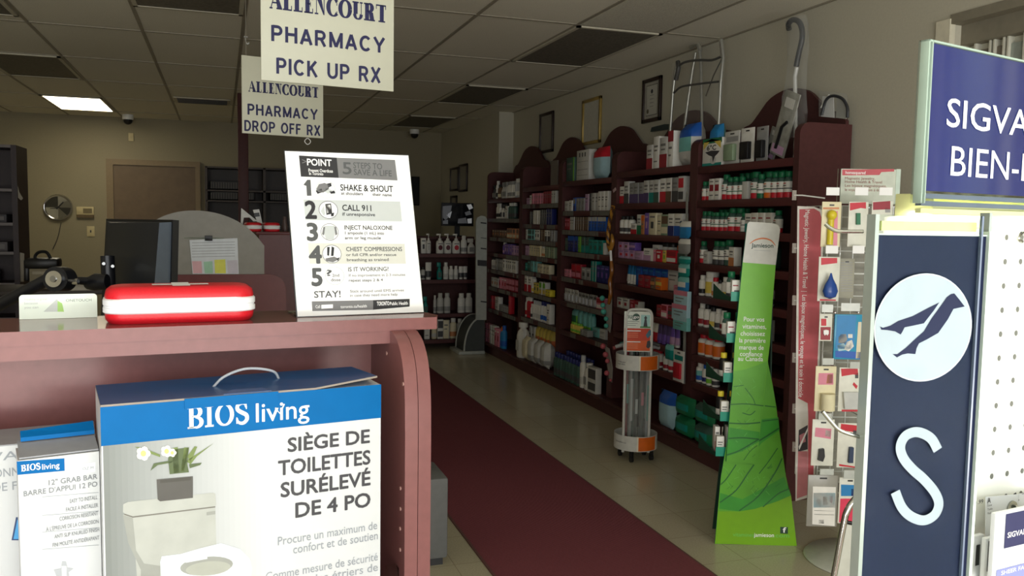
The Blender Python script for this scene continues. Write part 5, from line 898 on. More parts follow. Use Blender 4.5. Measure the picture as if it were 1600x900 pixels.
row('A', 3, [vb(.048, .135, 1, 'lone green-capped bottle at the far end', 'R', 'd'), b(.055, .075, 'w', 'lines', 'p', 1, 'grey carton turned sideways'), .03, vb(.058, .14, 2, 'green-capped bottle with dark swoosh', 'd', 'd'), vb(.06, .15, 1, 'taller green-capped bottle with dark swoosh', 'E', 'd'), b(.055, .11, 'W', 'base', 'o', 1, 'white carton with brown base'), .17, b(.05, .085, 'W', 'band', 'g', 1, 'white carton with grey band right of the tower'), b(.08, .085, 'w', 'redbase', 'R', 1, 'wide grey carton right of the tower', 'd')])
row('A', 3, [.5, bo(.06, .15, 'E', 'E', GC, 2, 'dark bottle with green cap right of the tower')], .0, .11)
row('A', 4, [bo(.05, .125, 'W', 'K', 'W', 1, 'white bottle with black foot at the far end'), ('jar', .085, .085, .165, 'W', 'plain', 'y', 'x', 'W', 1, 'big white tub with yellow label'), bo(.05, .12, 'W', 'o', 'R', 1, 'white bottle with red cap'), bo(.042, .11, 'W', 'K', 'K', 1, 'small white bottle with black cap'), bo(.06, .13, 'W', 'y', 'W', 1, 'white bottle with yellow label'), bo(.055, .145, 'W', 'd', 'W', 1, 'white bottle with grey label beside the tower'), .18, bo(.055, .12, 'W', 'd', 'W', 3, 'white bottle with dark bands right of the tower')])
row('A', 5, [bo(.06, .165, 'W', 'r', 'W', 1, 'tall white bottle with maroon label'), bo(.055, .14, 'W', 'r', 'K', 1, 'white bottle with maroon label and black cap'), bo(.055, .13, 'W', 'y', 'K', 1, 'white bottle with pale yellow label'), bo(.052, .125, 'W', 'd', 'W', 1, 'white bottle with charcoal label'), bo(.05, .12, 'W', 'r', 'W', 1, 'white bottle with wine label'), .26, b(.055, .11, 'L', 'base', 'E', 2, 'pale teal carton right of the tower'), b(.055, .115, 'w', 'edge', 'W', 1, 'grey carton at the near end')])
row('A', 6, [bo(.075, .155, 'W', 'O', 'R', 3, 'large orange-labelled bottle with red cap', 'O'), .3, bo(.055, .12, 'g', 'd', 'g', 1, 'grey bottle right of the tower'), b(.075, .125, 'w', 'lines', 'g', 1, 'leaning white carton right of the tower')])
row('A', 7, [bo(.06, .125, 'W', 'B', 'W', 1, 'white bottle with blue and teal label', 't'), bo(.05, .115, 'W', 'N', 'B', 1, 'white bottle with navy label and blue cap'), bo(.055, .12, 'W', 'l', 'W', 1, 'white bottle with lime label'), bo(.05, .11, 'W', 'd', 'W', 1, 'white bottle with grey label')])
# deck of the nearest bay
row('A', 0, [b(.21, .165, 'W', 'plain', 'W', 1, 'white ice pack carton with green corners, reading 6°C', d=.03), .0, ('blister_card', .15, .03, .19, 'w', 'top', 'g', 'e', 'W', 1, 'grey hang card with a folded green cushion'), ('blister_card', .12, .03, .195, 'W', 'top', 'W', 'K', 'W', 1, 'white framed pack of black insoles'), .02, ('blister_card', .10, .03, .19, 'g', 'top', 'g', 'K', 'W', 1, 'grey framed pack of black insoles')], .01)
# --- second bay
row('B', 1, [b(.07, .125, 'W', 'base', 'R', 1, 'white carton with red base at the far end'), b(.075, .16, 'w', 'base', 'd', 1, 'tall grey carton'), b(.068, .145, 'g', 'base', 'v', 3, 'grey carton with dusky base'), b(.076, .155, 'w', 'base', 'v', 1, 'pale carton with violet arc'), b(.07, .155, 'w', 'base', 'T', 1, 'pale carton with teal arc'), b(.07, .155, 'w', 'base', 'E', 1, 'pale carton with green arc'), b(.076, .16, 'W', 'base', 'R', 1, 'white carton with red arc'), b(.076, .16, 'W', 'base', 'n', 1, 'white carton with brown arc'), b(.08, .16, 'g', 'base', 'd', 1, 'dark grey carton'), b(.065, .165, 'w', 'two', 'R', 1, 'carton with red and black blocks', 'd')], .0)
row('B', 2, [bo(.06, .13, 'W', 'd', 'K', 3, 'white bottle with black cap and white top'), b(.09, .075, 'W', 'base', 'R', 1, 'low white carton with red base'), b(.062, .14, 'w', 'base', 'G', 1, 'carton with green base'), b(.05, .135, 'o', 'top', 'O', 1, 'narrow orange carton'), b(.055, .15, 'V', 'spot', 'p', 1, 'violet carton', 'p'), b(.105, .15, 'c', 'spot', 'd', 1, 'cream carton with dark flower'), b(.06, .135, 'c', 'lines', 'g', 1, 'plain cream carton'), b(.085, .14, 'e', 'two', 'n', 1, 'sage green carton', 'c'), b(.075, .145, 'W', 'base', 'N', 1, 'white carton with navy base'), b(.1, .145, 'W', 'base', 'B', 1, 'white carton with blue base', 'N')], .0)
row('B', 3, [b(.085, .062, 'p', 'spot', 'R', 3, 'lilac box with red spot in the lower layer', 'V'), b(.12, .062, 'p', 'lines', 'V', 1, 'pale lilac box in the lower layer'), b(.10, .085, 'W', 'base', 'p', 1, 'white box with pink base'), b(.07, .08, 'P', 'split', 'W', 1, 'box half pink half white'), b(.085, .08, 'R', 'spot', 'W', 1, 'red box with white spot', 'W'), b(.05, .08, 'y', 'spot', 'l', 1, 'yellow and lime box'), b(.13, .085, 'R', 'two', 'r', 1, 'wide red box', 'W'), b(.1, .07, 'E', 'lines', 'G', 1, 'dark green box')], .0)
z = BAYS['B'][2][3]+.0032+.0625; y = BAYS['B'][1]-.052
for w_, h, base, des, c1, c2, words in ((.085, .056, 'p', 'spot', 'R', 'V', 'lilac box with red spot in the upper layer'), (.085, .056, 'p', 'spot', 'n', 'V', 'lilac box with brown spot in the upper layer'), (.095, .057, 'V', 'band', 'p', 'p', 'purple box with pale band in the upper layer')):
    place(proto('box', w_, .05, h, base, des, c1, c2), (SFX+.04, y-w_/2, z), -math.pi/2, words+', third shelf of the second bay', 'carton', 'upper lilac boxes, third shelf of the second bay'); y -= w_+.006
row('B', 3, [.42, b(.09, .11, 'W', 'base', 'R', 1, 'white and red box behind the lower layer'), ('jar', .08, .08, .13, 'W', 'plain', 'R', 'x', 'K', 2, 'jar with black lid and red label'), .06, b(.12, .115, 'O', 'base', 'l', 1, 'orange box with lime base behind the red box')], .0, .075)
row('B', 4, [('tube', .05, .035, .17, 'b', 'plain', 'W', 'x', 'W', 3, 'blue and white tube'), b(.088, .16, 'B', 'spot', 'b', 5, 'blue carton with pale ring', 'b'), .0, b(.15, .165, 'w', 'edge', 'W', 1, 'tall grey-white carton')], .02, .07)
row('B', 4, [.33, b(.09, .085, 'r', 'lines', 'R', 2, 'low wine-red box in front of the blue cartons'), b(.06, .08, 'n', 'band', 'o', 1, 'low brown box in front of the blue cartons'), b(.085, .085, 'O', 'band', 'y', 1, 'low orange box in front of the blue cartons'), .16, b(.12, .05, 'P', 'lines', 'r', 1, 'low pink box near the teal pouches')])
row('B', 5, [b(.09, .075, 'w', 'spot', 'r', 2, 'small white box with wine spot', 'd'), .02, b(.07, .075, 'r', 'spot', 'P', 1, 'small wine-red box', 'P'), b(.055, .07, 'w', 'top', 'r', 1, 'small white box with wine top'), .26, b(.07, .08, 'r', 'lines', 'P', 1, 'dark wine box near the pouches'), b(.08, .09, 'P', 'two', 'r', 1, 'pink box near the pouches', 'W'), b(.07, .085, 'r', 'band', 'd', 1, 'wine box with dark band near the pouches')])
row('B', 6, [.45, ('tube', .05, .04, .145, 'W', 'plain', 'R', 'x', 'R', 3, 'white tube with red tip'), ('tube', .055, .04, .14, 'v', 'plain', 'V', 'x', 'V', 3, 'dark violet tube'), ('tube', .05, .04, .13, 'V', 'plain', 'p', 'x', 'W', 2, 'violet tube with pale top')])
row('B', 7, [.42, bo(.055, .145, 'P', 'r', 'W', 2, 'rose bottle with white cap'), bo(.06, .13, 'W', 'r', 'R', 2, 'white bottle with wine label and red cap')])
place(proto('soft_pack', .205, .075, .24, 'L', 'top', 'B', 'x'), (2.74, 4.81, .1205), -math.pi/2, 'pale blue plastic pack with deep blue top beside the cane rack', 'bag', 'blue pack low on the shelving')
# --- third bay
row('C', 1, [b(.085, .085, 'w', 'lines', 'g', 1, 'low grey-white carton under the blue box'), b(.075, .09, 'W', 'edge', 'W', 1, 'low white carton at the far end'), b(.062, .11, 'B', 'two', 'g', 1, 'slim navy carton', 'N'), b(.06, .105, 'g', 'lines', 'd', 3, 'slim grey carton'), b(.07, .135, 'p', 'edge', 'W', 1, 'mauve carton with white edge'), b(.05, .14, 'd', 'edge', 'W', 1, 'charcoal carton with white edge'), b(.058, .14, 'w', 'edge', 'W', 2, 'pale carton with white edge'), b(.055, .15, 'W', 'lines', 'g', 3, 'tall white carton at the near end')])
place(proto('box', .15, .05, .115, 'B', 'spot', 'b', 'b'), (SFX+.04+.05, 6.63, 1.5332+.0), -math.pi/2, 'bright blue box standing behind the low white cartons, first shelf of the third bay', 'carton', 'blue box, third bay')
row('C', 2, [b(.055, .10, 'r', 'spot', 'P', 2, 'dusky red carton', 'P'), b(.045, .115, 'w', 'edge', 'd', 2, 'pale slim carton with dark edge'), b(.045, .13, 'n', 'edge', 'W', 6, 'dark slim carton with white edge'), b(.052, .13, 'B', 'top', 'w', 6, 'blue carton with pale top')])
row('C', 3, [b(.06, .11, 'E', 'lines', 'g', 1, 'dark green carton at the far end'), b(.065, .13, 'N', 'top', 'B', 3, 'blue carton with white column', 'W'), b(.075, .15, 'l', 'lines', 'G', 1, 'bright lime carton'), b(.07, .135, 'E', 'base', 'T', 2, 'dark teal carton'), b(.085, .11, 'T', 'spot', 'E', 3, 'low teal carton', 'E'), b(.03, .09, 'W', 'plain', 'W', 1, 'narrow white carton at the near end')], .02)
row('C', 4, [b(.07, .065, 'P', 'lines', 'r', 2, 'pale pink box in the lower layer'), b(.10, .12, 'r', 'two', 'R', 2, 'wine-red stacked box', 'P'), b(.085, .10, 'g', 'spot', 'd', 2, 'grey box with dark spot', 'w'), b(.05, .16, 'T', 'edge', 'W', 2, 'teal carton with white edge'), b(.075, .135, 'N', 'spot', 'V', 3, 'navy carton with violet star', 'V')], .02)
row('C', 5, [('blister_card', .07, .015, .11, 'w', 'top', 'g', 'S', 'W', 4, 'clear hang card with silver disc'), ('blister_card', .07, .015, .10, 'g', 'top', 'd', 'S', 'W', 5, 'grey hang card with silver disc'), b(.15, .09, 'P', 'two', 'r', 1, 'pink box at the near end', 'W')], .02)
row('C', 6, [('soft_pack', .13, .06, .19, 'l', 'top', 't', 'G', 'W', 1, 'lime and pale green stand-up bag'), ('soft_pack', .085, .05, .185, 't', 'base', 'l', 'x', 'W', 3, 'pale bag with green lower half'), ('bottle', .045, .045, .2, 't', 'plain', 'T', 'x', 'T', 1, 'slim teal bottle'), b(.13, .075, 't', 'lines', 'g', 1, 'low pale teal box'), b(.1, .08, 'w', 'lines', 'd', 1, 'low grey box at the near end')], .02, .08)
row('C', 6, [.16, bo(.042, .085, 'y', 'l', 'l', 5, 'small yellow bottle with green cap'), b(.05, .05, 'g', 'lines', 'd', 3, 'small grey carton')])
row('C', 'base', [('bottle', .058, .058, .2, 'E', 'plain', 'd', 'x', 'N', 9, 'dark bottle with deep blue cap'), ('bottle', .07, .05, .26, 'W', 'plain', 'w', 'x', 'S', 1, 'tall white bottle with silver cap'), ('jug', .10, .08, .21, 'W', 'plain', 'g', 'x', 'W', 1, 'white handled bottle'), b(.14, .2, 'w', 'two', 'd', 1, 'white box with dark stripes', 'd')], .02)
row('C', 'base', [.03, ('bottle', .058, .058, .21, 'E', 'plain', 'N', 'x', 'N', 9, 'dark bottle with deep blue cap in the back row')], .0, .10)
row('C', 0, [b(.17, .2, 'E', 'edge', 'l', 1, 'dark green box with a bright green edge', d=.12), .03, b(.25, .245, 'w', 'plain', 'W', 1, 'pale grey box with three dark slots', d=.1), .02, ('soft_pack', .26, .1, .25, 'L', 'top', 'R', 'x', 'W', 1, 'pale teal plastic pack with a red band')], .02)
g = G(); q = Plane((SFX+.010, 6.45, 1.99), (0, -1, 0), Z)
# --- fourth bay
row('D', 1, [b(.05, .06, 'p', 'lines', 'r', 2, 'low dusky pink carton'), b(.05, .085, 'W', 'edge', 'W', 1, 'low white carton at the far end'), b(.055, .1, 'P', 'lines', 'r', 5, 'pink carton with wine print'), b(.05, .11, 'r', 'edge', 'P', 4, 'wine carton with pink edge'), b(.05, .12, 'w', 'edge', 'W', 2, 'pale carton with white edge')], .03)
row('D', 2, [.1, b(.05, .12, 'd', 'edge', 'W', 2, 'charcoal carton with white edge'), b(.06, .13, 'W', 'plain', 'W', 3, 'plain white carton'), b(.05, .135, 'd', 'edge', 'W', 3, 'dark slim carton with white edge'), b(.055, .15, 'N', 'edge', 'g', 2, 'dark navy carton')], .03)
row('D', 3, [b(.05, .13, 'W', 'edge', 't', 1, 'white carton with teal edge'), b(.06, .12, 't', 'two', 'E', 3, 'patterned teal carton', 'd'), b(.065, .13, 'W', 'spot', 'd', 2, 'white carton with dark spot', 'd'), b(.06, .12, 'n', 'edge', 'c', 2, 'brown carton with cream edge'), b(.065, .13, 'W', 'base', 'd', 2, 'white carton with dark base'), b(.05, .11, 'g', 'edge', 'W', 2, 'grey carton with white edge')], .03)
row('D', 4, [b(.05, .09, 'p', 'lines', 'r', 2, 'mauve carton'), b(.058, .11, 'c', 'edge', 'y', 5, 'cream carton with yellow edge'), ('bottle', .05, .05, .11, 'c', 'plain', 'o', 'x', 'W', 2, 'cream bottle with white cap'), b(.055, .1, 'e', 'edge', 'c', 4, 'sage carton with cream edge')], .03)
row('D', 5, [b(.075, .075, 'T', 'spot', 't', 1, 'bright teal box at the far end', 't'), b(.09, .13, 'E', 'spot', 'T', 1, 'dark teal box', 't'), b(.075, .12, 't', 'lines', 'W', 2, 'pale mint box'), b(.075, .085, 'c', 'lines', 'n', 4, 'cream box with brown print')], .03)
row('D', 6, [b(.085, .16, 'W', 'base', 'R', 2, 'white carton with broad red base'), bo(.06, .13, 'W', 'y', 'W', 1, 'white bottle with yellow label'), b(.07, .1, 'y', 'spot', 'E', 2, 'yellow and green box', 'E'), b(.075, .12, 'w', 'two', 'l', 2, 'white box with lime blocks', 'y'), b(.06, .06, 'Y', 'lines', 'l', 2, 'small bright yellow box')], .03)
row('D', 7, [('bottle', .05, .05, .19, 'W', 'plain', 'R', 'x', 'W', 1, 'white bottle with red band'), ('bottle', .055, .055, .2, 'R', 'plain', 'r', 'x', 'W', 2, 'red bottle with white cap'), ('bottle', .04, .04, .14, 'W', 'plain', 'd', 'x', 'W', 1, 'small white bottle'), ('bottle', .05, .05, .18, 'W', 'plain', 'w', 'x', 'S', 4, 'white bottle with silver cap'), ('bottle', .055, .055, .19, 'W', 'plain', 'B', 'x', 'N', 3, 'white bottle with blue band'), b(.07, .18, 'W', 'lines', 'g', 1, 'tall white carton at the near end')], .03)
row('D', 'base', [b(.07, .3, 'W', 'edge', 'g', 2, 'tall white carton at the far end'), ('soft_pack', .085, .07, .335, 'O', 'top', 'y', 'o', 'W', 5, 'orange stand-up bag'), bo(.08, .15, 'W', 'd', 'K', 1, 'white bottle with black cap'), ('bottle', .07, .07, .2, 'r', 'plain', 'R', 'x', 'G', 1, 'raspberry bottle with green cap')], .02, .15)
row('D', 'base', [.2, ('soft_pack', .15, .11, .225, 'c', 'plain', 'c', 'x', 'W', 1, 'cream paper bag at the far end of the row'), ('soft_pack', .15, .12, .235, 'w', 'edge', 'g', 'x', 'W', 4, 'large pale bag')], .0, .0)
row('D', 'base', [], .0)
# --- farthest bay
row('E', 0, [.06, ('spray_bottle', .05, .04, .15, 'd', 'plain', 'w', 'x', 'K', 2, 'dark spray bottle'), ('bottle', .05, .05, .19, 'W', 'plain', 'd', 'x', 'W', 1, 'tall white bottle'), ('bottle', .055, .055, .15, 'n', 'plain', 'c', 'x', 'K', 2, 'brown bottle with black cap'), ('spray_bottle', .06, .045, .17, 'w', 'plain', 'g', 'x', 'g', 3, 'pale spray bottle'), ('bottle', .06, .06, .17, 'W', 'plain', 'g', 'x', 'g', 4, 'white bottle with grey label'), ('bottle', .05, .05, .19, 'S', 'plain', 'W', 'x', 'W', 3, 'silver bottle with white cap')], .02)
row('E', 1, [.16, ('bottle', .07, .05, .16, 'W', 'plain', 'K', 'x', 'W', 2, 'white bottle with black label'), ('spray_bottle', .09, .06, .155, 'W', 'plain', 'K', 'x', 'K', 2, 'squat white bottle with black top'), b(.06, .13, 'W', 'edge', 'K', 1, 'white carton with black edge'), ('bottle', .06, .06, .17, 'E', 'plain', 'd', 'x', 'W', 3, 'dark bottle with white cap')], .02)
row('E', 2, [.06, b(.08, .08, 'n', 'spot', 'o', 6, 'low brown box', 'c'), b(.085, .1, 'o', 'two', 'n', 4, 'tan box', 'c')], .02)
row('E', 3, [.42, ('bottle', .07, .05, .15, 'V', 'plain', 'p', 'x', 'W', 1, 'violet bottle with white cap'), b(.075, .11, 'V', 'spot', 'p', 3, 'violet box', 'p'), b(.07, .1, 'p', 'spot', 'V', 4, 'mauve box', 'V')], .02)
row('E', 4, [.04, ('bottle', .05, .05, .13, 'w', 'plain', 'g', 'x', 'K', 3, 'grey bottle with black cap'), b(.06, .12, 'g', 'spot', 'w', 4, 'grey box with pale spot', 'w'), b(.065, .14, 'W', 'spot', 'g', 6, 'white box with grey spot', 'd')], .02)
row('E', 5, [.06, b(.08, .1, 'w', 'spot', 'o', 3, 'pale box with orange spot', 'g'), b(.08, .12, 'P', 'spot', 'R', 3, 'pink box with red spot', 'W'), b(.085, .13, 'r', 'two', 'P', 4, 'wine box with pink blocks', 'P')], .02)
row('E', 6, [.05, b(.07, .14, 'R', 'lines', 'P', 2, 'red carton'), b(.12, .14, 'W', 'lines', 'g', 1, 'square white carton'), b(.06, .07, 'g', 'lines', 'd', 5, 'low grey box'), b(.05, .2, 'R', 'edge', 'O', 1, 'tall slim red carton')], .02)
row('E', 'base', [.05, b(.08, .2, 'P', 'lines', 'r', 2, 'pale pink carton'), b(.055, .2, 'W', 'edge', 'g', 3, 'white carton with grey edge'), b(.07, .19, 'P', 'spot', 'r', 2, 'pink carton with wine spot', 'W'), ('bottle', .06, .06, .22, 'b', 'plain', 'B', 'x', 'O', 1, 'blue bottle with orange cap'), ('bottle', .06, .06, .24, 'b', 'plain', 'B', 'x', 'B', 1, 'blue bottle with blue cap')], .02, .03)
jug_l = place(proto('jug', .17, .12, .34, 'W', 'plain', 'w', 'x', 'W'), (2.70, 7.62, .0005+.0), -math.pi/2, 'large clear white jug on the floor before the fourth bay', 'jug', 'large jug'); jug_l.location = (2.775, 7.72, .1205)

# vitamins on the tower's trays
tpl, trs = TOWER; rzt = math.atan2(fU.y, fU.x)
for i, (u, v) in enumerate(trs):
    kinds = [(proto('vitamin_bottle', .044, .044, .125, 'W', 'plain', 'd', 'x', 'G'), 'green-capped bottle'), (proto('box', .034, .03, .09, 'W', 'swoosh', 'd', 'r'), 'white carton with dark swoosh')] if i in (0, 1) else [(proto('bottle', .042, .042, .12, 'K', 'plain', 'W', 'x', 'Y'), 'black bottle with yellow cap'), (proto('box', .034, .03, .085, 'W', 'lines', 'd', 'x'), 'white carton')] if i in (2, 3) else [(proto('box', .022, .05, .12, 'W', 'base', 'R', 'x'), 'white and red booklet'), (proto('box', .034, .03, .085, 'W', 'lines', 'd', 'x'), 'white carton')]
    nth = ('top', 'second', 'third', 'fourth', 'lowest')[i]
    for (pq, wd), du, dd in ((kinds[1], .022, -.036), (kinds[0], .016, -.085), (kinds[0], .07, -.085)):
        loc = tpl.at(u+du, v+.0035, dd); place(pq, loc, rzt, '%s on the %s tray of the green tower' % (wd, nth), 'vitamins', '%s, %s tower tray' % (wd, nth))
# ------------------------------------------------------------------ goods on the top decks, hanging strips
def deckz(k): return BAYS[k][2][0]+.0035
# second bay deck: fever and cushion cartons
y = 5.32
for w_, h, base, des, c1, c2, words in ((.085, .165, 'w', 'base', 'r', 'x', 'grey and wine carton, first on the top deck of the second bay'), (.075, .215, 'W', 'lines', 'd', 'x', 'white carton turned sideways beside the grey and wine carton'), (.10, .20, 'w', 'base', 'r', 'x', 'red and white carton with a dark cone picture'), (.07, .235, 'W', 'top', 'r', 'x', 'white carton with wine top beside the pale bag')):
    place(proto('box', w_, .1, h, base, des, c1, c2), (SFX+.012+.05, y-w_/2, deckz('B')), -math.pi/2, words, 'carton', words); y -= w_+.012
place(proto('soft_pack', .22, .12, .27, 'w', 'top', 'B', 't'), (SFX+.02+.06, y-.11, deckz('B')), -math.pi/2, 'pale pack with a deep blue top on the second deck', 'bag', 'deck packs'); y -= .23
place(proto('soft_pack', .13, .07, .255, 't', 'top', 'b', 'W'), (2.865, 4.535, deckz('A')), -math.pi/2, 'turquoise pack under the legs of the walker', 'bag', 'deck packs')
g = G(); q = Plane((SFX+.0105, 4.60, BAYS['A'][2][0]+.0035), (0, -1, 0), Z)
# print on the ice pack carton (the first carton of the nearest deck)
ic = next(o for o in COL.objects if o.get('label', '').startswith('white ice pack'))
ax, ay, az = ic.location; q = Plane((ax-.0150, ay+.105, az), (0, -1, 0), Z)
g.rect(q, .0, .21, .135, .165, pm('G'), .0008); g.face([q.at(a, b_, .001) for a, b_ in ((.01, .10), (.10, .162), (.20, .10), (.20, .145), (.01, .145))], pm('y')); g.rect(q, 0, .21, 0, .018, pm('T'), .0008); g.text('6°C', q, .05, .095, .10, .028, inkk, .02, .0014)
g.face([q.at(a, b_, .0012) for a, b_ in ((.03, .085), (.10, .092), (.19, .085), (.17, .07), (.14, .055), (.12, .02), (.11, .055), (.07, .066))], dkt); g.face([q.at(.12+.035*math.cos(k*.6), .035+.025*math.sin(k*.6), .0011) for k in range(10)], pm('w'))
o = bpy.data.objects.new('print', g.mesh('print', ic.location)); COL.objects.link(o); o.parent = ic; o.rotation_euler = (0, 0, math.pi/2); BASE[o.name] = Vector(ic.location)
hc = next(o for o in COL.objects if o.get('label', '').startswith('grey hang card with a folded'))
# leaning packs beside the bagged quad cane
dz = deckz('A')
for (yb, yt, h, wd, lab, c) in ((4.03, 3.96, .17, .09, 'grey hang pack leaning beside the insole packs', 'g'), (3.90, 3.77, .34, .13, 'long clear pack with a black reacher leaning on the bagged cane', 'S')):
    xl_ = SFX+(.09 if h < .2 else .045); t = thing('leaning_pack', lab, 'pack', (SFX+.05, yb, dz)); g = G(); lean = math.atan2(yb-yt, h)
    M = Matrix.Translation((xl_, yb, dz+wd/2*math.sin(abs(lean))+.003)) @ Matrix.Rotation(lean, 4, 'X') @ Matrix.Rotation(-math.pi/2, 4, 'Z')
    g.box(-wd/2, wd/2, -.004, .004, .0, h, mat('clear_pack_backing', (150, 150, 142), .25, noise=.2, scale=25), .002, M); part('card', g, t)
    g = G(); g.tube([M @ Vector((-wd*.1, -.010, h*.1)), M @ Vector((-wd*.05, -.010, h*.45)), M @ Vector((wd*.2, -.010, h*.55))], .009, black_m); g.box(-wd*.4, wd*.4, -.0055, -.0045, h*.03, h*.16, pm('p'), 0, M); g.box(-wd*.3, wd*.3, -.0055, -.0045, h*.75, h*.9, pm('w'), 0, M); part('contents', g, t)
# bagged quad cane
t = thing('quad_cane', 'bagged metal cane with dark hooked handle standing tall on the nearest deck', 'cane', (2.95, 3.72, dz)); qx = 2.97
P = lambda x, y: onX(x, y, qx)
g = G(); g.tube([P(1243, 215), P(1243, 178), P(1242, 120), P(1245, 105)], .011, mat('cane_white_metal', (206, 206, 200), .25)); lo = Vector((P(1243, 215).x, P(1243, 215).y, dz+.005)); g.tube([P(1243, 215), lo], .011, chrome); part('shaft', g, t)
g = G(); g.tube(catmull([P(1233, 46), P(1232, 38), P(1238, 31), P(1248, 34), P(1253, 46), P(1253, 62), P(1248, 84), P(1244, 104)], 5), .015, dark_m, 10); part('handle', g, t)
g = G(); g.box(lo.x-.06, lo.x+.06, lo.y-.06, lo.y+.06, dz, dz+.012, dark_m, .004); part('foot_plate', g, t)
g = G(); rg = []
for x0, x1, y in ((1229, 1258, 28), (1234, 1261, 40), (1233, 1260, 80), (1234, 1258, 100), (1230, 1256, 130), (1224, 1256, 150), (1222, 1258, 180), (1222, 1256, 215)):
    a, c = P(x0, y), P(x1, y); m_ = (a+c)/2; rr = (a-c).length/2; rg.append([g.bm.verts.new(m_+Vector((.035*math.sin(2*math.pi*k/14), -rr*math.cos(2*math.pi*k/14), 0))*(1+.12*math.sin(k*3.1+y))) for k in range(14)])
for A, B_ in zip(rg, rg[1:]): g._fin([g.bm.faces.new((A[k], A[(k+1) % 14], B_[(k+1) % 14], B_[k])) for k in range(14)], film, True)
part('bag', g, t)
t = thing('bagged_pack', 'white framed bagged pack tucked behind the end of the nearest shelving', 'pack', (3.02, 3.78, dz)); g = G(); qx = 3.04
g.ext([onX(x, y, qx) for x, y in ((1283, 182), (1285, 150), (1302, 152), (1303, 184))], (.004, 0, 0), paper); g.ext([onX(x, y, qx) for x, y in ((1306, 184), (1308, 152), (1322, 156), (1322, 186))], (.004, 0, 0), mat('pack_grey_card', (176, 176, 168), .4)); part('card', g, t)
g = G(); pts = [onX(x, y, qx-.02) for x, y in ((1280, 182), (1280, 142), (1300, 144), (1322, 146), (1324, 150), (1323, 186))]; g.tube(catmull([onX(x, y, qx-.02) for x, y in ((1284, 180), (1290, 158), (1300, 150), (1316, 154), (1324, 168), (1324, 184))], 4), .008, dark_m); g.tube([onX(1283, 168, qx-.02), onX(1296, 148, qx-.02)], .005, white_m); part('tubing', g, t)
g = G(); g.ext(pts, (.0, 0, 0) if 0 else (-.002, 0, 0), film); part('bag', g, t)
# folded walker in clear plastic
t = thing('walker', 'folded aluminium walker wrapped in clear plastic standing on the shelving', 'walker', (2.95, 4.9, deckz('B'))); al = mat('aluminium_tube', (176, 176, 168), .3, metal=.6); gk = mat('walker_grip_black', (40, 38, 36), .5)
def wp(x, y, X=2.90): return onX(x, y, X)
for nm, pts, X, zend in (('leg', [(1058, 98), (1054, 120), (1051, 150), (1047, 208)], 2.90, 'B'), ('leg', [(1127, 62), (1130, 90), (1126, 130), (1122, 212)], 2.90, 'A'), ('leg', [(1087, 82), (1082, 110), (1076, 150), (1070, 196)], 2.99, 'B'), ('leg', [(1093, 78), (1095, 100), (1096, 150), (1097, 198)], 2.99, 'B')):
    X = X+.05; P_ = [onX(x, y, X) for x, y in pts]; e = P_[-1]; d_ = (P_[-1]-P_[-2]).normalized(); zd_ = deckz('B')-.0005 if zend == 'B' else 1.9705; e2 = e+d_*((zd_+.001-e.z)/d_.z); g = G(); g.tube(P_+[e2], .0105, al, 10); part(nm, g, t)
    g = G(); g.lathe([(.017, 0), (.017, .03), (.014, .04)], gk, 10, (e2.x, e2.y, zd_)); o = part('rubber_tip', g, t)
g = G(); g.tube(catmull([onX(x, y, 2.95) for x, y in ((1057, 108), (1068, 98), (1090, 94), (1112, 94), (1128, 88))], 5), .008, gk); g.tube(catmull([onX(x, y, 2.95) for x, y in ((1053, 145), (1064, 136), (1085, 132), (1127, 127))], 5), .007, gk); g.tube([onX(1128, 92, 2.95), onX(1115, 118, 2.955), onX(1103, 150, 2.96)], .005, chrome); part('cross_bars', g, t)
g = G(); g.tube(catmull([onX(x, y, 3.04) for x, y in ((1079, 74), (1084, 71), (1091, 71), (1094, 80))], 4), .015, al); g.tube(catmull([onX(x, y, 2.95) for x, y in ((1059, 96), (1060, 106), (1056, 125))], 4), .016, gk); g.tube([onX(1126, 60, 2.95), onX(1129, 90, 2.95)], .013, chrome); part('grips', g, t)
g = G(); op = [onX(x, y, 2.93) for x, y in ((1050, 100), (1075, 82), (1100, 72), (1131, 61), (1134, 92), (1130, 140), (1126, 205), (1085, 205), (1046, 205), (1048, 150))]; cen = sum(op, Vector())/len(op)
fr_ = [g.bm.verts.new(p) for p in op]; mid_ = [g.bm.verts.new(cen+(p-cen)*.5+Vector((-.02+.03*(i % 2), 0, 0))) for i, p in enumerate(op)]; cc = g.bm.verts.new(cen); n = len(op)
for i in range(n): g._fin([g.bm.faces.new((fr_[i], fr_[(i+1) % n], mid_[(i+1) % n], mid_[i])), g.bm.faces.new((mid_[i], mid_[(i+1) % n], cc))], mat('walker_film', (200, 200, 194), .15, noise=.2, alpha=.12, bump=.6, scale=10), True)
part('plastic_wrap', g, t)
# bags on the base decks of the near bays
bagk = [('N', 5.18)]
z0 = .1205
for i, (yy, wd, zz, lab) in enumerate(((4.585, .225, z0, 'green plastic pack at the bottom of the far stack'), (4.36, .205, z0, 'green plastic pack at the bottom of the near stack'), (4.585, .225, z0+.126, 'green plastic pack on top of the far stack'), (4.36, .205, z0+.126, 'green plastic pack on top of the near stack'))):
    place(proto('soft_pack', wd, .075, .125, 'G', 'top', 'E' if i % 2 else 'G', 'T'), (2.738, yy, zz), -math.pi/2, lab+' below the vitamins', 'bag', 'green packs low on the shelving')
for i in range(3): place(proto('box', .03, .08, .15, 'W', 'base', 'R', 'o'), (2.79, 4.2-i*.05, .1205), -math.pi/2+.3, 'slim white and red booklet box leaning low behind the green tower', 'box', 'booklet boxes')
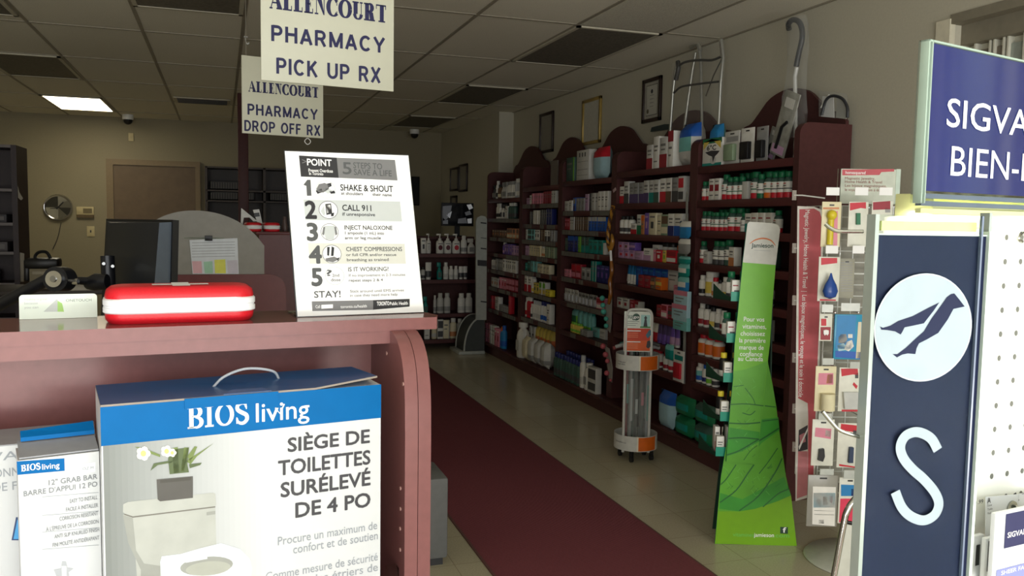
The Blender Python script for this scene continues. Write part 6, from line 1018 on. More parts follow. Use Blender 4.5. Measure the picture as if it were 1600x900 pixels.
# clip strip of pouches on the upright between the nearest bays
g = G(); cs = Plane((2.765, 4.66, 1.2), (0, -1, 0), Z); cy_ = lambda x, y: onX(x, y, 2.75)
g.ext([onX(x, y, 2.768) for x, y in ((1072, 300), (1075, 300), (1070, 600), (1066, 600))], (.002, 0, 0), mat('clip_strip', (150, 152, 148), .3)); solo('clip_strip', g, 'clear hanging strip holding pouches on the upright between the two nearest bays', 'strip')
PX = [(1062, 1081, 345, 372, 'b', 'W', 'blue pouch at the top of the hanging strip'), (1060, 1080, 373, 396, 'g', 'W', 'grey pouch with pale print just under the blue one'), (1061, 1080, 401, 412, 'T', 't', 'small teal pouch third on the hanging strip'), (1060, 1079, 412, 432, 'T', 't', 'teal pouch with large white letters'), (1059, 1078, 433, 455, 'b', 't', 'turquoise pouch lowest of the bright ones'), (1056, 1078, 455, 477, 'L', 'P', 'pale blue box with a pink corner, upper'), (1053, 1077, 477, 497, 'L', 'P', 'pale blue box with a pink corner, middle'), (1055, 1077, 497, 513, 't', 'L', 'pale blue box hanging lowest on the strip')]
for i, (x0, x1, y0, y1, base, c1, lab) in enumerate(PX):
    a, c = cy_(x0, y1), cy_(x1, y0); w_ = abs(a.y-c.y)*1.0; h = c.z-a.z
    place(proto('soft_pack' if i < 5 else 'box', round(w_, 3), .03, round(h*.97, 3), base, 'top', c1, 'W' if i in (3, 4) else 'x'), (2.747, (a.y+c.y)/2, a.z), -math.pi/2, lab, 'pouch' if i < 5 else 'box', 'goods on the hanging strip')
# toothbrush card and red tubes beside the cane rack
place(proto('soft_pack', .11, .03, .1, 'T', 'top', 't', 'x'), (2.752, 4.84, .56), -math.pi/2, 'teal pack hanging beside the toothbrush card', 'pack', 'tooth care packs')
place(proto('blister_card', .13, .018, .20, 'W', 'top', 'T', 'R'), (2.752, 4.72, .44), -math.pi/2, 'white toothbrush card with teal top hanging on the strip', 'pack', 'toothbrush card')
for yy, c1, lab in ((5.0, 'r', 'red and white tube hanging beside the toothbrush card'), (4.93, 'R', 'shorter red tube next to the toothbrush card')): place(proto('bottle', .05, .04, .118, 'W', 'plain', c1, 'x', 'R'), (2.82, yy, .4632), -math.pi/2, lab, 'tube', 'red tubes')
# twisted wooden canes hanging on the upright between the second and third bays
X_ = 2.74; gold = mat('varnished_gold_wood', (176, 124, 48), .25, noise=.35, scale=6); brown_w = mat('dark_turned_wood', (74, 46, 28), .3)
pth = [onX(x, y, X_) for x, y in ((958, 322), (952, 350), (950, 375), (953, 392))]; t = thing('twisted_cane', 'twisted gold and brown wooden cane hanging from the third bay', 'cane', pth[-1])
C_ = catmull(pth, 10); g = G(); g.tube(C_, .0155, gold, 12); g.bm.faces.ensure_lookup_table(); bi = g.mi(brown_w)
for i in range(len(C_)-1):
    for k_ in range(12):
        if (k_*2+i*2) % 12 < 5: g.bm.faces[i*12+k_].material_index = bi
part('twisted_shaft', g, t)
g = G(); g.tube(catmull([onX(x, y, X_) for x, y in ((953, 392), (957, 378), (956, 366))], 4), [.012, .016, .017, .017, .016, .014, .012, .01, .006], gold); g.tube([onX(954, 391, X_), onX(955, 408, X_)], .009, paper); part('handle', g, t)
g = G(); g.tube(catmull([onX(x, y, X_) for x, y in ((955, 408), (956, 425), (953, 440), (954, 458), (951, 475))], 4), [.011, .012, .014, .016, .015, .013, .012, .014, .016, .015, .013, .012, .014, .016, .015, .013, .011], mat('amber_wood', (150, 92, 36), .25, noise=.3, scale=5)); part('lower_shaft', g, t)
def beads(pts, m, lab, cardpts):
    t = thing('bead_strip', lab, 'strip', onX(pts[-1][0], pts[-1][1], X_))
    g = G(); g.ext([onX(x, y, X_+.02) for x, y in cardpts], (.003, 0, 0), mat('bead_card', (170, 166, 160), .4)); part('backing_card', g, t)
    for x, y, r in pts:
        g = G(); p = onX(x, y, X_); g.ball(p, r, m, 14); part('bead', g, t)
beads([(941, 466, .021), (942, 477, .02), (943, 487, .022), (947, 498, .018), (947, 509, .018)], mat('teal_bead', (80, 176, 160), .2), 'strip of teal balls hanging on the third bay', ((946, 478), (956, 460), (955, 505), (953, 520), (948, 514)))
beads([(942, 541, .022), (946, 554, .022), (949, 564, .018), (948, 583, .02), (954, 594, .012)], mat('pink_bead', (196, 96, 106), .25), 'strip of pink balls hanging low on the third bay', ((945, 540), (952, 545), (957, 575), (956, 598), (951, 590)))
g = G(); g.ext([onX(x, y, 2.776) for x, y in ((958, 297), (962, 293), (963, 297), (959, 301))], (-.004, 0, 0), mat('tag_pale_rose', (200, 170, 170), .4)); solo('clip_tag', g, 'tiny pale clip on the upright above the twisted cane', 'clip')
q = Plane((SFX+.02, 6.9, deckz('D')), (0, -1, 0), Z); g = G(); a = onX(861, 284, SFX+.05); c = onX(872, 250, SFX+.05); g.box(SFX+.045, SFX+.055, min(a.y, c.y), max(a.y, c.y), deckz('D'), c.z, mat('grey_sign_card', (120, 112, 104), .5)); solo('deck_sign', g, 'dark grey card standing on the fourth deck', 'sign')
# slots on the pale grey box of the third deck
gb_ = next(o for o in COL.objects if o.get('label', '').startswith('pale grey box with three'))
g = G(); q = Plane((-.125, -.05, 0), (1, 0, 0), Z)
for u in (.06, .115, .17): g.rect(q, u-.008, u+.012, .19, .225, black_m, .0008)
g.rect(q, .02, .23, .085, .089, txt_m, .0008); g.rect(q, .02, .23, .15, .153, txt_m, .0008); g.rect(q, .02, .23, .04, .043, txt_m, .0008)
o = bpy.data.objects.new('slots', g.mesh('slots')); COL.objects.link(o); o.parent = gb_
# ------------------------------------------------------------------ frames on the wall
def frame(y0, y1, z0, z1, X, fm, lab, inner=None, seal=False):
    t = thing('picture_frame', lab, 'frame', (X-.01, (y0+y1)/2, z0), 'framed certificates'); b_ = .028
    g = G(); 
    for a in ((y0, y1, z0, z0+b_), (y0, y1, z1-b_, z1), (y0, y0+b_, z0, z1), (y1-b_, y1, z0, z1)): g.box(X-.022, X-.001, *a, fm, .003)
    part('frame', g, t); g = G(); g.box(X-.010, X-.002, y0+b_*.9, y1-b_*.9, z0+b_*.9, z1-b_*.9, inner or mat('certificate_mat', (150, 146, 134), .4)); 
    q = Plane((X-.0105, y1, z0), (0, -1, 0), Z); W_ = y1-y0; H_ = z1-z0
    if seal:
        g.rect(q, .055, W_-.055, .05, H_-.05, mat('certificate_line', (90, 88, 82), .5), .0005); g.rect(q, .06, W_-.06, .055, H_-.055, mat('certificate_paper', (196, 194, 182), .4), .0008); g.disc(q, W_/2, H_-.1, .018, .016, dkt, .0012); g.disc(q, .085, .085, .016, .018, mat('certificate_seal', (90, 84, 60), .5), .0012)
        for k in range(4): g.rect(q, W_/2-.03, W_/2+.03, H_*.35+k*.028, H_*.35+k*.028+.004, txt_m, .0012)
    part('certificate', g, t)
dkf = mat('dark_frame_wood', (46, 32, 28), .35)
frame(5.71, 6.0, 2.21, 2.54, XW, dkf, 'dark framed certificate with a seal beside the walker', mat('certificate_mat_pale', (176, 172, 160), .4), True)
frame(6.77, 7.16, 2.13, 2.53, XW, mat('gold_frame', (176, 150, 84), .3, metal=.4), 'gold framed certificate between the two dark frames', mat('certificate_paper', (196, 194, 182), .4))
frame(7.88, 8.25, 2.13, 2.53, XW, dkf, 'dark framed picture above the fourth bay')
frame(10.78, 11.19, 1.82, 2.13, XF-.08, dkf, 'dim frame on the far wall nearest the corner'); frame(10.36, 10.74, 1.80, 2.15, XF-.08, dkf, 'dim frame on the far wall beside the other one'); frame(10.85, 11.15, 1.5, 1.76, XF-.08, dkf, 'small dim frame behind the security monitor')
g = G(); a = onX(1016, 197, XW-.02); c = onX(1046, 203, XW-.02); g.ext([onX(x, y, XW-.02) for x, y in ((1018, 199), (1038, 194), (1046, 194), (1046, 202), (1016, 206))], (.015, 0, 0), mat('dark_teal_box', (44, 60, 62), .4)); solo('wall_box', g, 'flat dark teal box on the wall below the certificate', 'box')
# ------------------------------------------------------------------ low shelving across the back
t = thing('back_shelf', 'low maroon shelf unit of bottles facing the camera at the back', 'shelving', (2.2, 9.4, 0)); BX0, BX1 = 1.55, 2.76
g = G(); g.box(BX0, BX1, 9.56, 9.60, .0, 1.24, maroon2); g.box(BX0, BX1, 9.40, 9.6, 1.22, 1.25, maroon2); part('back_panel', g, t)
for x in (BX0, 1.93, BX1-.03):
    g = G(); g.box(x, x+.03, 9.19, 9.57, 0, 1.22, maroon2); part('upright', g, t)
BZ = [1.06, .77, .39, .10]
for z in BZ: g = G(); g.box(BX0+.02, BX1-.02, 9.17, 9.57, z-.03, z, maroon2); g.box(BX0+.02, BX1-.02, 9.165, 9.172, z-.035, z+.004, lip_m); part('shelf', g, t)
def brow(zi, x, items):
    where = ('top shelf', 'second shelf', 'third shelf', 'bottom shelf')[zi]+' of the back shelf unit'
    for it in items:
        if not isinstance(it, tuple): x += it; continue
        kind, w_, d, h, base, des, c1, c2, cap, n, words = it; p = proto(kind, w_, d, h, base, des, c1, c2, cap)
        for k in range(n):
            place(p, (x+w_/2, 9.24+rnd.uniform(0, .02), BZ[zi]+.0045), rnd.uniform(-.06, .06), words+', '+where, CAT[kind], words+', '+where); x += w_*1.08
def xpx(px): return onY(px, 450, 9.22).x
brow(0, xpx(658), [b(.055, .17, 'W', 'spot', 'd', 1, 'white carton with dark ring'), ('pump_bottle', .055, .05, .22, 'W', 'plain', 'w', 'x', 'W', 1, 'slim pump bottle'), .05, ('pump_bottle', .088, .06, .22, 'W', 'plain', 'M', 'x', 'W', 2, 'white pump bottle with plum spot'), ('pump_bottle', .092, .06, .22, 'W', 'plain', 'R', 'x', 'W', 1, 'white pump bottle with rose spot'), ('bottle', .07, .05, .2, 'W', 'plain', 'g', 'x', 'W', 1, 'white bottle with ridged cap'), ('spray_bottle', .09, .06, .17, 'W', 'plain', 'g', 'x', 'W', 1, 'squat white spray bottle')])
brow(1, xpx(658), [('bottle', .05, .05, .14, 'w', 'plain', 'd', 'x', 'K', 1, 'grey bottle with dark label'), ('tube', .065, .04, .19, 'W', 'plain', 'd', 'x', 'W', 1, 'white tube standing on its cap'), .06, ('spray_bottle', .06, .05, .19, 'T', 'plain', 'E', 'x', 'T', 1, 'teal spray bottle'), .01, ('bottle', .06, .05, .19, 'W', 'plain', 'w', 'x', 'W', 1, 'tall white bottle'), ('bottle', .052, .05, .15, 'W', 'plain', 'w', 'x', 'W', 2, 'short white bottle'), ('tube', .05, .04, .145, 'W', 'plain', 'd', 'x', 'W', 2, 'small white tube with dark band')])
brow(2, xpx(662), [('spray_bottle', .055, .05, .19, 'T', 'plain', 'E', 'x', 'T', 1, 'teal spray bottle by the poster'), .06, ('bottle', .035, .035, .2, 'w', 'plain', 'g', 'x', 'W', 1, 'thin white bottle'), ('bottle', .075, .055, .225, 'w', 'plain', 'g', 'x', 'w', 2, 'grey-white shampoo bottle'), .08, ('bottle', .085, .055, .22, 'W', 'plain', 'w', 'x', 'W', 2, 'tall tapered white bottle'), .02])
brow(3, xpx(664), [b(.06, .2, 'W', 'lines', 'g', 1, 'white carton beside the counter'), .02, ('bottle', .06, .05, .19, 'c', 'plain', 'w', 'x', 'W', 1, 'cream bottle'), b(.065, .22, 'W', 'two', 'd', 1, 'white carton with black dots', 'd'), b(.07, .21, 'c', 'edge', 'g', 1, 'cream carton'), ('bottle', .08, .05, .23, 'c', 'plain', 'o', 'x', 'W', 1, 'rounded cream bottle with dark label'), ('bottle', .07, .05, .22, 'w', 'plain', 't', 'x', 'W', 1, 'pale rounded bottle')])
# security monitor
t = thing('security_monitor', 'small monitor with a black and white camera picture on the back shelf', 'monitor', (2.51, 9.5, 1.2505))
mp = Plane(onY(690, 353, 9.50), yawU(0), Z); u1 = mp.uv(740, 335)[0]; v1 = mp.uv(715, 317)[1]
g = G(); g.slab(mp, 0, u1, 0, v1, -.035, 0, black_m, .004); part('casing', g, t)
g = G(); sc = mat('screen_dark', (20, 21, 24), .1, emit=.08); sg_ = mat('screen_grey', (120, 122, 126), .2, emit=.12); sw = mat('screen_white', (220, 222, 224), .2, emit=.16)
g.rect(mp, .012, u1-.012, .014, v1-.012, sc, .0006)
for pts, m in (([(692, 322), (706, 321), (703, 338), (696, 344), (692, 340)], sg_), ([(697, 336), (706, 330), (703, 341)], sw), ([(729, 320), (736, 319), (739, 325), (733, 328)], sw), ([(726, 332), (734, 329), (737, 335), (728, 337)], sg_), ([(716, 342), (728, 340), (730, 349), (715, 349)], sg_), ([(730, 342), (737, 341), (737, 349), (731, 349)], sw), ([(692, 345), (700, 343), (700, 350), (692, 350)], sg_)): g.ppx(pts, mp, m, .001)
part('screen', g, t)
mc = mp.at(u1/2, 0, -.02); g = G(); g.box(mc.x-.03, mc.x+.03, mc.y-.01, mc.y+.01, 1.258, mc.z+.02, black_m); g.box(mc.x-.1, mc.x+.1, mc.y-.05, mc.y+.05, 1.2505, 1.262, black_m, .003); part('stand', g, t)
# pale end stand with the curved grey foot
t = thing('demo_stand', 'tall pale panel with a curved dark grey hood at its foot', 'stand', (2.58, 8.8, 0)); sp2 = mat('stand_pale_grey', (178, 182, 174), .4); sd = mat('stand_dark_hood', (66, 70, 68), .5)
g = G(); o_ = [onY(x, y, 8.66) for x, y in ((744, 500), (744, 346), (746, 340), (752, 337), (758, 338), (761, 342), (760, 500))]; g.ext(o_, (0, .03, 0), sp2); part('panel', g, t)
g = G()
for y0, y1 in ((347, 349), (371, 372), (387, 389), (470, 472)): g.ext([onY(x, y, 8.659) for x, y in ((751, y0), (760, y0+1), (760, y1+1), (751, y1))], (0, -.003, 0), dark_m)
g.ext([onY(x, y, 8.659) for x, y in ((746, 406), (760, 407), (760, 416), (746, 415))], (0, -.012, 0), dark_m); part('slots', g, t)
g = G(); g.box(2.40, 2.69, 8.70, 9.1, 0, .035, sp2, .006); part('base_plate', g, t)
g = G(); arc_ = [(2.46+.19*(1-math.cos(a)), .035+.36*math.sin(a)) for a in [math.pi/2*k/10 for k in range(11)]]+[(2.69, .395), (2.69, .035)]
g.ext([(x, 8.72, z) for x, z in arc_], (0, .33, 0), sd, sd, True); part('hood', g, t)
for yy in (8.712, 9.05):
    g = G(); g.tube([(x, yy, z) for x, z in arc_[:-1]], .010, sp2, 8); part('hood_rim', g, t)
# television, clock, thermostat, outlet on the back wall
g = G(); g.box(2.05, 2.63, YB-.06, YB-.012, 1.63, 2.03, black_m, .006); t = thing('wall_television', 'black flat television on the back wall right of the poster', 'television', (2.3, YB-.03, 1.63)); part('casing', g, t); g = G(); g.box(2.07, 2.61, YB-.063, YB-.059, 1.65, 2.01, mat('tv_glass', (30, 32, 34), .08)); part('screen', g, t)
g = G(); g.box(2.2, 2.45, YB-.014, YB-.001, 1.7, 1.95, dark_m); part('bracket', g, t)
q = Plane((-1.885, YB-.03, 1.515), (1, 0, 0), Z); t = thing('wall_clock', 'round silver wall clock on the cream back wall', 'clock', (-1.885, YB-.02, 1.33)); Rz = Matrix.Translation((-1.885, YB-.001, 1.515)) @ Matrix.Rotation(math.pi/2, 4, 'X')
g = G(); g.lathe([(.16, 0), (.164, .02), (.156, .038), (.14, .035), (.136, .03)], chrome, 40); bmesh.ops.transform(g.bm, matrix=Rz, verts=g.bm.verts[:]); part('rim', g, t)
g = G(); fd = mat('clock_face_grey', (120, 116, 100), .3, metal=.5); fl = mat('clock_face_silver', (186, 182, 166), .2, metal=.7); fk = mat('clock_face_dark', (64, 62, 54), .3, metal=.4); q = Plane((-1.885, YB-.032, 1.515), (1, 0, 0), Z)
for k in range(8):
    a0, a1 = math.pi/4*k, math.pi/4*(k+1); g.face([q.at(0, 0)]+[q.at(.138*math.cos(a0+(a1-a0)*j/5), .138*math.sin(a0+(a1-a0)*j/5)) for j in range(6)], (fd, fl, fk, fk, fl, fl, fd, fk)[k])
part('face', g, t); g = G(); g.ribbon([q.at(-.02, -.02, .004), q.at(.06, .068, .004)], .014, black_m, q.N); g.ribbon([q.at(.02, 0, .005), q.at(-.088, -.016, .005)], .009, black_m, q.N); part('hands', g, t)
g = G(); g.tube(catmull([(-1.86, YB-.01, 1.33), (-1.9, YB-.012, 1.15), (-1.96, YB-.012, 1.0)], 5), .004, dark_m); solo('clock_cord', g, 'thin cord hanging down the wall below the clock', 'cord')
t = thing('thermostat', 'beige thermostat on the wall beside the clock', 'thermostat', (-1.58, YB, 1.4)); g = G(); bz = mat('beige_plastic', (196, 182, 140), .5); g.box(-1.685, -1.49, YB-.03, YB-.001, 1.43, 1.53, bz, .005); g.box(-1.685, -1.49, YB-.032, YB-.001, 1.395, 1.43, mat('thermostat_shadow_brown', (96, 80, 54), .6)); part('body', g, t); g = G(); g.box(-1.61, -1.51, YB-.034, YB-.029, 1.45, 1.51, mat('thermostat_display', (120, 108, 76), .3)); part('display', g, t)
t = thing('wall_outlet', 'small light switch plate on the wall below the thermostat', 'switch', (-1.53, YB, 1.2)); g = G(); g.box(-1.575, -1.49, YB-.01, YB-.001, 1.16, 1.29, bz, .003); part('plate', g, t); g = G(); g.box(-1.54, -1.525, YB-.016, YB-.009, 1.21, 1.24, dark_m); part('toggle', g, t)
# small white switch on the wall high up
g = G(); g.box(-1.05-.03, -1.05+.03, YB-.02, YB-.001, 2.36, 2.46, bz, .004); solo('wall_sensor', g, 'small beige sensor high on the back wall below the camera', 'sensor')
# dark dispensary shelving along the back wall and tall unit at the far left
dsh = mat('dark_shelf_laminate', (66, 58, 54), .5)
t = thing('dispensary_shelving', 'dim dispensary shelving of baskets right of the brown door', 'shelving', (.5, 11.5, 0))
g = G(); g.box(-.18, 1.9, YB-.03, YB-.014, .06, 2.06, dsh); part('back_panel', g, t)
for x in (-.18, .52, 1.2, 1.87): g = G(); g.box(x, x+.03, YB-.4, YB-.03, 0, 2.06, dsh); part('upright', g, t)
for z in (.06, .5, .95, 1.30, 1.62, 1.75, 2.04): g = G(); g.box(-.17, 1.88, YB-.4, YB-.03, z, z+.02, dsh); part('shelf', g, t)
bkm = mat('basket_dark', (40, 38, 38), .5); bkl = mat('basket_slat', (84, 80, 76), .5)
for i, (x, z, w_, lab) in enumerate(((-.12, 1.645, .34, 'long dark basket left of the maroon post'), (.28, 1.645, .14, 'small dark basket just left of the maroon post'), (.60, 1.645, .32, 'dark slatted basket right of the maroon post'), (-.12, 1.775, .42, 'low dark box on the upper dispensary shelf'), (.95, 1.3215, .2, 'dark basket on the lower dispensary shelf'))):
    t = thing('storage_basket', lab, 'basket', (x+w_/2, 11.5, z), 'dispensary baskets'); g = G(); h = .098; g.box(x, x+w_, 11.36, 11.38, z, z+h, bkm); g.box(x, x+w_, 11.6, 11.62, z, z+h, bkm); g.box(x, x+.01, 11.36, 11.62, z, z+h, bkm); g.box(x+w_-.01, x+w_, 11.36, 11.62, z, z+h, bkm); g.box(x, x+w_, 11.36, 11.62, z, z+.01, bkm); part('tub', g, t)
    g = G(); n = int(w_/.03)
    for k in range(n): g.box(x+.008+k*.03, x+.018+k*.03, 11.352, 11.361, z+.01, z+h-.01, bkl)
    part('slats', g, t)
lX = onY(27, 300, 8.0).x; t = thing('tall_shelving', 'tall dark shelving at the left edge of the room', 'shelving', (lX-.3, 8.2, 0)); dk2 = mat('dark_purple_laminate', (50, 36, 40), .45)
for x in (lX-.9, lX-.04): g = G(); g.box(x, x+.04, 8.0, 8.4, 0, 2.0, dk2); part('upright', g, t)
g = G(); g.box(lX-.9, lX, 8.4, 8.42, 0, 2.0, dk2); part('back_panel', g, t)
for z in (.02, .55, .84, 1.10, 1.34, 1.62, 1.98): g = G(); g.box(lX-.86, lX-.04, 8.02, 8.4, z, z+.02, dk2); g.box(lX-.86, lX-.04, 8.012, 8.02, z-.002, z+.022, mat('shelf_edge_grey', (120, 112, 112), .4)); part('shelf', g, t)
for i, (x, z, w_, h, c, lab) in enumerate(((lX-.30, 1.122, .2, .08, (92, 86, 88), 'grey box on the tall dark shelving, middle shelf'), (lX-.5, .862, .3, .1, (84, 80, 82), 'grey box on the tall dark shelving, lower shelf'), (lX-.28, 1.362, .18, .07, (70, 66, 70), 'dark box on the tall dark shelving, upper shelf'))):
    g = G(); g.box(x, x+w_, 8.08, 8.3, z, z+h, mat('shelf_box_%d' % i, c, .5), .004); g.box(x+.02, x+w_-.02, 8.078, 8.081, z+.02, z+h-.02, mat('shelf_box_label', (120, 116, 116), .5)); solo('shelf_box', g, lab, 'box', None, 'boxes on the tall dark shelving')
g = G(); a = onY(27, 290, 8.1); g.ext([onY(x, y, 8.02) for x, y in ((26, 283), (30, 300), (36, 310), (33, 313), (27, 308))], (0, .003, 0), mat('hanging_bag_grey', (150, 140, 120), .4)); g.ext([onY(x, y, 8.02) for x, y in ((29, 394), (38, 396), (37, 440), (30, 440))], (0, .003, 0), mat('hanging_bag_grey', (150, 140, 120), .4)); solo('hanging_sheet', g, 'torn pale sheet hanging at the side of the tall dark shelving', 'sheet')
# black bag on a carton, on the dispensary table
tz = onY(60, 436, 7.0).z-.0; bxm = mat('dim_beige_carton', (138, 128, 104), .6)
t = thing('work_table', 'dark table in the dispensary hidden behind the monitor arm', 'table', (-1.2, 7.1, 0)); z_t = onY(60, 452, 7.0).z
g = G(); g.box(-1.9, -.4, 6.85, 7.5, z_t-.03, z_t, dsh, .003); part('table_top', g, t)
for x, y in ((-1.86, 6.9), (-.48, 6.9), (-1.86, 7.42), (-.48, 7.42)): g = G(); g.box(x, x+.05, y, y+.05, 0, z_t-.03, dsh); part('leg', g, t)
x0 = onY(46, 440, 7.0).x; x1 = onY(82, 440, 7.0).x; zc = onY(60, 420, 7.0).z; g = G(); g.box(x0, x1, 7.0, 7.2, z_t+.0005, zc, bxm, .003); t = thing('beige_carton', 'dim beige carton under the black handled bag', 'box', ((x0+x1)/2, 7.1, z_t)); part('body', g, t); g = G(); g.box(x0+.02, x1-.02, 6.998, 7.001, zc-.04, zc-.02, mat('carton_tape', (160, 150, 124), .4)); part('tape', g, t)
bxx0 = onY(36, 410, 7.0).x; bxx1 = onY(90, 410, 7.0).x; zb1 = onY(60, 404, 7.0).z
t = thing('handled_bag', 'black bag with a looped handle on the beige carton', 'bag', ((bxx0+bxx1)/2, 7.1, zc)); g = G(); g.box(bxx0, bxx1, 7.0, 7.2, zc+.001, zb1, black_m, .02); g.box(bxx0-.002, x0-.006, 7.02, 7.18, z_t+.06, zc+.03, black_m, .01); part('body', g, t); g = G(); g.tube(catmull([onY(56, 408, 7.06), onY(55, 400, 7.06), onY(61, 394, 7.06), onY(72, 394, 7.06), onY(78, 402, 7.06), onY(79, 408, 7.06)], 5), .011, black_m); part('handle', g, t)
# ------------------------------------------------------------------ dispensary counter, arched grey screen, second counter
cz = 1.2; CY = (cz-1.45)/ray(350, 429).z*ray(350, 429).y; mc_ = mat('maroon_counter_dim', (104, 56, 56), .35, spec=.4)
t = thing('dispensary_counter', 'maroon dispensary counter with rounded end below the grey screen', 'counter', (0, CY, 0))
q = Plane((0, CY, cz), (1, 0, 0), Z); xr = q.px(447, 450).x; r = .07
g = G(); xl2 = q.px(186, 450).x; pr_ = [(xl2, 0), (xr, 0), (xr, cz-r)]+[(xr-r+r*math.cos(a), cz-r+r*math.sin(a)) for a in [math.pi/2*k/6 for k in range(1, 7)]]+[(xl2, cz)]
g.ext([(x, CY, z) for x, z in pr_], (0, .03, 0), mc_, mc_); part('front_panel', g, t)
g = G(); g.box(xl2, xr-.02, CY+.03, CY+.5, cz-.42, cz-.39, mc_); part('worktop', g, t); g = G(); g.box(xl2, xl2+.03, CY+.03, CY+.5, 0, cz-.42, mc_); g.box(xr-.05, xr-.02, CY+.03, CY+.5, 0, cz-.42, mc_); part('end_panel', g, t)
t = thing('grey_screen', 'arched grey privacy screen standing on the dispensary counter', 'screen', (0, CY+.02, cz)); q = Plane((0, CY+.006, cz), (1, 0, 0), Z)
scm = mat('grey_screen_laminate', (136, 134, 128), .5); g = G(); ol = [(413, 428.5), (413, 384), (396, 364), (372, 346), (342, 334), (310, 329), (278, 331), (248, 341), (226, 358), (207, 384), (207, 430)]
mid_ = [q.px(x, y) for x, y in ol]; top_ = catmull(mid_[1:-1], 4); a0 = Vector((mid_[0].x, mid_[0].y, cz+.0005)); a1 = Vector((mid_[-1].x, mid_[-1].y, cz+.0005)); g.ext([a0]+top_+[a1], (0, .014, 0), scm, mat('screen_edge_pale', (168, 166, 158), .4)); part('panel', g, t)
t = thing('note_sheet', 'white sheet with pink green and yellow blocks clipped to the grey screen', 'paper', q.px(334, 428, .003)); g = G(); g.ext([q.px(x, y, .003) for x, y in ((296, 375), (371, 372), (373, 428), (301, 428))], q.N*.0008, mat('sheet_white_blue', (206, 212, 220), .6)); part('sheet', g, t)
g = G()
for pts, c, n_ in (([(300, 408), (315, 408), (316, 427), (302, 427)], (214, 170, 180), 'pink'), ([(318, 409), (332, 408), (333, 427), (320, 427)], (158, 200, 176), 'mint'), ([(335, 406), (352, 405), (353, 427), (336, 427)], (214, 214, 96), 'yellow'), ([(355, 407), (371, 406), (372, 427), (356, 427)], (196, 192, 206), 'lilac')): g.ppx(pts, q, mat('sheet_block_'+n_, c, .6), .0042)
for k in range(6): g.ppx([(300, 379+k*4.4), (367, 377.5+k*4.4), (367, 378.3+k*4.4), (300, 379.8+k*4.4)], q, mat('sheet_line_grey', (150, 156, 164), .6), .0042)
part('print', g, t)
g = G(); g.slab(q, *(q.uv(288, 371)[0], q.uv(350, 371)[0]), q.uv(318, 373)[1], q.uv(318, 371)[1], .004, .007, acrylic); g.slab(q, q.uv(320, 372)[0], q.uv(332, 372)[0], q.uv(326, 376)[1], q.uv(326, 368)[1], .004, .010, black_m, .001); part('clip', g, t)
c2 = 5.9; q2 = Plane((0, c2, 1.3), (1, 0, 0), Z); xl = q2.px(405, 400).x; z2 = q2.px(430, 367).z
t = thing('back_counter', 'taller maroon counter farther back carrying two red cases', 'counter', (.5, c2, 0)); g = G(); g.box(xl, .95, c2, c2+.03, 0, z2, mc_); part('front_panel', g, t); g = G(); g.box(xl-.02, .97, c2-.01, c2+.5, z2, z2+.02, mc_, .003); part('top', g, t); g = G(); g.box(xl, xl+.03, c2+.03, c2+.48, 0, z2, mc_); g.box(.92, .95, c2+.03, c2+.48, 0, z2, mc_); part('end_panel', g, t)
for px_, lab in ((396, 'red zip case behind the grey screen, nearer the arch'), (425, 'red zip case on the farther counter beside the poster')):
    p = q2.px(px_, 366); k_ = dup(kit, (p.x, c2+.14, z2+.0205), math.pi/2+.05, lab, 'red naloxone cases'); k_.scale = (1, 1, 1)
t = thing('brochure_stand', 'white angled brochure stand on the farther counter by the post', 'stand', q2.px(390, 366)); g = G(); qq = Plane((0, c2+.36, 1.3), (1, 0, 0), Z); zz = z2+.0205
tri = [qq.px(x, y) for x, y in ((377, 325), (403, 346), (411, 353), (376, 353))]; g.ext([tri[0], tri[1], qq.px(396, 346), qq.px(390, 340), qq.px(381, 340), qq.px(379, 352), tri[3]], (0, .01, 0), white_m); g.ext([qq.px(395, 328), qq.px(405, 327), qq.px(411, 353), qq.px(404, 353)], (0, .012, 0), white_m); a = qq.px(376, 353); g.box(a.x, qq.px(412, 353).x, c2+.34, c2+.40, zz, zz+.006, white_m); g.box(a.x, a.x+.01, c2+.36, c2+.37, zz, a.z+.02, white_m); g.box(qq.px(406, 353).x, qq.px(411, 353).x, c2+.36, c2+.372, zz, a.z+.02, white_m); part('frame', g, t)
g = G(); g.ext([qq.px(397, 333, .004), qq.px(405, 332, .004), qq.px(406, 338, .004), qq.px(398, 339, .004)], (0, -.002, 0), dark_m); part('label', g, t)
g = G(); q3 = Plane((0, c2+.2, 1.3), (1, 0, 0), Z); a = q3.px(446, 352); g.lathe([(.02, z2+.0205), (.022, z2+.05), (.008, a.z+.06)], mat('dim_bottle_brown', (96, 78, 74), .4), 12, (q3.px(445, 350).x, c2+.2, 0)); solo('counter_bottle', g, 'small dim bottle beside the red cases next to the poster', 'bottle')
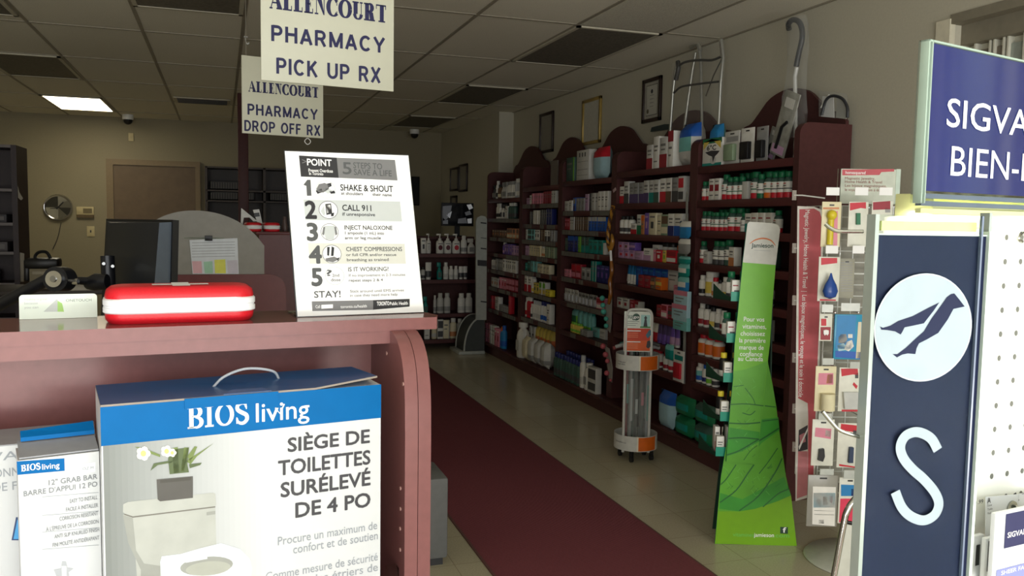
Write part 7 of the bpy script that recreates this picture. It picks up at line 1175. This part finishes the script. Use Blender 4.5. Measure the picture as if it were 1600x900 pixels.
# ------------------------------------------------------------------ monitor on its arm behind the counter
t = thing('computer_monitor', 'dark computer monitor turned away on a black arm behind the counter', 'monitor', atD(215, 560, 2.3)); mk_ = mat('monitor_back_dark', (34, 38, 46), .35, spec=.5); ms = mat('monitor_side_lit', (92, 102, 114), .35)  # paler side face: window light put into its colour
F_ = [atD(173, 348, 2.42), atD(249, 348, 2.12), atD(232, 560, 2.12), atD(160, 560, 2.42)]; K_ = [atD(167, 345, 2.52), atD(268, 347, 2.16), atD(263, 570, 2.16), atD(155, 570, 2.52)]
g = G(); a = [g.bm.verts.new(p) for p in F_]; c = [g.bm.verts.new(p) for p in K_]; g._fin([g.bm.faces.new(a)], mk_); g._fin([g.bm.faces.new((a[i], c[i], c[(i+1) % 4], a[(i+1) % 4])) for i in (0, 2, 3)], mk_); g._fin([g.bm.faces.new((a[1], c[1], c[2], a[2]))], ms); g._fin([g.bm.faces.new(c[::-1])], mk_); part('housing', g, t)
g = G(); nrm = (K_[1]-K_[0]).cross(K_[3]-K_[0]).normalized(); nrm = nrm if nrm.dot(FW) > 0 else -nrm; ce = sum(K_, Vector())/4; g.ext([p+(p-ce)*.03 for p in K_], nrm*.016, black_m); part('bezel', g, t)
t2 = thing('monitor_arm', 'black jointed arm with a silver pivot reaching to the monitor', 'arm', atD(-60, 520, 2.2)); g = G(); ak = mat('arm_black', (26, 27, 32), .3); 
A0, A1 = atD(-70, 512, 2.2), atD(80, 434, 2.2); g.tube([A0, A1], .016, ak, 12); g.tube([A0-RX*0+UP*.014, A1+UP*.012], .005, mat('arm_edge_grey', (96, 98, 104), .3)); part('lower_link', g, t2)
g = G(); c_ = atD(86, 436, 2.17); g.tube([c_, c_+FW*.05], .032, ak, 24); g.tube([c_-FW*.008, c_+FW*.002], .021, chrome, 24); g.tube([c_-FW*.011, c_-FW*.004], .008, steel, 16); part('pivot', g, t2)
g = G(); g.tube([atD(96, 437, 2.22), atD(112, 438, 2.24), atD(150, 440, 2.28)], [.015, .010, .012], ak, 10); g.tube([atD(108, 440, 2.2), atD(122, 440, 2.2)], .008, chrome); part('upper_link', g, t2)
g = G(); g.tube([atD(138, 443, 2.28), atD(150, 441, 2.27), atD(168, 440, 2.27)], [.017, .024, .02], ak, 12); g.tube([atD(168, 400, 2.30), atD(170, 450, 2.30)], .018, ak, 10)
for x, y in ((162, 412), (176, 416)): g.tube([atD(x, y, 2.275), atD(x, y, 2.29)], .0042, steel, 10)
part('tilt_head', g, t2)
g = G(); pz = A0; g.lathe([(.03, 0), (.03, .02), (.018, .03), (.018, pz.z)], ak, 14, (pz.x, pz.y, 0)); part('post', g, t2)
